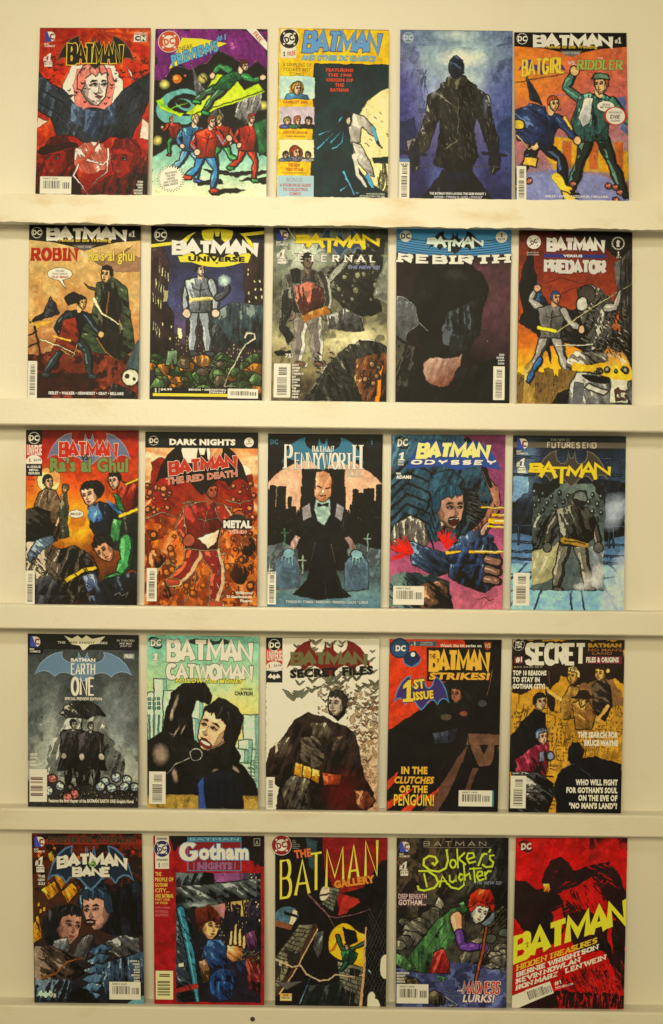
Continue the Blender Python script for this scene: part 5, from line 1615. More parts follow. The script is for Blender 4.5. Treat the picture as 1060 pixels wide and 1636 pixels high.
B = Book(3, [(232.5, 689.5), (412.7, 691), (410.8, 967.8), (231, 965)])
a = Art((150, 60, 20), 12).grad([(0, (200, 150, 90)), (.3, (176, 74, 26)), (.5, (160, 56, 20)), (.75, (186, 96, 30)), (1, (130, 54, 20))], warp=.25)
a.rays(50, 30, (232, 206, 150), 30, .8, 14, 5).glow(8, 28, 22, 16, (230, 204, 150), .9).glow(92, 28, 20, 14, (226, 196, 140), .8)
a.form([(6, 26), (14, 22), (30, 30), (50, 46), (66, 40), (94, 36), (96, 70), (72, 78), (40, 76), (6, 72)], (96, 16, 8), (136, 30, 14), (176, 84, 30), wob=1.5, spot=.2, hl=.8)
a.ell(44, 19, 14, 11, (232, 216, 176), al=.9).ell(78, 33, 16, 6, (232, 214, 170), al=.9)
a.mix((196, 110, 30), 2, .52, .6, .9, m=GY > 66).mix((90, 24, 8), 3, .52, .6, .8, m=GY > 70).hatch(0, 70, 100, 150, (216, 150, 60), 130, 40, 6, .6).hatch(0, 70, 100, 150, (80, 20, 8), 130, 110, 6, .8)
a.balls(26, 2, 46, 24, 72, (196, 110, 60), 2.6, (80, 16, 8)).balls(16, 74, 40, 98, 74, (196, 110, 60), 2.4, (80, 16, 8)).balls(60, 2, 86, 98, 148, (170, 96, 36), 3.2, (70, 20, 8))
for x, y, r_ in ((11, 110, 7.5), (92, 98, 8), (84, 122, 8), (20, 136, 7)):
    a.form([], (50, 14, 6), (150, 80, 34), (200, 140, 80), m=a.em(x, y, r_, r_ * 1.1, wob=1), spot=.5)
# a running figure in dark red with a hot outline
RM = (238, 206, 140)
a.glow(50, 100, 40, 60, (206, 110, 40), .5, .7)
a.figure(50, 152, 112, (128, 34, 26), (116, 30, 26), (70, 20, 14), (146, 70, 44), (150, 60, 34), 'run', hl=(214, 110, 60), bulk=1.3, rim=RM)
a.form([(46, 92), (56, 88), (66, 84), (64, 95), (56, 100)], (200, 170, 120), (232, 216, 180), (240, 226, 196), wob=.8, spot=.05)
for pts in ([(0, 76), (16, 70), (28, 74)], [(72, 58), (84, 62), (96, 58)], [(64, 108), (72, 104), (68, 116), (64, 124)], [(40, 140), (34, 150)], [(64, 130), (68, 142), (76, 134)], [(46, 120), (44, 132)], [(12, 120), (20, 112), (30, 118)], [(34, 62), (40, 60), (44, 70)]):
    a.line(pts, (244, 220, 160), .9, .4)
B.rect('header_band', 0, 0, 100, 14, (20, 22, 22), .1)
B.t('title_lettering', 'DARK NIGHTS', 21.5, 6, 80, 11.6, (224, 208, 170), b=.06)
B.wings(9, 11, 92, 55, (26, 16, 12), z=.14)
B.t('title_lettering', 'BATMAN', 20, 22.5, 82, 34.5, (176, 44, 24), o=(226, 196, 160), ow=.45, tv=4, th=2.8, gap=.24, rot=7, sh=.08)
B.t('title_lettering', 'THE RED DEATH', 18.5, 36.5, 82, 42, (190, 90, 60), o=(226, 190, 150), ow=.25, b=.02, rot=7, sh=.08)
n = 'tie_in_badge'
B.disc(n, 82, 77, 8.6, 6.2, (40, 34, 28), .14)
B.pg(n, [(69, 75), (95.5, 75), (95.5, 84), (69, 84)], (30, 26, 22), .18)
B.t(n, 'METAL', 69.8, 76.2, 95, 83, (214, 202, 170), b=.07, z=.34)
B.t(n, 'TIE-IN', 75, 84.8, 90, 87.4, (190, 50, 30), o=(226, 206, 170), ow=.25, b=.04)
B.logo_disc(7.4, 7.8, 4.2, (214, 200, 164))
B.disc('issue_number', 92, 8.6, 4.2, 4.2, (222, 206, 166), .2)
B.t('issue_number', '1', 91.4, 6, 92.8, 8.6, BK, b=.05)
B.t('issue_number', '$3.99', 89.6, 9.2, 94.4, 10.6, BK)
B.barcode(2, 118, 11, 146.5, vert=True, seed=33)
B.lines('caption_lettering', ['Williamson', 'Di Giandomenico', 'Pasarin'], 68, 137.2, 96, 3.4, (230, 214, 180), 'r', b=.04)
build_book(B, a, "fiery orange brown comic with a running dark red figure and black top band")

B = Book(3, [(428.5, 692.5), (612, 694), (608.3, 972.2), (427, 967)])
a = Art((24, 22, 20), 13)
a.ell(50, 76, 62, 56, (206, 158, 118)).glow(50, 90, 50, 44, (216, 178, 130), .6).mix((196, 146, 110), 0, .5, .66, .4, m=a.em(50, 76, 62, 56))
DK = (22, 20, 18)
for x0, x1, t in ((0, 2, 50), (2, 7, 46), (7, 8, 64), (8, 15.5, 46.5), (15.5, 18, 66), (18, 21, 55), (21, 25, 64), (25, 27, 80), (29, 33, 46), (30, 67, 31), (66, 68, 46), (72, 74, 62), (74, 79, 48), (79, 84, 51), (84, 93, 47), (93, 95, 58), (95, 100, 44)):
    a.poly([(x0, 150), (x0, t), ((x0 + x1) / 2, t - .8), (x1, t), (x1, 150)], DK)
a.poly([(0, 84), (26, 80), (74, 82), (100, 78), (100, 150), (0, 150)], DK, .6)
a.stars(14, 4, 60, 24, 90, (90, 60, 50), .4).stars(14, 76, 60, 98, 90, (90, 60, 50), .4)
a.form([(0, 98), (14, 94), (26, 100), (30, 120), (0, 120)], (50, 56, 54), (70, 78, 74), (96, 104, 96), wob=.5).form([(70, 100), (80, 94), (100, 100), (100, 124), (74, 120)], (50, 56, 54), (70, 78, 74), (110, 118, 106), wob=.5)
a.grad_floor = None
m = a.pm([(0, 120), (30, 118), (70, 118), (100, 114), (100, 150), (0, 150)])
a.put(m * np.clip((GY - 108) / 30, 0, 1), (98, 126, 118)).put(m * np.clip((GY - 136) / 14, 0, 1), (74, 104, 108))
for x in (17, 78):
    a.form([(x - 10, 128), (x - 10, 112), (x - 6, 107), (x + 2, 105), (x + 9, 108), (x + 11, 114), (x + 11, 134), (x - 10, 136)], (60, 76, 80), (82, 102, 108), (110, 128, 130), edge=(190, 140, 110) if x < 50 else DK, ew=.7, spot=.1, hl=.9)
for x, y, c in ((15, 88, (60, 100, 70)), (31, 112, (130, 140, 110)), (88, 92, (130, 150, 130)), (2, 120, (140, 150, 130))):
    a.line([(x, y - 6), (x, y + 9)], c, 1.5).line([(x - 3, y - 2), (x + 3, y - 2)], c, 1.4)
# a bald man in evening dress with open hands
a.form([(28, 64), (40, 60), (60, 60), (69, 66), (72, 82), (66, 100), (60, 120), (40, 120), (34, 98), (26, 84)], (14, 13, 12), (26, 25, 24), (46, 46, 44), wob=.4, spot=.3, hl=.9)
a.form([(30, 64), (37, 60), (39, 72), (31, 76)], (130, 120, 110), (150, 142, 130), (170, 160, 146), spot=.05).form([(67, 64), (60, 60), (59, 72), (65, 76)], (120, 112, 104), (140, 132, 124), (160, 150, 140), spot=.05)
a.form([(42, 56), (54, 56), (55, 70), (50, 80), (44, 76), (41, 66)], (120, 140, 120), (164, 184, 156), (180, 198, 170), spot=.05)
a.poly([(44, 60), (48, 62), (53, 60), (53, 63.5), (48.5, 62.6), (44, 63.5)], (18, 17, 16))
a.form([(40, 44), (42, 34), (48, 32), (54, 34), (56.5, 44), (55, 54), (50, 59), (46, 59), (41, 54)], (150, 90, 56), (206, 158, 112), (220, 184, 136), spot=.2, hl=.75, edge=(30, 22, 18), ew=.5)
a.line([(43, 45.6), (47, 46.2)], (60, 34, 22), .7).line([(50.5, 47), (54, 46.4)], (60, 34, 22), .7).line([(46, 53.6), (51, 53.6)], (90, 50, 36), .6).ell(48.4, 49.6, 1.5, 2, (226, 196, 150))
a.poly([(39.6, 40), (41.4, 40), (41.4, 48), (40, 46)], (60, 36, 24)).poly([(55.4, 40), (57, 40), (56.8, 46), (55.4, 48)], (60, 36, 24))
for f in (1, -1):
    X = lambda x: 48.5 + f * x
    a.form([(X(22), 66), (X(27), 84), (X(18), 92), (X(16), 80)], (14, 13, 12), (28, 27, 26), (60, 58, 54), wob=.4)
    a.form([(X(19), 90), (X(24), 88), (X(31), 101), (X(27), 105)], (120, 96, 84), (168, 136, 116), (190, 156, 134), spot=.05)
    a.ell(X(30), 104, 5, 4, (120, 150, 144), edge=DK, ew=.4)
    for k in range(4):
        a.line([(X(27 + k * 2.6), 106), (X(26 + k * 3.4), 114 - k * 1.2)], (120, 152, 146), 1.7, 1)
# a dark cone of drapery before him
a.form([(44, 90), (53, 90), (58, 98), (60, 116), (66, 134), (74, 140), (60, 142), (50, 143), (38, 142), (22, 139), (34, 128), (38, 112), (40, 98)], (13, 13, 14), (20, 20, 22), (60, 60, 76), wob=.6, spot=.2, hl=.86)
a.line([(42, 94), (39, 110)], (96, 96, 120), .8, .3).line([(56, 96), (60, 112)], (150, 110, 100), .8, .3).line([(60, 126), (68, 139)], (80, 80, 90), .6, .3).line([(50, 128), (52, 142)], (60, 60, 66), .6, .3)
B.wings(12, 3, 84, 32, (50, 108, 120), z=.14)
B.t('title_lettering', 'BATMAN', 38.5, 10.5, 57.5, 15.5, (214, 204, 176), tv=.9, th=.5, serif=1.8, gap=.7)
B.t('title_lettering', 'P', 14, 9.5, 22, 30.5, (216, 206, 180), o=(50, 46, 40), ow=.25, tv=2.6, th=.9, serif=4.6)
B.t('title_lettering', 'ENNYWORT', 23, 16.5, 74, 30.5, (216, 206, 180), o=(50, 46, 40), ow=.25, tv=1.9, th=.7, serif=3, gap=.3)
B.t('title_lettering', 'H', 74, 9.5, 82.5, 30.5, (216, 206, 180), o=(50, 46, 40), ow=.25, tv=2.6, th=.9, serif=4.4)
B.t('title_lettering', 'R.I.P.', 70, 32, 82.5, 37, (200, 186, 156), o=(60, 50, 40), ow=.2, tv=.9, th=.5, serif=1.7, gap=.8)
B.t('publisher_logo', 'DC', 2, 5, 9, 9.6, (50, 100, 110), b=.06)
B.disc('issue_number', 90.5, 7.2, 4, 4, (30, 56, 60), .18)
B.disc('issue_number', 90.5, 7.2, 3.6, 3.6, DK, .22)
B.t('issue_number', '1', 89.8, 5.2, 91.4, 9, (60, 112, 118), b=.05)
B.barcode(.3, 120, 7.8, 148, vert=True, seed=35)
B.t('barcode', '$4.99', .8, 120.6, 7, 122.2, (90, 80, 64), z=.3)
B.lines('headstone_lettering', ['THOMAS', 'WAYNE'], 10, 116, 24, 3.4, (56, 66, 72), b=.0)
B.lines('headstone_lettering', ['MARTHA', 'WAYNE'], 71, 116, 85, 3.4, (56, 66, 72), b=.0)
B.t('caption_lettering', 'TYNION IV • TOMASI • BARROWS • FERREIRA • LUCAS • LOKUS', 16.5, 144.4, 89, 146.6, (200, 196, 170), b=.02)
build_book(B, a, "comic of a bald man in a bow tie between headstones, teal and black")

B = Book(3, [(626, 694), (808, 695), (803, 973), (622, 969)])
a = Art((130, 50, 86), 14).grad([(0, (100, 44, 70)), (.5, (136, 62, 90)), (1, (176, 92, 100))], 60, 0, 90, 150, warp=.2)
a.form([(0, 0), (62, 0), (80, 30), (94, 50), (96, 66), (84, 84), (66, 96), (40, 92), (0, 92)], (16, 24, 28), (54, 90, 100), (90, 124, 130), wob=1, spot=.4, hl=.85)
a.form([(80, 30), (94, 46), (97, 58), (90, 76), (70, 90), (62, 92), (82, 72), (90, 56)], (130, 80, 60), (186, 128, 96), (206, 150, 116), wob=.5, edge=BK)
for k in range(7):
    y = 28 + k * 9
    a.line([(0, y + 10), (14, y - 4), (34, y + 4), (40, y + 20)], (14, 18, 22), 2.6, .8)
a.line([(66, 4), (80, 24), (88, 44)], (14, 16, 18), 5, 3).hatch(66, 48, 82, 74, (150, 150, 130), 40, 20, 8, .4)
# a strongman's bent arm and clasped hands, drawn large, below a shadowed dome of cloth
a.form([(34, 42), (42, 32), (54, 30), (64, 40), (68, 54), (64, 72), (56, 84), (44, 84), (38, 68)], (14, 18, 20), (48, 84, 96), (90, 120, 126), wob=1.2, edge=BK, ew=1, spot=.42, hl=.9)
a.form([(40, 62), (54, 58), (62, 68), (56, 82), (46, 82)], (40, 26, 22), (150, 110, 86), (196, 170, 140), wob=1.4, spot=.5)
a.form([(4, 78), (18, 70), (30, 76), (34, 92), (24, 106), (2, 100), (0, 86)], (26, 24, 22), (126, 116, 96), (190, 180, 150), wob=.6, edge=BK, ew=1)
a.form([(16, 92), (34, 98), (54, 104), (60, 118), (40, 122), (20, 112)], (14, 18, 24), (56, 80, 104), (120, 140, 150), wob=.4, edge=BK, ew=1)
a.form([(52, 100), (62, 92), (78, 88), (92, 94), (98, 108), (96, 126), (84, 136), (66, 130), (52, 122)], (12, 14, 20), (50, 74, 110), (110, 136, 160), wob=1, edge=BK, ew=1.2, spot=.45)
for k, (x, y) in enumerate(((64, 92), (71, 88), (79, 86), (86, 90))):
    a.form([], (30, 40, 56), (70, 96, 124), (140, 156, 166), m=a.em(x, y, 4.6, 5.4, 20 * k), spot=.35)
for y in (108, 116, 124):
    a.limb([(86, y), (96, y + 2)], 7, 6, (120, 84, 66), hl=(190, 150, 120))
a.limb([(82, 84), (86, 78)], 6, 5, (150, 120, 96)).form([(54, 96), (64, 92), (70, 104), (60, 116), (54, 110)], (20, 30, 50), (66, 100, 140), (120, 150, 176))
a.form([(10, 118), (40, 122), (52, 126), (56, 150), (0, 150), (0, 124)], (12, 18, 18), (40, 66, 66), (100, 116, 100), wob=1.2, spot=.45)
a.form([(26, 130), (48, 126), (52, 134), (46, 150), (28, 150), (24, 140)], (20, 14, 10), (130, 90, 60), (190, 140, 96), wob=1.2, edge=BK, spot=.45)
a.head(52, 64, 15, (26, 56, 66), (158, 116, 90), 1).ell(55.4, 74.4, 4, 3, (60, 20, 16), edge=BK).line([(52, 73), (59, 72.6)], (226, 220, 200), 1.1)
for cx, cy, sp, L in ((20, 102, (150, 250), 24), (50, 98, (230, 320), 18)):
    for k in range(26):
        an = math.radians(a.r.uniform(*sp))
        l = L * a.r.uniform(.4, 1)
        a.line([(cx, cy), (cx + l * math.cos(an), cy + l * math.sin(an))], (190, 26, 14), 2.6, .5)
for y, x0, w in ((63, 80, 2), (69, 90, 2.6), (74, 88, 5), (79, 87, 2.6), (101, 70, 3)):
    a.line([(x0, y), (100, y)], (220, 160, 20), w).line([(x0 + 4, y - .3), (100, y - .3)], (240, 220, 130), w * .45)
a.line([(50, 102), (62, 101)], (216, 170, 40), 3.4, 2)
a.line([(78, 142), (84, 140), (88, 143), (92, 141)], (120, 50, 60), .5)
B.pg('emblem', [(15, 25), (24, 6), (36, 4), (50, 9), (52, 4), (56, 4), (58, 9), (76, 5), (88, 14), (97, 30), (88, 29), (78, 27), (70, 28), (58, 31), (46, 27), (34, 28), (24, 29), (13, 30)], (38, 66, 126), .16)
B.t('title_lettering', 'BATMAN', 22, 7, 87, 21, (226, 214, 110), o=(24, 36, 90), ow=.6, tv=4.4, th=3.4, gap=.2, sh=.16)
B.t('title_lettering', 'ODYSSEY', 17.5, 22, 92.5, 26, (222, 212, 184), o=(30, 40, 90), ow=.3, tv=1.9, th=1.0, gap=.5, sh=.3)
B.logo_spin(3.6, 1.6, 15.6, 12.6)
B.t('issue_number', '1', 6.6, 15.6, 12, 22.6, WH, b=.07, sh=.12)
B.lines('issue_number', ['FIRST', 'ISSUE'], 4.6, 23.2, 12.4, 2.2, WH, sh=.12, b=.03)
B.lines('caption_lettering', ['NEAL'], 4.4, 33, 12, 2.5, WH, 'l', b=.05)
B.t('caption_lettering', 'ADAMS', 4.4, 35.6, 18, 38.6, WH, b=.06)
B.barcode(3.4, 131, 30.6, 147, seed=37)
build_book(B, a, "pink and teal comic with red bursts, clasped gloved hands and pale yellow title")

B = Book(3, [(820.4, 695.5), (1000.6, 697), (996.8, 974.4), (816, 972)])
a = Art((60, 90, 116), 15).grad([(0, (24, 26, 30)), (.15, (36, 46, 56)), (.5, (60, 86, 106)), (1, (120, 158, 186))], warp=.2)
a.form([(0, 60), (12, 34), (22, 20), (36, 30), (60, 34), (100, 40), (100, 84), (70, 96), (0, 84)], (14, 16, 18), (30, 36, 42), (60, 76, 88), wob=1.4, spot=.4, hl=.9)
a.glow(6, 40, 20, 20, (120, 150, 170), .9).glow(14, 16, 12, 14, (120, 150, 170), .7).form([(0, 36), (14, 28), (14, 48), (2, 58), (0, 56)], (90, 120, 140), (130, 160, 180), (160, 186, 196), wob=1.2, spot=.05)
STEEL = (50, 70, 90)
for p in ([(0, 18), (100, 20)], [(0, 34), (100, 34)], [(70, 20), (88, 34)], [(88, 20), (70, 34)], [(96, 18), (96, 34)], [(0, 78), (100, 78)], [(0, 92), (100, 94)], [(6, 78), (6, 94)], [(86, 78), (86, 96)], [(90, 78), (90, 96)], [(0, 100), (100, 104)], [(0, 106), (100, 110)]):
    a.line(p, (20, 28, 36), 1.8).line(p, (96, 120, 140), .6)
a.poly([(0, 110), (100, 112), (100, 150), (0, 150)], (124, 162, 190))
for x in (-30, -4, 20, 54, 66, 96, 130):
    a.line([(50 + (x - 50) * .45, 110), (x, 152)], (40, 56, 72), 1.2)
for y in (120, 134):
    a.line([(0, y), (100, y - 14)], (60, 84, 104), .8)
a.mix((150, 180, 196), 0, .5, .64, .5, m=GY > 108)
for cx, cy, rx, ry in ((94, 60, 12, 9), (88, 70, 8, 10), (96, 134, 12, 22), (88, 142, 8, 12), (100, 114, 8, 12)):
    a.glow(cx, cy, rx * 1.4, ry * 1.4, (176, 182, 180), .95, .6)
# an inset picture: a standing grey person, ranks of others behind
a.poly([(18, 41), (82, 41), (82, 133), (18, 133)], (74, 84, 76))
mm = a.pm([(18, 41), (82, 41), (82, 133), (18, 133)])
keep = a.a.copy()
a.glow(60, 48, 24, 18, (110, 120, 104), .9)
a.poly([(18, 41), (44, 41), (30, 54), (18, 60)], (22, 24, 22), 1).poly([(70, 41), (82, 41), (82, 60)], (24, 26, 24), 1)
for k in range(34):
    x, y = 20 + (k * 7.3) % 62, 50 + (k // 9) * 8 + (k % 3) * 2 + abs((k * 7.3) % 62 - 31) * -.06
    a.ell(x, y, 1.9, 2.6, (30, 34, 32)).ell(x - .5, y - .6, .9, 1.2, (150, 156, 136)).poly([(x - 2.6, y + 9), (x - 2, y + 3), (x + 2, y + 3), (x + 2.6, y + 9)], (60, 66, 60)).line([(x - 1, y + 4), (x - 1.4, y + 8)], (130, 136, 116), .6)
a.form([(18, 70), (40, 66), (50, 80), (30, 96), (18, 104)], (22, 24, 22), (88, 94, 82), (160, 160, 136), wob=1.4, spot=.45)
a.form([(18, 100), (42, 92), (46, 104), (36, 124), (18, 130)], (130, 124, 84), (176, 168, 120), (196, 188, 140), wob=1, spot=.05)
a.form([(66, 96), (82, 90), (82, 133), (64, 133)], (84, 90, 86), (140, 146, 136), (180, 184, 170), wob=1, spot=.2)
a.figure(54, 134, 84, (64, 62, 48), (104, 100, 80), (70, 72, 64), (90, 88, 74), (60, 54, 44), 'wide', hl=(196, 180, 150), bulk=1.25)
a.form([(40, 64), (52, 60), (66, 62), (74, 72), (72, 88), (62, 94), (48, 92), (42, 80)], (18, 18, 16), (78, 76, 62), (150, 144, 120), wob=.8, edge=BK, spot=.48)
a.line([(46, 90), (66, 94)], (150, 116, 40), 5, 4.6).line([(47, 90), (65, 93)], (80, 60, 20), .7)
a.ell(60, 54, 5.6, 6.6, (100, 104, 92), edge=BK).poly([(55, 55), (65, 56), (63, 62), (56, 61)], (30, 30, 26), .4)
a.glow(72, 124, 12, 9, (196, 190, 170), 1, .6).glow(78, 116, 8, 7, (190, 184, 166), 1, .6).glow(62, 130, 8, 4, (196, 190, 170), 1, .6)
a.a = np.where(mm[..., None], a.a, keep)
B.rect('header_band', 0, 5.6, 100, 10.6, (92, 82, 62), .1)
B.wings(20, 13, 84, 44, (66, 56, 44), (110, 100, 80), .3)
B.t('title_lettering', 'BATMAN', 14, 24, 87, 33.5, (222, 190, 34), o=(70, 56, 20), ow=.35, tv=3, th=2, wedge=True, gap=.05)
B.t('title_lettering', 'FUTURES END', 30, 5.6, 74, 10.8, (196, 178, 140), o=(60, 50, 36), ow=.2, tv=.9, th=.8, gap=.45)
B.t('caption_lettering', 'THE NEW 52', 33, 2.6, 50, 4.8, (150, 140, 116), b=.0)
B.logo_peel(3.6, 2.8, 13, 11.8)
B.number(3.4, 19.8, 11.6, 32.6)
B.barcode(2, 118.5, 16.4, 146.5, vert=True, seed=39)
build_book(B, a, "steel blue comic with an inset grey picture of a standing person before ranks of figures")

# ---- row 4
B = Book(4, [(44.6, 1012), (221.8, 1014.5), (220.8, 1286.5), (45, 1279.5)])
a = Art((96, 100, 86), 16).grad([(0, (30, 30, 28)), (.12, (56, 58, 52)), (.5, (104, 108, 94)), (.78, (150, 148, 122)), (.9, (60, 56, 46)), (1, (28, 26, 24))], warp=.2)
a.mix((60, 64, 58), 0, .48, .62, .7, m=GY < 110).glow(22, 90, 14, 50, (176, 174, 150), .5).glow(80, 80, 18, 44, (140, 142, 128), .6).glow(48, 46, 26, 20, (40, 40, 38), .8)
a.form([(34, 76), (40, 68), (54, 66), (70, 74), (72, 88), (86, 104), (88, 124), (16, 124), (18, 100)], (70, 70, 60), (120, 120, 102), (176, 172, 146), wob=2.2, spot=.25)
a.form([(29, 69), (34, 62), (44, 58.5), (54, 58.5), (64, 63), (70.5, 71), (62, 70), (54, 73), (44, 72), (36, 73)], (18, 17, 15), (44, 42, 36), (170, 162, 132), wob=.3, edge=BK, spot=.3, hl=.72)
for p in ([(49, 58), (40, 70)], [(49, 58), (48, 71)], [(50, 58), (58, 70)]):
    a.line(p, (20, 18, 16), .5)
a.line([(49, 60), (49, 84)], (30, 28, 24), .8)
a.figure(41, 132, 58, (28, 26, 24), (22, 20, 18), (24, 22, 20), (150, 136, 110), (18, 16, 14), 'stand', coat=(36, 34, 30), hl=(120, 116, 98), bulk=1.25)
a.figure(57, 132, 56, (28, 26, 24), (22, 20, 18), (50, 42, 32), (170, 156, 128), (18, 16, 14), 'stand', coat=(40, 36, 32), hl=(130, 124, 104), bulk=1.35)
a.poly([(0, 128), (40, 132), (100, 130), (100, 150), (0, 150)], (40, 36, 32), 1).balls(70, 30, 132, 100, 146, (96, 84, 66), 2.2, (18, 16, 14))
for x, y in ((19, 136), (29, 132), (70, 128), (80, 124), (90, 126), (76, 133), (87, 132), (97, 132), (66, 132)):
    a.flower(x, y, 4.2, (176, 182, 176))
for x, y in ((22, 126), (42, 139), (36, 142)):
    a.flower(x, y, 4.4, (190, 110, 90))
a.rain(150, (200, 200, 176), 66, 16, .3, .6)
B.rect('header_band', 0, 0, 100, 13.5, (22, 21, 19), .1)
B.pg('header_band', [(0, 13.5), (15, 13.5), (13, 18), (0, 18)], (22, 21, 19), .1)
st = [(33, 1.5), (40, 4), (45, 1.2), (49, 4), (53, 1), (58, 4), (70, 1.6), (64, 8), (56, 9), (52, 13), (49.5, 14), (47, 10), (40, 9)]
B.pg('film_mark', st, (206, 194, 144), .16)
B.t('film_mark', 'THE', 27, 6.4, 34, 8.4, (190, 180, 150), z=.3)
B.t('film_mark', 'DARK KNIGHT', 35.5, 6.4, 60.5, 8.4, (40, 34, 28), z=.3)
B.t('film_mark', 'RISES', 62, 6.4, 72, 8.4, (190, 180, 150), z=.3)
B.lines('caption_lettering', ['IN THEATERS', 'AND IMAX', 'JULY 20'], 80, 4.2, 97, 2.5, (190, 180, 150), b=.01, k=.8)
B.wings(6, 15.5, 94, 41, (92, 116, 124), (130, 146, 146), .25)
B.t('title_lettering', 'BATMAN', 39, 21, 61, 24, (222, 214, 186), b=.04)
B.t('title_lettering', 'EARTH', 39, 25.5, 61, 35.5, (222, 214, 186), tv=1.2, th=1.0, gap=.4)
B.t('title_lettering', 'ONE', 39, 37.5, 61, 53.5, (222, 214, 186), tv=2.2, th=1.4, gap=.42)
B.t('title_lettering', 'SPECIAL PREVIEW EDITION', 33.5, 55, 67, 57.6, WH, b=.03)
B.rect('free_mark', 86.4, 16.2, 96.4, 21.2, (84, 100, 92), .16)
B.t('free_mark', 'FREE!', 87.4, 17, 95.4, 20.4, WH, b=.04, z=.3)
B.logo_peel(2.4, 2.6, 11.4, 11.6)
B.lines('caption_lettering', ['GEOFF', 'JOHNS', 'GARY', 'FRANK'], 2, 104, 16, 3, WH, 'l', b=.04)
B.rect('barcode', 1.6, 117.6, 17.4, 145.8, (220, 208, 172), .2)
for k, y in enumerate((124.5, 128.4, 132, 135.2, 138.2)):
    B.rect('barcode', 2.6, y, 13.6, y + (2.6 if k % 2 == 0 else 1.4), (110, 84, 64), .28)
    B.rect('barcode', 2.6, y + .8, 13.6, y + 1.1, (200, 180, 150), .32)
B.t('caption_lettering', 'Features the first chapter of the BATMAN: EARTH ONE Graphic Novel', 19, 143, 96, 147, WH, b=.04)
build_book(B, a, "grey rainy comic of two coated people under an umbrella above pale flowers")

B = Book(4, [(235.4, 1014.5), (414.2, 1017.4), (412.4, 1290.4), (235.8, 1285.3)])
a = Art((140, 176, 140), 17).grad([(0, (104, 158, 126)), (.3, (166, 184, 120)), (.5, (206, 186, 90)), (.8, (150, 176, 130)), (1, (130, 160, 120))], warp=.25)
LG, MG = (176, 196, 150), (112, 150, 122)
for x0, x1, t in ((0, 14, 50), (6, 17, 38), (14, 30, 48), (24, 40, 64), (38, 50, 56), (40, 46, 72), (86, 100, 68), (82, 94, 90), (72, 90, 98), (78, 100, 110), (94, 100, 98)):
    a.poly([(x0, 150), (x0, t), (x1, t), (x1, 150)], LG, edge=(70, 104, 84), ew=.5).poly([(x1 - 3, 150), (x1 - 3, t + 1), (x1, t), (x1, 150)], MG)
for x in range(1, 12, 4):
    for y in range(54, 66, 4):
        a.poly([(x, y), (x + 2.6, y), (x + 2.6, y + 2.6), (x, y + 2.6)], (80, 116, 96))
    a.line([(x + 1, 70), (x + 1, 110)], (84, 120, 100), 1.4)
a.hatch(88, 96, 100, 130, (80, 116, 96), 24, 0, 8, .5)
GB, GM, GL = (13, 12, 10), (24, 22, 18), (130, 118, 96)
for pts in ([(22, 50), (34, 40), (52, 40), (58, 52), (56, 60), (44, 56), (40, 70), (42, 92), (30, 100), (12, 92), (16, 70)], [(0, 92), (14, 84), (34, 88), (52, 96), (70, 104), (86, 112), (98, 128), (100, 138), (86, 140), (0, 140)], [(66, 98), (76, 90), (84, 104), (80, 118), (68, 112)]):
    a.form(pts, GB, GM, GL, wob=.5, spot=.3, hl=.9)
for cx, cy, rx, ry, rot in ((24, 62, 2, 12, 20), (22, 70, 2, 5, 10), (12, 104, 8, 10, 0), (25, 122, 3, 7, -10), (26, 84, 1.4, 6, 30), (32, 82, 1.2, 5, 30), (62, 118, 4, 3, 0), (80, 116, 5, 2, 40)):
    a.put(np.clip(1.2 - (((GX - cx) * math.cos(math.radians(rot)) + (GY - cy) * math.sin(math.radians(rot))) / rx) ** 2 - ((-(GX - cx) * math.sin(math.radians(rot)) + (GY - cy) * math.cos(math.radians(rot))) / ry) ** 2, 0, 1), (176, 150, 116), .75)
# a smiling dark haired woman
a.form([(52, 62), (64, 54), (76, 58), (86, 70), (84, 84), (78, 98), (64, 104), (52, 100), (46, 84)], (18, 15, 13), (34, 28, 24), (110, 96, 80), wob=.8, spot=.3, hl=.86)
a.head(60, 82, 17, (24, 20, 18), (218, 172, 118), -1, tilt=22)
a.ell(52.5, 94, 6, 2.8, (150, 36, 24), rot=24, edge=BK, ew=.4).ell(52.5, 93.6, 5, 1.7, (232, 226, 206), rot=24)
a.ell(44, 103, 6, 5.6, (190, 180, 150)).ell(44, 103, 4.8, 4.5, (24, 22, 18)).line([(38, 106), (26, 112), (18, 120)], (190, 180, 150), .9)
a.poly([(0, 138), (100, 138), (100, 150), (0, 150)], (150, 120, 50)).mix((110, 86, 36), 2, .5, .6, .8, m=GY > 138)
a.form([(46, 150), (46, 128), (54, 120), (66, 116), (78, 120), (86, 130), (87, 150)], (13, 13, 15), (22, 24, 30), (44, 60, 96), wob=.6, spot=.2, hl=.9).poly([(46, 150), (46, 128), (50, 122), (53, 150)], (44, 66, 110), .4)
B.t('title_lettering', 'BATMAN', 17, 3.5, 95, 23, (222, 210, 178), o=(70, 70, 54), ow=.6, tv=4.6, th=3.6, gap=.2)
B.t('title_lettering', 'CATWOMAN', 17, 24.5, 95, 38.5, (222, 210, 178), o=(70, 70, 54), ow=.6, tv=3.4, th=2.6, gap=.2)
B.t('title_lettering', 'FOLLOW THE MONEY', 26, 37.4, 86, 41.2, (222, 196, 60), o=(50, 44, 24), ow=.4, b=.04, sh=.25)
B.wings(33, 2, 78, 9, (40, 48, 44), z=.14)
B.logo_spin(1.6, 1.8, 13.6, 11.6)
B.t('issue_number', '1', 4.6, 15.6, 10.6, 22, WH, o=(80, 90, 70), ow=.3, b=.07, sh=.12)
B.lines('issue_number', ['FIRST', 'ISSUE'], 3.2, 22.6, 11, 2.2, WH, sh=.12, b=.03)
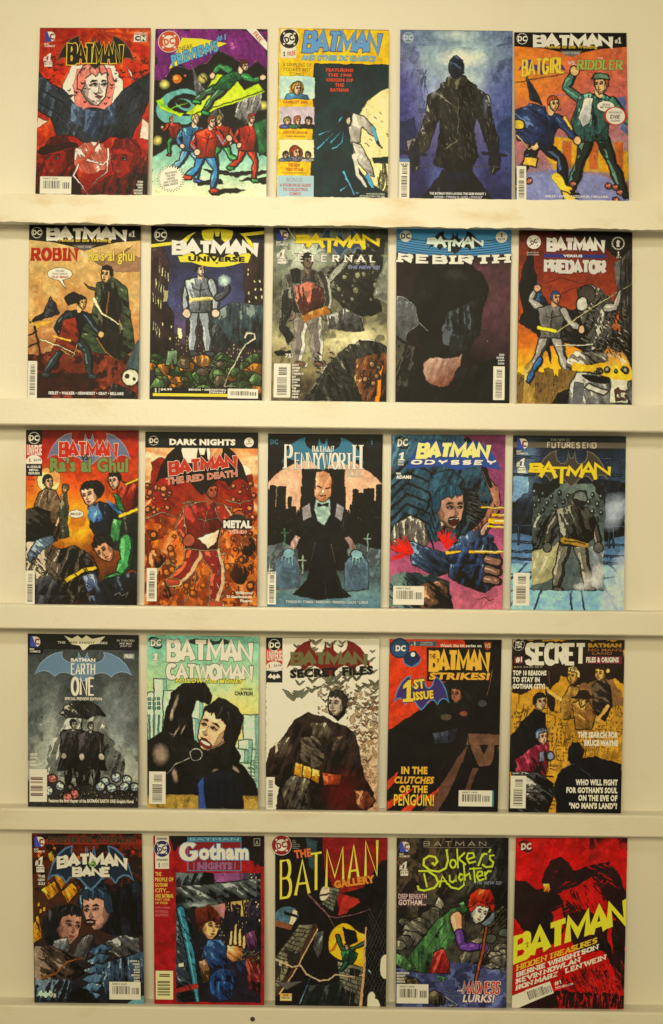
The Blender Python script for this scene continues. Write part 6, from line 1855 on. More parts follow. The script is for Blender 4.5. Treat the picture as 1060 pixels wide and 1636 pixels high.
B.t('caption_lettering', 'HOWARD', 84, 45, 94.4, 47, (40, 40, 30), b=.03)
B.t('caption_lettering', 'CHAYKIN', 78.4, 48, 94.6, 51.6, (30, 30, 24), b=.05)
B.barcode(1.6, 118.5, 16.6, 146.5, vert=True, seed=43)
build_book(B, a, "pale green city comic with a smiling woman in glossy black")

B = Book(4, [(425.5, 1018.5), (606.7, 1019.3), (602.5, 1292), (425, 1288.6)])
a = Art((222, 208, 168), 18).mix((206, 190, 148), 0, .5, .66, .5)
a.glow(100, 150, 60, 100, (150, 90, 50), .7)
a.flock(34, 20, 2, 100, 40, (110, 104, 72), 5.5).flock(46, 40, 34, 100, 62, (90, 84, 56), 5).flock(50, 70, 50, 100, 110, (110, 70, 44), 3.4).flock(3, 16, 46, 34, 54, (96, 96, 70), 9)
a.mix((120, 90, 56), 4, .52, .6, .7, m=(GX > 72) & (GY > 66)).mix((120, 90, 56), 4, .56, .64, .7, k=3, m=(GX > 46) & (GY > 40) & (GY < 66))
G0, G1, G2 = (20, 15, 12), (80, 70, 54), (180, 164, 126)
a.form([(0, 112), (4, 98), (16, 88), (26, 72), (38, 66), (52, 70), (60, 74), (72, 78), (80, 86), (84, 104), (88, 122), (96, 134), (96, 146), (84, 150), (10, 150), (12, 130), (0, 122)], (22, 13, 10), (50, 36, 28), (96, 76, 56), wob=.8, edge=BK, spot=.45, hl=.86)
a.form([(40, 74), (54, 74), (60, 82), (56, 90), (42, 86)], G0, (110, 96, 70), G2, wob=.8, spot=.3).form([(60, 88), (72, 84), (78, 92), (70, 100), (60, 98)], (24, 16, 12), (70, 56, 42), (120, 96, 70), wob=.8, spot=.4)
a.form([(30, 88), (44, 86), (52, 96), (52, 110), (42, 114), (32, 106)], G0, (120, 106, 80), G2, wob=.9, spot=.3).form([(8, 92), (20, 86), (26, 94), (18, 106), (8, 104)], (24, 18, 14), (96, 80, 60), (190, 170, 130), wob=.8, spot=.36)
a.form([(0, 116), (8, 110), (14, 118), (10, 126), (0, 124)], (22, 16, 12), (70, 56, 44), (170, 150, 116), wob=.6)
a.form([(26, 118), (40, 124), (36, 150), (18, 150), (14, 132)], G0, (130, 116, 90), G2, wob=.9, spot=.36)
a.glow(70, 136, 26, 30, (96, 14, 8), .85).form([(80, 132), (92, 134), (98, 142), (90, 150), (82, 146)], (50, 20, 10), (130, 70, 40), (190, 130, 80), wob=.7, edge=BK)
a.form([(55, 54), (60, 47), (68, 47), (72, 54), (70, 66), (64, 72), (56, 66)], (18, 15, 13), (76, 66, 52), (150, 136, 104), wob=.3, edge=BK, spot=.4).head(62.5, 58, 9, (40, 34, 28), (160, 144, 112), -1)
for k in range(3):
    x = 26 + k * 7.6
    a.form([(x, 109 + k * 2.4), (x + 7, 111 + k * 2.4), (x + 6.4, 122 + k * 2.2), (x - 1, 119 + k * 2.4)], (150, 96, 20), (206, 150, 44), (226, 190, 90), edge=BK, spot=.2)
a.form([(50, 118), (68, 119), (66, 128), (52, 128)], (80, 24, 10), (150, 64, 30), (186, 96, 50), edge=BK)
B.rect('corner_box', 0, 0, 14.5, 10, BK, .12)
B.rect('corner_box', 0, 10, 14.5, 28, (176, 50, 36), .1)
B.logo_disc(7.2, 6.6, 5.2)
B.t('corner_box', 'UNIVERSE', 1, 11.5, 14, 20.5, WH, b=.03, z=.3)
B.disc('corner_box', 7.2, 25.6, 7.2, 4.6, WH, .2)
B.t('corner_box', '1', 2, 23.6, 4, 26.6, (176, 50, 36), b=.07, z=.34)
B.t('corner_box', '$4.99', 7, 23.6, 13.4, 26, (70, 60, 50), z=.34)
B.rect('corner_box', 0, 29, 14.5, 39.5, (28, 26, 28), .2)
B.wings(1.4, 31.6, 13, 37, WH, part='corner_box', z=.3)
B.wings(18, 2, 93, 34, (104, 26, 16))
B.t('title_lettering', 'BATMAN', 21, 12.6, 90, 24.6, (98, 90, 50), tv=4.4, th=2.8, gap=.16)
B.t('title_lettering', 'SECRET FILES', 21, 26, 95, 34, (26, 22, 18), b=.07, rot=3)
B.barcode(.3, 122, 8, 150, vert=True, seed=45)
build_book(B, a, "cream comic with birds round a big grey and dark red muscular figure")

B = Book(4, [(623, 1021), (802, 1022), (795.8, 1293), (618, 1290.6)])
a = Art((20, 17, 15), 19)
a.poly([(0, 0), (66, 0), (70, 10), (58, 30), (52, 42), (36, 56), (16, 70), (0, 80)], (186, 54, 22)).mix((170, 44, 18), 0, .5, .66, .6, m=a.pm([(0, 0), (66, 0), (52, 42), (0, 80)]))
a.form([(40, 40), (60, 36), (74, 50), (72, 70), (60, 76), (44, 72)], (14, 13, 12), (30, 28, 24), (70, 62, 46), wob=1, spot=.3, hl=.9)
a.head(61, 48, 6.4, (24, 20, 18), (126, 80, 54), -1).ell(67, 65, 3.4, 2.4, (110, 60, 44)).ell(52, 68, 5, 3, (70, 60, 44)).form([(40, 82), (62, 78), (60, 90), (42, 92)], (24, 26, 30), (52, 54, 60), (70, 72, 80))
BR = (96, 66, 46)
a.poly([(72, 82), (100, 83), (100, 92), (70, 92)], BR).poly([(72, 92), (70, 100), (54, 136), (46, 150), (32, 150), (48, 128), (62, 104)], (84, 56, 40)).poly([(74, 92), (82, 92), (86, 100), (90, 92), (96, 92), (96, 100), (92, 110), (82, 111), (78, 104)], BR).poly([(76, 112), (82, 112), (74, 132), (70, 132)], (80, 54, 40)).poly([(98, 94), (100, 93), (100, 98)], BR)
for p in ([(0, 124), (10, 116), (8, 124), (0, 132)], [(0, 142), (26, 128), (14, 140), (0, 150)], [(12, 150), (34, 132), (26, 146), (22, 150)], [(32, 140), (48, 128), (40, 142)]):
    a.poly(p, (180, 56, 28))
a.line([(92, 26), (88, 50)], (130, 90, 60), 1, .6).ell(84, 56, 4, 3, (60, 56, 56))
for p in ([(52, 106), (46, 122)], [(72, 84), (74, 104)]):
    a.line(p, (40, 28, 22), .6)
B.disc('publisher_logo', 9, 8, 9, 9, (30, 46, 62), .14)
B.disc('publisher_logo', 9, 8, 7.4, 7.4, (38, 70, 96), .18)
B.t('publisher_logo', 'DC', 5.4, 5.2, 14.4, 10.8, (214, 204, 172), o=(30, 40, 50), ow=.4, b=.06)
B.rect('header_strip', 17, 1.8, 42, 6, (60, 84, 90), .14)
B.t('header_strip', '.1', 19, 2.2, 23, 5.6, WH, b=.04, z=.3)
B.lines('header_strip', ['NOVEMBER 2004', 'RATED ALL AGES'], 25, 2.4, 41, 1.8, (190, 180, 150))
B.t('caption_lettering', 'Watch the hit series on', 45, 4, 82, 6.8, (214, 204, 176), b=.04)
B.pg('network_mark', [(84, 2), (91, 2), (90.4, 7), (87.5, 10), (84.6, 7)], (120, 40, 30), .16)
B.t('network_mark', 'WB', 84.8, 3, 90.2, 7.6, (206, 150, 90), b=.05, z=.3)
B.disc('emblem', 20, 17.5, 8, 7, (50, 110, 130), .12)
B.pg('emblem', [(12, 15), (18, 11), (23, 10), (28, 16), (26, 20), (20, 24), (14, 21)], (30, 40, 66), .16)
B.disc('emblem', 21, 13.5, 2, 2, (220, 210, 186), .2)
B.wings(5, 32, 54, 62, (54, 40, 86), (70, 120, 140), .4, part='first_issue_badge', z=.16)
B.pg('title_backing', [(33, 7), (70, 7), (90, 12), (90, 37), (34, 37)], (26, 20, 16), .12)
B.t('title_lettering', 'THE', 35.5, 13, 41.5, 17, (120, 80, 30), b=.03, z=.6)
B.t('title_lettering', 'BATMAN', 35, 9.5, 90, 28.5, (214, 158, 44), o=(40, 24, 14), ow=.4, tv=4.2, th=3.6, gap=.18)
B.t('title_lettering', 'STRIKES!', 36, 29, 90, 35.5, (214, 150, 44), o=(40, 24, 14), ow=.4, b=.05, sh=.2)
n = 'first_issue_badge'
B.t(n, '1', 14, 36, 21, 55, (220, 176, 50), o=(60, 30, 40), ow=.5, b=.06, sh=.08, rot=4, z=.5)
B.t(n, 'ST', 22, 35, 32, 43.6, (220, 176, 50), o=(60, 30, 40), ow=.5, b=.05, rot=6, z=.5)
B.t(n, 'ISSUE', 22, 45.4, 40, 53, (220, 176, 50), o=(60, 30, 40), ow=.5, b=.05, rot=6, z=.5)
B.t('caption_lettering', 'IN THE', 12.5, 111.5, 36, 118, (214, 160, 44), b=.05)
B.t('caption_lettering', 'CLUTCHES', 6.5, 120, 42, 126.4, (214, 150, 40), b=.05, sh=.2)
B.t('caption_lettering', 'OF THE', 11, 127.8, 36.5, 134.4, (214, 160, 44), b=.05)
B.t('caption_lettering', 'PENGUIN!', 6.4, 135.4, 42.4, 145.6, (214, 176, 44), b=.02)
B.barcode(64.5, 131.6, 94.5, 145.4, seed=47)
B.rect('barcode', 94.6, 131.6, 96, 145.4, (56, 120, 126), .22)
build_book(B, a, "black comic with red upper left corner and orange yellow lettering")

B = Book(4, [(819, 1021.5), (998.5, 1022), (992.4, 1295.4), (813, 1292)])
OC = (176, 126, 36)
a = Art(OC, 20).mix((178, 126, 34), 0, .5, .64, .7)
a.poly([(0, 0), (100, 0), (100, 40), (92, 34), (86, 44), (74, 36), (58, 40), (46, 30), (36, 44), (20, 40), (12, 48), (0, 46)], (34, 24, 18), 2.4)
a.poly([(60, 40), (72, 36), (90, 34), (100, 50), (100, 66), (62, 60)], (120, 84, 48), 2).poly([(30, 44), (40, 48), (38, 62), (32, 58)], (34, 26, 20), 1.4)
a.skyline(84, 30, (176, 128, 40), (120, 84, 30), 9, 0, 100, 116).hatch(4, 44, 98, 112, (90, 60, 26), 170, 92, 9, .45).hatch(4, 60, 98, 112, (90, 60, 26), 110, 4, 7, .4)
a.mix((140, 98, 30), 3, .54, .6, .6, m=(GY > 60) & (GX > 40))
TN = (190, 150, 66)
a.form([(44, 62), (46, 50), (52, 40), (60, 42), (61, 58), (56, 68), (48, 70)], (110, 74, 30), TN, (206, 166, 80), wob=.6, edge=(60, 40, 20), spot=.2).head(54.5, 32, 6.4, (206, 174, 96), (184, 138, 62), -1).line([(44, 52), (34, 46), (32, 42)], TN, 4, 2.5).line([(34, 40), (33, 28)], (130, 96, 60), .8)
a.form([(72, 40), (80, 32), (88, 40), (90, 56), (84, 70), (74, 62)], (20, 15, 12), (48, 38, 28), (90, 74, 50), wob=.6, edge=BK).head(79, 29, 6, (40, 26, 16), (190, 140, 70), -1).ell(85.5, 27, 2, 2, (200, 156, 80)).line([(86, 58), (80, 66), (78, 70)], (190, 146, 70), 4, 3)
a.form([(55, 56), (62, 52), (70, 54), (76, 64), (72, 78), (58, 78)], (90, 56, 24), (170, 126, 54), (196, 150, 70), wob=.6, edge=(60, 40, 20)).head(64, 53, 5, (90, 60, 30), (190, 146, 76), -1).poly([(53, 51), (58, 48.6), (60, 44.4), (68, 44.4), (70, 48.6), (75, 50.6), (66, 52)], (36, 26, 18))
a.form([(0, 84), (10, 72), (22, 60), (30, 64), (33, 84), (26, 104), (10, 116), (0, 116)], (13, 12, 12), (22, 20, 20), (50, 50, 54), wob=.8, spot=.2, hl=.9).head(25.5, 55, 6, (20, 18, 18), (160, 130, 90), 1)
a.form([(6, 104), (16, 96), (24, 92), (34, 88), (34, 104), (32, 118), (18, 122), (6, 118)], (60, 14, 24), (146, 36, 52), (180, 70, 80), wob=.8, edge=BK, spot=.4).head(28.5, 85, 6, (110, 130, 140), (206, 156, 116), 1).ell(36, 101, 3, 3.6, (110, 116, 130), edge=BK).form([(26, 98), (30, 96), (30, 106), (26, 106)], (80, 84, 96), (130, 134, 140), (160, 160, 160))
a.form([(2, 116), (24, 115), (38, 124), (40, 134), (34, 150), (0, 150)], (20, 18, 17), (96, 92, 82), (170, 164, 140), wob=.5, edge=BK, spot=.5).hatch(4, 116, 38, 148, (20, 18, 16), 50, 10, 10, .8)
a.form([(42, 150), (40, 124), (46, 112), (56, 108), (64, 102), (78, 102), (100, 108), (100, 150)], (13, 12, 13), (20, 19, 21), (60, 66, 80), wob=.7, spot=.2, hl=.88)
a.form([(52, 94), (56, 90), (62, 90), (66, 96), (64, 106), (56, 110), (52, 104)], (13, 12, 13), (22, 21, 23), (60, 70, 90), wob=.6, spot=.2, hl=.88)
a.line([(44, 116), (52, 108), (58, 108)], (84, 100, 120), .7).line([(64, 112), (80, 124)], (60, 70, 84), .6)
B.rect('title_bar', 2, 15, 9.4, 21, (110, 30, 44), .12)
B.rect('title_bar', 66, 14.6, 98, 21, (110, 30, 44), .12)
B.t('title_lettering', 'SECRET', 11.5, 3, 66.5, 22.6, (226, 214, 180), tv=3.7, th=3.4, gap=.22)
B.t('title_lettering', 'BATMAN', 67.5, 3.2, 97, 6.8, (176, 130, 36), o=(50, 30, 16), ow=.2, b=.06)
B.t('title_lettering', "NO MAN'S", 67.5, 7.8, 97.6, 10.4, (140, 90, 40), b=.01)
B.t('title_lettering', 'LAND', 71.5, 10.9, 89, 13.2, (140, 90, 40), b=.02)
B.t('title_lettering', 'FILES & ORIGINS', 66, 15.2, 95, 20, WH, b=.05)
B.t('issue_number', '#1', 3.4, 15.2, 9, 20.4, WH, b=.05)
B.logo_bullet(5.6, 4.6, 5, (24, 22, 22), (206, 196, 166), 20)
B.t('price_lettering', '$4.95 US   $7.50 CAN   DEC. 99', 2, 23.4, 27, 25, (180, 160, 120), b=.01)
B.lines('caption_lettering', ['TOP 10 REASONS', 'TO STAY IN', 'GOTHAM CITY!'], 1, 27, 31, 5.8, (222, 206, 166), 'l', b=.06, k=.52, fill=.8)
B.lines('caption_lettering', ['THE SEARCH FOR', 'BRUCE WAYNE'], 60, 80, 96, 7, (222, 206, 166), 'r', b=.06, k=.5, fill=.78)
B.lines('caption_lettering', ['WHO WILL FIGHT', "FOR GOTHAM'S SOUL", 'ON THE EVE OF', '"NO MAN\'S LAND"?'], 50, 121, 96.5, 6.7, (224, 210, 172), 'r', b=.06, k=.5, fill=.8)
B.barcode(1.2, 118.6, 15, 146.6, vert=True, seed=49)
build_book(B, a, "ochre and black comic with bold white condensed lettering and a rust red crouching figure")

# ---- row 5
B = Book(5, [(51, 1331.5), (226.5, 1332), (230.7, 1599.8), (55.5, 1594.5)])
a = Art((40, 26, 18), 21).grad([(0, (90, 26, 14)), (.2, (70, 30, 18)), (.4, (60, 34, 20)), (.7, (40, 30, 26)), (1, (24, 24, 24))], warp=.2)
a.mix((24, 16, 12), 2, .46, .52, .9, m=GY < 50)
for k in range(40):
    x, y = a.r.uniform(2, 98), a.r.uniform(4, 46)
    a.poly([(x, y), (x + 2.6, y + 1), (x + 2, y + 4), (x - .6, y + 3)], a.r.choice([(150, 40, 20), (180, 90, 24), (120, 30, 16)]))
for q in ([(18, 36), (26, 32), (34, 38), (26, 50)], [(8, 50), (20, 42), (24, 52), (14, 60)], [(26, 52), (36, 44), (42, 50), (32, 62)], [(0, 80), (6, 74), (8, 92), (0, 98)], [(14, 18), (18, 16), (22, 26), (18, 30)]):
    a.form(q, (120, 70, 14), (206, 146, 30), (222, 180, 70), edge=BK, spot=.2).hatch(min(p[0] for p in q), min(p[1] for p in q), max(p[0] for p in q), max(p[1] for p in q), (60, 34, 10), 6, 60, 8, .6)
for x, y in ((4, 62), (6, 68), (3, 74), (2, 86), (9, 66)):
    a.poly([(x, y), (x + 2.4, y - 1), (x + 2, y + 3), (x, y + 3.4)], (206, 140, 30))
N0, N1, N2 = (13, 13, 14), (30, 36, 42), (96, 120, 132)
# two burly people grapple: dark jackets, one in front of the other
a.form([(40, 62), (44, 50), (54, 42), (66, 42), (74, 52), (82, 44), (100, 42), (100, 90), (84, 96), (66, 88), (50, 78)], N0, (28, 30, 34), (80, 100, 110), wob=1.4, spot=.44, hl=.78)
a.form([(42, 56), (50, 46), (62, 42), (68, 52), (66, 66), (56, 76), (46, 74)], N0, (60, 86, 100), (110, 140, 150), wob=1.2, spot=.42)
a.head(58, 68, 15, (30, 44, 52), (168, 122, 94), -1, tilt=-8).ell(52, 79, 4, 2.4, (50, 20, 16), edge=BK).line([(49.5, 78.6), (55, 78.8)], (206, 206, 180), 1.3)
a.form([(8, 84), (12, 70), (24, 64), (36, 68), (30, 84), (26, 98), (12, 100)], N0, (26, 25, 24), (70, 66, 58), wob=1.2, spot=.4, hl=.84)
a.head(32, 82, 14, (24, 22, 21), (150, 104, 78), 1, tilt=10)
a.form([(18, 96), (30, 92), (34, 104), (26, 112), (18, 108)], (60, 60, 56), (120, 118, 108), (170, 166, 150), wob=.8, edge=BK)
for p in ([(44, 92), (54, 90), (58, 104), (46, 112), (36, 108)], [(66, 96), (82, 90), (96, 92), (96, 106), (80, 110), (68, 104)]):
    a.form(p, (30, 28, 26), (96, 90, 80), (150, 146, 130), wob=.6, edge=BK, spot=.3)
a.form([(60, 128), (64, 116), (78, 110), (100, 104), (100, 132), (80, 134), (66, 142)], N0, (70, 90, 104), (130, 150, 160), wob=.8, edge=BK, spot=.36)
for k in range(6):
    y = 100 + k * 8.4
    x = 66 - k * 2.4
    a.form([(x - 16, y + 4), (x - 4, y - 2), (x + 6, y), (x, y + 6), (x - 10, y + 7)], (30, 44, 54), (100, 130, 142), (170, 186, 184), wob=.6, edge=BK, spot=.3)
a.form([(0, 100), (18, 100), (40, 110), (46, 124), (30, 134), (0, 130)], (24, 20, 16), (80, 62, 44), (130, 110, 84), wob=1.6, spot=.44).line([(8, 128), (20, 124), (30, 114), (44, 110)], (110, 66, 34), 2.4, 1)
a.form([(0, 130), (30, 130), (50, 140), (60, 150), (0, 150)], N0, (34, 38, 40), (96, 110, 110), wob=1.4, spot=.44).poly([(90, 146), (100, 142), (100, 150), (84, 150)], (90, 130, 120), .6)
B.rect('header_band', 10, 5, 100, 9.6, (128, 28, 18), .1)
B.t('title_lettering', 'FOREVER EVIL AFTERMATH', 15, 3, 95, 8.6, (44, 30, 20), o=(96, 76, 40), ow=.25, b=.03, sh=.1)
B.wings(14, 11, 92, 50, (24, 34, 42), (70, 100, 116), .6, z=.14)
B.t('title_lettering', 'BATMAN', 22, 19, 87, 30, (224, 210, 180), o=(30, 24, 22), ow=.5, tv=4, th=2.6, gap=.2, warp=lambda u, v: (u, v + ((u - 54.5) / 32) ** 2 * 3 - 1.4))
B.t('title_lettering', 'VS', 51, 25, 58, 30, (120, 160, 50), o=(20, 30, 14), ow=.25, b=.02, rot=10, z=.7)
B.t('title_lettering', 'BANE', 36, 29.6, 72, 38.6, (224, 210, 180), o=(30, 24, 22), ow=.5, tv=3.2, th=2.4, gap=.24)
B.logo_peel(2.6, 3, 11.6, 12)
B.number(2.8, 20.6, 11, 34.6, price='$3.99')
B.lines('caption_lettering', ['THE', 'NEW', '52!'], 3, 37, 13.6, 3.3, (190, 176, 140), 'c', b=.05, k=.9, o=BK, ow=.3)
B.lines('caption_lettering', ['PETER J.', 'TOMASI', 'SCOT', 'EATON', 'JAIME', 'MENDOZA', 'SCOTT', 'HANNA'], 74, 112, 96.5, 2.45, (206, 194, 166), 'r', b=.05)
B.wings(2.6, 139, 18, 146, (170, 186, 176), part='anniversary_mark', z=.2)
B.t('anniversary_mark', '75', 14.5, 142, 20, 145.4, (206, 200, 176), o=BK, ow=.35, b=.03, sh=.15, z=.5)
B.barcode(68.5, 131, 97, 146.5, seed=51, bg=(214, 196, 162))
build_book(B, a, "dark grey comic of two grappling people with white title under a blue winged badge")

B = Book(5, [(245.4, 1335.5), (422.4, 1335.5), (422.4, 1603), (247, 1598.6)])
RD = (128, 20, 20)
a = Art(RD, 22)
a.poly([(14, 0), (100, 0), (100, 27), (96, 27), (94, 24), (92, 28), (90, 22), (86, 22), (84, 12), (80, 20), (78, 8), (64, 6), (60, 14), (56, 6), (42, 8), (40, 14), (34, 10), (30, 6), (26, 10), (22, 9), (20, 14), (18, 14), (16, 5)], (26, 18, 18))
pan = a.pm([(20, 33), (97, 33), (97, 148), (20, 148)])
keep = a.a.copy()
a.a[pan] = (24, 22, 24)
a.grad_ = None
a.glow(60, 38, 40, 20, (130, 70, 100), 1, .5).glow(76, 66, 26, 18, (226, 196, 80), 1, .6).glow(64, 66, 20, 14, (150, 80, 100), .8)
a.skyline(82, 26, (30, 24, 30), (190, 170, 110), 6, 50, 100)
a.form([(82, 33), (97, 33), (97, 100), (84, 90), (86, 60)], (16, 15, 18), (34, 32, 36), (60, 56, 60), wob=.4, spot=.3)
for x, y in ((88, 36), (92, 36), (92, 58), (93, 62), (95, 74), (94, 60), (87, 33)):
    a.poly([(x, y), (x + 1.6, y), (x + 1.6, y + 2), (x, y + 2)], (214, 204, 140))
a.line([(78, 34), (82, 72)], (70, 40, 40), 1).line([(81, 34), (86, 72)], (70, 40, 40), 1)
a.form([(20, 33), (54, 33), (56, 40), (46, 46), (20, 46)], (14, 16, 16), (44, 50, 48), (96, 100, 90), wob=1, spot=.46)
a.form([(20, 46), (97, 38), (97, 54), (70, 58), (40, 64), (20, 66)], (22, 24, 22), (96, 100, 88), (150, 150, 130), wob=.6, edge=BK, spot=.4, d=(0, -.9))
a.glow(40, 62, 24, 4, (150, 156, 136), .9)
a.form([(26, 66), (20, 68), (20, 148), (40, 148), (46, 120), (42, 90)], (16, 18, 20), (60, 68, 70), (110, 116, 110), wob=1.4, spot=.46)
a.line([(24, 66), (32, 100), (41, 148)], (16, 26, 28), 8.4).line([(24, 66), (32, 100), (41, 148)], (44, 104, 108), 6.4).line([(23, 66), (31, 100), (39.6, 148)], (84, 140, 136), 1.4)
a.line([(36, 66), (44, 148)], (26, 22, 22), 6).line([(20, 138), (38, 134)], (130, 40, 30), 4, 5).hatch(20, 70, 42, 146, (20, 20, 22), 40, 60, 10, .8)
a.form([(40, 112), (50, 108), (50, 128), (44, 132)], (90, 60, 30), (150, 110, 70), (190, 150, 110), wob=1, spot=.4)
# a red haired man with a raised hand, blue coat
a.form([(44, 104), (50, 92), (60, 92), (68, 104), (66, 118), (52, 120)], (14, 22, 36), (40, 70, 104), (80, 116, 150), wob=.8, edge=BK, spot=.4)
a.form([(50, 126), (60, 118), (70, 120), (74, 132), (70, 144), (60, 146), (52, 140)], (16, 26, 46), (44, 84, 130), (80, 124, 170), wob=.7, edge=BK, spot=.34)
a.hatch(44, 96, 90, 124, (30, 50, 80), 50, 60, 8, 1.2).hatch(60, 118, 97, 146, (20, 18, 18), 60, 40, 8, 1)
a.head(51, 81, 10, (104, 42, 22), (206, 150, 90), 1, tilt=8)
a.form([(38, 66), (50, 62), (60, 70), (60, 78), (52, 76), (44, 78), (40, 86)], (50, 18, 12), (116, 46, 24), (160, 80, 44), wob=1, spot=.34)
a.form([(66, 98), (72, 92), (82, 98), (80, 110), (72, 112), (66, 108)], (110, 66, 30), (214, 160, 90), (228, 188, 120), wob=.5, edge=BK, spot=.24)
for x, y0, y1 in ((70, 96, 86), (74, 96, 80), (78, 97, 84), (81.5, 99, 90)):
    a.limb([(x, y0), (x + .6, y1)], 3.6, 3, (210, 156, 88), hl=(228, 190, 120))
a.line([(66, 86), (66, 68)], (22, 20, 22), 5, 4).line([(74, 70), (72, 62)], (24, 22, 24), 4, 2)
a.form([(82, 88), (92, 84), (94, 98), (86, 104)], (60, 30, 50), (120, 66, 90), (160, 100, 110), wob=1, spot=.3)
a.form([(84, 108), (97, 104), (97, 140), (86, 136)], (40, 16, 16), (110, 34, 30), (150, 70, 50), wob=1.4, spot=.46).hatch(80, 100, 97, 112, (170, 150, 100), 22, 150, 6, .6)
a.poly([(22, 114), (27, 113), (27.5, 117), (22.5, 117.6)], (206, 196, 160))
a.a = np.where(pan[..., None], a.a, keep)
B.wander = .2
B.rect('title_backing', 30.5, 1, 79.5, 31.5, (56, 110, 122), .1)
B.rect('title_backing', 31.2, 5.5, 78.8, 30.8, (120, 24, 24), .13)
B.t('title_lettering', 'BATMAN', 33, 1.8, 77, 4.2, (130, 170, 160), b=.0, z=.3)
B.t('title_lettering', 'G', 23.5, 6, 41, 22, (228, 218, 190), o=(70, 120, 150), ow=.6, tv=4.6, th=2.2)
B.t('title_lettering', 'otham', 41, 7, 86, 21.6, (228, 218, 190), o=(70, 120, 150), ow=.6, b=.05)
for k in range(10):
    B.rect('title_lettering', 31 + k * 5.3, 23.2, 31.5 + k * 5.3, 30.6, (90, 116, 160), .3)
B.t('title_lettering', 'NIGHTS', 40, 24.2, 71, 29.8, (150, 60, 80), o=(96, 120, 170), ow=.3, b=.0)
B.rect('corner_box', 1.6, 0, 14, 29.5, (206, 196, 166), .12)
B.rect('corner_box', 3, 1.6, 12.6, 3.4, (130, 120, 100), .2)
B.logo_bullet(7.8, 11.6, 7.2, (34, 32, 70), (214, 204, 176), 18)
B.t('corner_box', 'GOTHAM NIGHTS', 2.6, 20.6, 13, 22.4, (60, 50, 40), b=.04, z=.3)
B.t('corner_box', '1', 4.4, 24.4, 5.8, 27.8, BK, b=.05, z=.3)
B.lines('corner_box', ['$1.25 US', '$1.60 CAN', '70p UK'], 7.4, 24, 13.4, 1.5, (110, 100, 86))
B.rect('code_seal', 90.6, 2.2, 96.4, 9, (150, 140, 110), .12)
B.rect('code_seal', 91.1, 2.7, 95.9, 8.5, (30, 22, 22), .16)
B.t('code_seal', 'A', 92, 4, 95, 8, (150, 140, 110), b=.02, z=.3)
B.lines('caption_lettering', ['THE', 'PEOPLE OF', 'GOTHAM', 'CITY...', 'AND BATMAN.'], 1.4, 32.4, 18, 4.9, (216, 176, 60), 'l', b=.02, k=.52)
B.lines('caption_lettering', ['PART ONE', 'OF FOUR'], 1.4, 56, 16, 3, (206, 160, 60), 'l', b=.02, k=.76)
B.lines('caption_lettering', ['BY JOHN OSTRANDER,', 'MARY MITCHELL &', 'BRUCE PATTERSON'], 1.4, 63.4, 15, 3.2, (190, 110, 100), 'l', b=.0, k=.34)
B.rect('barcode', 1.4, 120.6, 17.2, 146, (222, 200, 120), .2)
for k, (y, h_) in enumerate(((123.4, 2.6), (129.6, 2), (132.6, 1.6), (135.4, 2.2), (138.6, 1.4), (141, 1.4))):
    B.rect('barcode', 4.6 if k == 0 else 3, y, 14.4, y + h_, (84, 70, 40), .28)
    B.rect('barcode', 3, y + h_ * .4, 14.4, y + h_ * .55, (222, 200, 120), .32)
build_book(B, a, "red bordered comic with blackletter title over a framed night scene, fifth row")

B = Book(5, [(440, 1337), (619.6, 1338.7), (616.8, 1604.8), (440, 1601.6)])
a = Art((22, 18, 15), 23)
a.poly([(42, 0), (100, 0), (100, 40), (96, 40), (82, 46), (68, 52), (58, 68), (56, 58), (50, 40), (44, 30)], (112, 24, 22)).poly([(66, 44), (84, 46), (90, 42), (76, 58), (72, 66), (56, 70), (60, 56)], (146, 40, 28), .4).poly([(28, 0), (38, 4), (34, 30), (30, 26)], (40, 56, 54), .6)
a.form([(58, 50), (78, 44), (96, 20), (100, 20), (100, 60), (84, 74), (60, 78), (66, 64), (76, 58), (74, 54)], (14, 12, 11), (24, 20, 18), (60, 40, 34), wob=.8, spot=.2, hl=.92)
a.ell(10, 71, 11, 9, (66, 90, 92), rot=-20).poly([(12, 78), (16, 64), (20, 66), (19, 74), (15, 80)], (206, 180, 130)).poly([(8, 66), (20, 70), (20, 72), (8, 69)], (22, 18, 15)).poly([(0, 74), (16, 79), (14, 83), (0, 80)], (110, 66, 40))
ST = (122, 112, 80)
def stones(q, c, rows, seed):
    r_ = random.Random(seed)
    a.form(q, tuple(v * .6 for v in c), c, tuple(min(255, v * 1.15) for v in c), edge=BK, ew=.6, spot=.12, hl=.8)
    m = a.pm(q)
    (x0, y0), (x1, y1), (x2, y2), (x3, y3) = q
    for k in range(1, rows):
        t = k / rows
        p0, p1 = (x0 + (x3 - x0) * t, y0 + (y3 - y0) * t), (x1 + (x2 - x1) * t, y1 + (y2 - y1) * t)
        a.put(a.lm([p0, p1], .5) & m, (40, 36, 26))
        for _ in range(3):
            s = r_.random()
            pa = (p0[0] + (p1[0] - p0[0]) * s, p0[1] + (p1[1] - p0[1]) * s)
            pb = (pa[0] + (x3 - x0) / rows, pa[1] + (y3 - y0) / rows)
            a.put(a.lm([pa, pb], .45) & m, (40, 36, 26))
stones([(22, 78), (38, 78), (16, 116), (0, 108)], ST, 9, 3)
stones([(0, 108), (14, 112), (2, 140), (0, 140)], (150, 136, 96), 5, 4)
stones([(46, 44), (58, 46), (52, 66), (42, 60)], (112, 110, 84), 6, 5)
stones([(56, 110), (80, 116), (78, 150), (60, 142)], (118, 112, 84), 8, 6)
a.ell(44, 50, 4.5, 7, (206, 170, 130), rot=14).line([(40, 52), (48, 50)], BK, 1)
a.line([(36, 80), (18, 116), (2, 140)], (56, 40, 26), 5, 4).line([(38, 82), (20, 116), (4, 140)], (176, 140, 90), 1.8, 1.6)
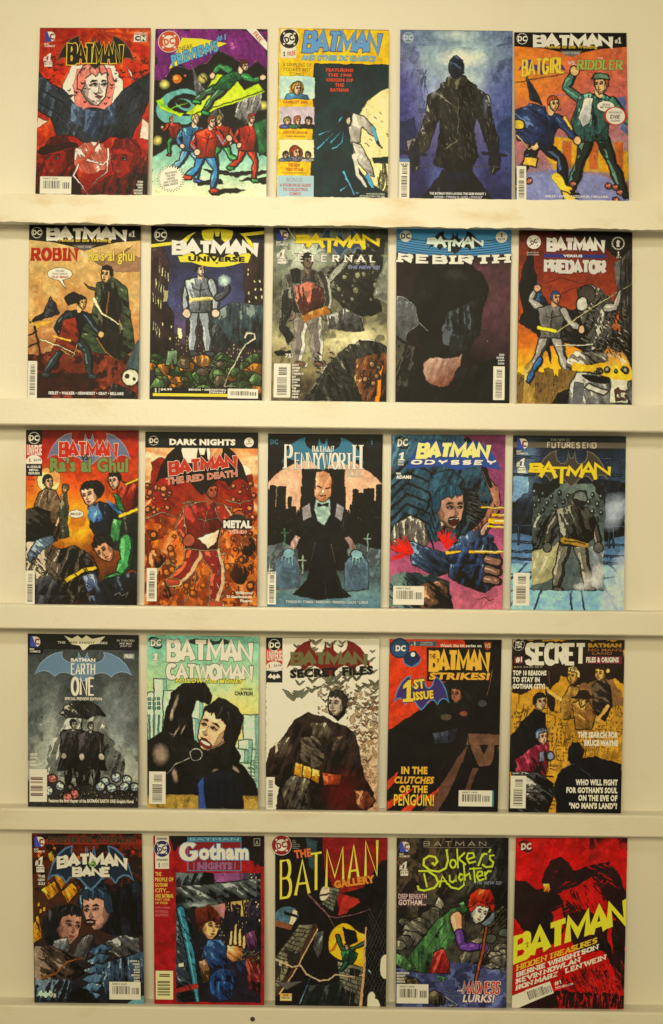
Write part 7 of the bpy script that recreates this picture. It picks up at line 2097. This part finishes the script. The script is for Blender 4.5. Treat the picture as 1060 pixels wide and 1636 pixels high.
a.mix((26, 22, 18), 3, .55, .6, .8, m=a.pm([(0, 100), (22, 92), (22, 116), (0, 130)]))
a.form([(36, 86), (44, 84), (42, 100), (38, 108), (34, 98)], (40, 38, 34), (100, 98, 86), (140, 138, 120), wob=.5)
a.line([(30, 52), (40, 62), (48, 70), (56, 72), (72, 68), (86, 64)], (100, 66, 58), 2, .8).line([(48, 70), (54, 82)], (110, 84, 70), 1.2, .5)
a.ell(60, 92, 12, 16, (214, 150, 30), rot=20).poly([(62, 78), (80, 86), (80, 116), (56, 108), (50, 100)], (216, 150, 28)).poly([(60, 80), (72, 84), (74, 92), (64, 98)], (20, 17, 15), .8).poly([(48, 104), (56, 92), (54, 86), (58, 90), (54, 100)], (176, 90, 20), .4)
a.limb([(56, 88), (60, 100), (65, 100)], 3, 3, (40, 66, 44)).limb([(80, 94), (72, 98), (66, 102)], 3, 3, (44, 70, 48)).form([(60, 102), (68, 100), (74, 104), (70, 112), (62, 114)], (14, 26, 18), (30, 64, 40), (60, 120, 70), edge=BK).head(64.5, 98, 2.6, (30, 24, 20), (200, 150, 100), -1)
a.limb([(64, 112), (60, 118)], 4, 3, (24, 70, 40))
a.line([(81, 80), (80, 118), (77, 150)], (170, 130, 80), 1.8, 3.4)
a.form([(82, 70), (100, 40), (100, 150), (80, 150), (82, 110)], (13, 12, 11), (24, 22, 20), (44, 42, 38), wob=.3, spot=.2, hl=.95)
for k in range(14):
    y = 60 + k * 7
    a.line([(80, y + 40), (100, y - 6)], (96, 94, 84), .35).line([(82 + (k % 3), y), (100, y + 34)], (70, 68, 60), .3)
a.ell(99, 115, 5, 11, (206, 196, 140)).ell(87, 146, 4, 9, (196, 186, 130)).ell(91, 149, 4, 6, (206, 196, 140)).line([(84, 118), (87, 122)], (130, 150, 130), 2, .5)
a.line([(6, 112), (16, 116), (22, 114), (28, 122), (40, 128), (48, 127), (54, 122), (66, 124), (80, 122)], (164, 138, 96), 2.2, 1.4)
a.form([(28, 132), (60, 128), (64, 140), (62, 150), (24, 150)], (14, 16, 14), (32, 34, 28), (56, 60, 50), wob=.5, spot=.3)
for q in ([(68, 116), (76, 118), (75, 124), (67, 122)], [(64, 136), (72, 139), (71, 150), (63, 148)]):
    a.poly(q, (26, 24, 20)).line([((q[0][0] + q[1][0]) / 2, q[0][1] + 1), ((q[2][0] + q[3][0]) / 2, q[2][1] - 1)], (120, 112, 84), .5)
a.line([(22, 148), (34, 120)], (96, 130, 130), 1.4, .3).poly([(0, 130), (26, 128), (10, 136)], (76, 70, 60), .4)
B.wander = .2
B.logo_bullet(5.6, 7.4, 8.6, (126, 26, 26), (214, 190, 150), 14, txt=(126, 26, 26))
B.lines('caption_lettering', ['NO.1', '1992', '$2.95 US', '$3.50 CAN', '1.60 UK'], 15.4, 2.6, 22, 1.7, (150, 140, 116), 'l', b=.01)
B.t('title_lettering', 'THE', 17, 10.8, 32, 18.4, (190, 92, 40), b=.055, rot=8)
GW = dict(tv=2.0, th=1.5)
for ch, x0, y0, x1, y1 in (('B', 4, 20, 15, 55), ('A', 17, 20, 31.5, 52), ('T', 30.5, 13.5, 42.5, 48), ('M', 44.5, 9.5, 62, 45), ('A', 64, 6, 76, 41), ('N', 79.5, 2, 92, 35)):
    B.t('title_lettering', ch, x0, y0, x1, y1, (224, 200, 50), o=(110, 30, 18), ow=.35, tv=2.3, th=1.7, warp=lambda u, v, c=(x0 + x1) / 2: (u, v - (u - c) * .16))
B.t('title_lettering', 'GALLERY', 52.5, 36, 89, 43, (200, 116, 30), o=(90, 50, 20), ow=.25, b=.06, rot=9, z=.62)
B.rect('signature_box', 4.4, 139.4, 15, 146, (206, 150, 70), .14)
B.rect('signature_box', 5, 142.4, 14.4, 145.4, (216, 190, 110), .18)
B.lines('signature_box', ['SALE', 'PREVIEW'], 5.4, 140, 14, 2.5, (80, 56, 26))
build_book(B, a, "black and brown comic with very tall thin slanting yellow title letters")

B = Book(5, [(634.3, 1338.8), (813, 1338.6), (809.4, 1606.4), (632.5, 1603.6)])
a = Art((44, 36, 28), 24)
a.mix((26, 22, 18), 2, .46, .54, .9).mix((84, 66, 44), 3, .56, .64, .7, m=(GX < 40) & (GY < 70)).mix((70, 70, 50), 0, .55, .66, .5)
for k in range(12):
    x = a.r.uniform(0, 50)
    a.line([(x, 0), (x - 6, 18), (x + 4, 34), (x - 8, 50)], (76, 58, 38), 2, .6)
a.form([(66, 10), (100, 0), (100, 70), (84, 80), (60, 60)], (18, 17, 15), (36, 34, 28), (64, 62, 50), wob=2, spot=.44)
a.rocks(7, 4, 66, 40, 78, (116, 106, 80), 10)
a.rocks(5, 2, 82, 20, 104, (120, 112, 88), 11)
a.rocks(6, 52, 96, 98, 112, (128, 118, 92), 12)
a.rocks(4, 84, 112, 100, 124, (130, 120, 92), 9)
a.form([(34, 60), (38, 52), (43, 58), (41, 64)], (70, 64, 50), (150, 140, 110), (180, 172, 140), edge=BK)
a.hatch(78, 60, 100, 90, (96, 84, 56), 50, 140, 12, .8)
a.ell(97, 84, 5, 3.4, (70, 72, 54), edge=BK).ell(85, 89, 5, 4, (70, 72, 54), edge=BK)
a.poly([(0, 118), (20, 120), (40, 112), (64, 110), (100, 120), (100, 150), (0, 150)], (58, 60, 84), 1)
a.mix((90, 96, 120), 2, .55, .62, .8, m=GY > 116).mix((34, 34, 52), 3, .54, .62, .8, m=GY > 114)
for k in range(16):
    y = a.r.uniform(122, 148)
    x = a.r.uniform(20, 90)
    a.line([(x, y), (x + 8, y + 1), (x + 16, y - 1)], (120, 126, 144), .6, .2)
a.line([(44, 140), (56, 148), (40, 149)], (160, 160, 160), .9, .5)
a.rocks(2, 10, 128, 22, 130, (84, 72, 50), 10)
a.rocks(1, 34, 142, 38, 143, (96, 84, 58), 9)
# a stooping red haired person in a ragged green cloak with a staff
a.form([(60, 60), (50, 62), (34, 76), (20, 94), (8, 110), (14, 118), (30, 120), (38, 104), (50, 94), (58, 80), (62, 68)], (24, 40, 22), (78, 116, 62), (110, 150, 86), wob=.8, edge=BK, spot=.26, hl=.8)
a.line([(44, 74), (28, 98), (22, 116)], (40, 64, 34), 1.6, .5).line([(52, 78), (40, 96)], (44, 70, 36), 1.4, .4).ell(36.5, 87, 1.6, 2.2, (24, 26, 18)).ell(38, 84, .9, .9, (24, 26, 18))
a.form([(34, 102), (42, 98), (48, 112), (48, 120), (30, 120)], (70, 14, 14), (150, 34, 28), (180, 70, 54), wob=.6, edge=BK, spot=.3)
a.form([(56, 58), (60, 56), (64, 64), (60, 68)], (30, 56, 26), (80, 120, 64), (110, 150, 90), edge=BK)
a.limb([(55, 72), (57, 84)], 13, 9, (206, 146, 96), hl=(224, 180, 130)).limb([(57, 85), (60, 97), (78, 97)], 8.4, 5, (84, 48, 104), hl=(120, 84, 140)).ell(79, 97, 3.6, 4, (84, 50, 104), edge=BK)
a.line([(81, 76), (78, 100), (72, 126)], BK, 3.4).line([(81, 76), (78, 100), (72, 126)], (136, 66, 36), 2.2)
a.form([(88, 62), (88, 74), (80, 78), (76, 76), (84, 70)], (60, 70, 66), (130, 140, 130), (170, 176, 160), edge=BK)
a.head(74, 66, 9, (176, 44, 18), (206, 196, 172), 1, tilt=24)
a.form([(64, 62), (66, 50), (74, 45), (84, 46), (89, 56), (87, 66), (82, 60), (74, 56), (68, 60)], (110, 20, 10), (184, 50, 22), (220, 110, 50), wob=.6, edge=BK, spot=.26)
a.form([(0, 102), (8, 106), (18, 116), (10, 118), (0, 112)], (30, 44, 24), (70, 104, 56), (100, 136, 80), wob=.6, edge=BK).form([(36, 122), (48, 124), (40, 128)], (20, 40, 24), (50, 84, 46), (80, 116, 70), wob=.4)
B.wander = .2
B.t('title_lettering', 'BATMAN', 24, 3, 80, 7.4, (150, 136, 104), tv=.7, th=.55, gap=.62)
B.rect('title_lettering', 24, 8.4, 83, 8.7, (130, 116, 90), .2)
JC = (180, 186, 40)
def scrawl(pts, w=1.3):
    l_, r_ = ribbon(pts, w + .7, w + .7)
    n_ = len(pts)
    fc = [(i, i + 1, n_ + i + 1, n_ + i) for i in range(n_ - 1)]
    B.add('title_lettering', l_ + r_, fc, .3, (40, 44, 14))
    l_, r_ = ribbon(pts, w, w)
    scrawl.k += 1
    B.add('title_lettering', l_ + r_, fc, .4 + scrawl.k * .006, JC)
scrawl.k = 0
B.block += 1
scrawl([(44.5, 10), (46, 20), (44, 27), (38, 30), (30, 29), (24, 24), (24.5, 19), (29, 16), (34.5, 17), (36.5, 21), (34, 24), (31.5, 22)], 1.5)
scrawl(arc(50.5, 23, 2.6, 3.6, 90, 450, 12))
scrawl([(54, 9.5), (55, 27)]), scrawl([(61, 13), (55.4, 18.5), (62, 24)])
scrawl([(62.5, 19.5), (69.5, 17), (68.5, 13.4), (64, 13.6), (62.6, 18), (65, 22.4), (71, 21)])
scrawl([(73, 25), (77, 14)]), scrawl([(76, 17), (78.5, 14), (81, 14.5)]), scrawl([(82.5, 13), (84, 10)])
scrawl([(87.5, 15.5), (83.5, 15.8), (83.5, 19), (86.5, 21.5), (85.5, 25.5), (80, 26), (76.5, 23.5)])
scrawl([(24.5, 31.5), (26, 38), (27.5, 44)]), scrawl([(19.5, 29.5), (28, 29.5), (35, 34), (37.5, 40), (34, 44.5), (25, 47), (20, 46), (19, 42.5)], 1.5)
scrawl([(38.5, 44), (41, 34), (46, 41.5)]), scrawl([(38, 38.6), (45, 38.4)])
scrawl([(47.5, 33), (47.8, 38.5), (50.5, 39.5), (53, 37), (53, 33), (53.5, 39)])
scrawl([(60, 33), (57, 32), (55.8, 35.5), (57.5, 38), (60, 36), (60.4, 32.5), (60.5, 42), (56, 45.5), (49, 44), (46, 40.5)])
scrawl([(60, 23), (61.5, 38)]), scrawl([(61.5, 34), (65, 31.5), (66.5, 37)])
scrawl([(69, 26), (70.5, 40)]), scrawl([(65, 27.5), (76, 27)]), scrawl([(72, 34.5), (77, 33), (76.5, 30), (73, 30), (71.8, 34), (74, 38), (78.5, 36.5)]), scrawl([(79, 30), (80, 37)]), scrawl([(79.5, 33), (82, 29.5), (85, 29.8)])
B.t('caption_lettering', 'THE NEW 52!', 69.5, 38.5, 94, 41.4, (110, 116, 110), o=BK, ow=.2, b=.03, sh=.2)
B.lines('caption_lettering', ['DEEP BENEATH'], 2, 50, 27, 5, (206, 180, 160), 'l', o=(110, 40, 70), ow=.35, b=.0, k=.62, fill=.84)
B.t('caption_lettering', 'GOTHAM...', 2, 55, 26.5, 60, (206, 180, 160), o=(110, 40, 70), ow=.4, b=.02)
B.logo_peel(3, 3.4, 11.6, 12.4)
B.number(2.6, 21, 10.4, 33.8, price='$4.99')
B.lines('caption_lettering', ['MARGUERITE', 'BENNETT', 'MEGHAN', 'HETRICK'], .8, 119.4, 15, 2.5, (210, 200, 176), 'l', b=.05)
B.barcode(.8, 130, 29.5, 147, seed=57, bg=(214, 200, 162))
B.t('caption_lettering', '...', 55.5, 134.5, 60, 136, (210, 190, 170), b=.03)
B.t('caption_lettering', 'MADNESS', 60.5, 127, 94, 138, (176, 44, 34), o=(222, 210, 190), ow=.45, tv=1.3, th=1.1, gap=.3, sh=.1)
B.t('caption_lettering', 'LURKS!', 61, 138.6, 89, 145.4, (214, 190, 176), o=(110, 44, 90), ow=.45, b=.03, sh=.2)
build_book(B, a, "murky comic of a stooping person in a green cloak with scrawled yellow green title")

B = Book(5, [(825, 1338.5), (1003, 1339), (997, 1606.4), (818, 1604)])
a = Art((158, 14, 14), 25)
a.mix((140, 12, 12), 0, .5, .6, .6).mix((44, 12, 12), 5, .5, .58, .9, m=(GX > 66) & (GY < 40)).mix((170, 30, 24), 2, .54, .62, .7, m=GY < 40)
DR = (26, 15, 14)
a.form([(26, 30), (32, 20), (40, 17), (47, 22), (52, 28), (70, 24), (84, 22), (94, 34), (100, 48), (100, 84), (84, 60), (78, 48), (68, 34), (56, 42), (46, 46), (34, 50), (24, 40)], DR, (38, 17, 16), (120, 20, 18), wob=1.2, spot=.2, hl=.9)
a.form([(0, 36), (10, 40), (20, 46), (36, 46), (44, 56), (50, 66), (44, 84), (30, 100), (20, 96), (10, 84), (0, 70)], DR, (34, 17, 16), (90, 18, 16), wob=1.2, spot=.2, hl=.95)
a.form([(48, 56), (64, 64), (80, 70), (100, 74), (100, 130), (80, 100), (60, 100), (48, 84)], DR, (40, 16, 16), (130, 20, 18), wob=1.6, spot=.3, hl=.85)
a.poly([(34, 66), (42, 60), (46, 70), (44, 80), (34, 80)], (160, 22, 18), 1)
a.line([(50, 46), (60, 60), (72, 66)], (160, 24, 18), 1.2, .5).hatch(44, 36, 84, 66, (166, 22, 18), 40, 150, 10, .8).hatch(60, 0, 100, 40, (150, 18, 16), 40, 30, 12, 1).hatch(46, 40, 80, 70, DR, 40, 60, 8, 1)
a.poly([(66, 36), (70, 46), (78, 56), (84, 78), (76, 66), (64, 52)], (160, 20, 16), .6).poly([(80, 50), (86, 76), (90, 104), (84, 90)], (158, 18, 16), .8)
a.form([(25, 41), (30, 40), (33, 46), (30, 49.5), (26, 48)], (150, 80, 20), (206, 140, 40), (220, 170, 70), wob=.5)
a.hatch(40, 112, 100, 150, (44, 12, 12), 150, 64, 9, 1.1).hatch(60, 108, 100, 140, (180, 44, 36), 120, 60, 8, .6)
a.poly([(10, 140), (40, 134), (100, 138), (100, 150), (0, 150)], (30, 14, 13), 2).hatch(40, 134, 100, 150, (150, 24, 20), 80, 92, 9, .9)
B.wander = .35
r15 = 15.5
B.t('title_lettering', 'BATMAN', -2, 69, 102.5, 94, (216, 206, 34), tv=6, th=5, gap=.16, warp=lambda u, v: (min(100, max(0, u)), v - (u - 50) * .35))
SL = lambda c: (lambda u, v: (u, v - (u - c) * .353))
B.t('title_lettering', 'HIDDEN TREASURES', 3.4, 112.6, 75, 117.6, (206, 156, 36), sh=.06, tv=1.3, th=.9, serif=2.2, gap=.3, warp=SL(3))
for s, x0, y0, x1, y1, c in (('BERNIE WRIGHTSON', 3.2, 119, 76, 123.4, 3), ('KEVIN NOWLAN', 3.2, 124.7, 60, 129.1, 3), ('RON MARZ', 3.2, 130.4, 40.5, 134.8, 3), ('LEN WEIN', 47, 114.9, 83, 119.3, 47)):
    B.t('caption_lettering', s, x0, y0, x1, y1, (214, 196, 166), tv=1.4, th=.95, serif=2.4, gap=.34, warp=SL(c))
B.t('issue_number', '#1', 37.5, 125.6, 43.5, 129.4, WH, b=.03, rot=16)
B.t('issue_number', '$4.99 US', 38, 130, 47, 131.2, (200, 180, 160), rot=16)
B.t('issue_number', 'DCCOMICS.COM', 38.6, 129.4, 54.6, 131.2, (200, 180, 160), rot=16)
B.pg('barcode', [(0, 139.4), (33, 126.6), (37, 136.4), (6, 149.8), (0, 149.8)], (206, 194, 160), .18)
B.barcode(12.5, 130, 36, 141, rot=20, seed=61, bg=(206, 194, 160), bars=(13.5, 131.8, 35.4, 139.4))
B.logo_spin(3, 2.6, 15, 12.6)
build_book(B, a, "scarlet and black comic with huge slanting yellow title, lower right corner of the rack")
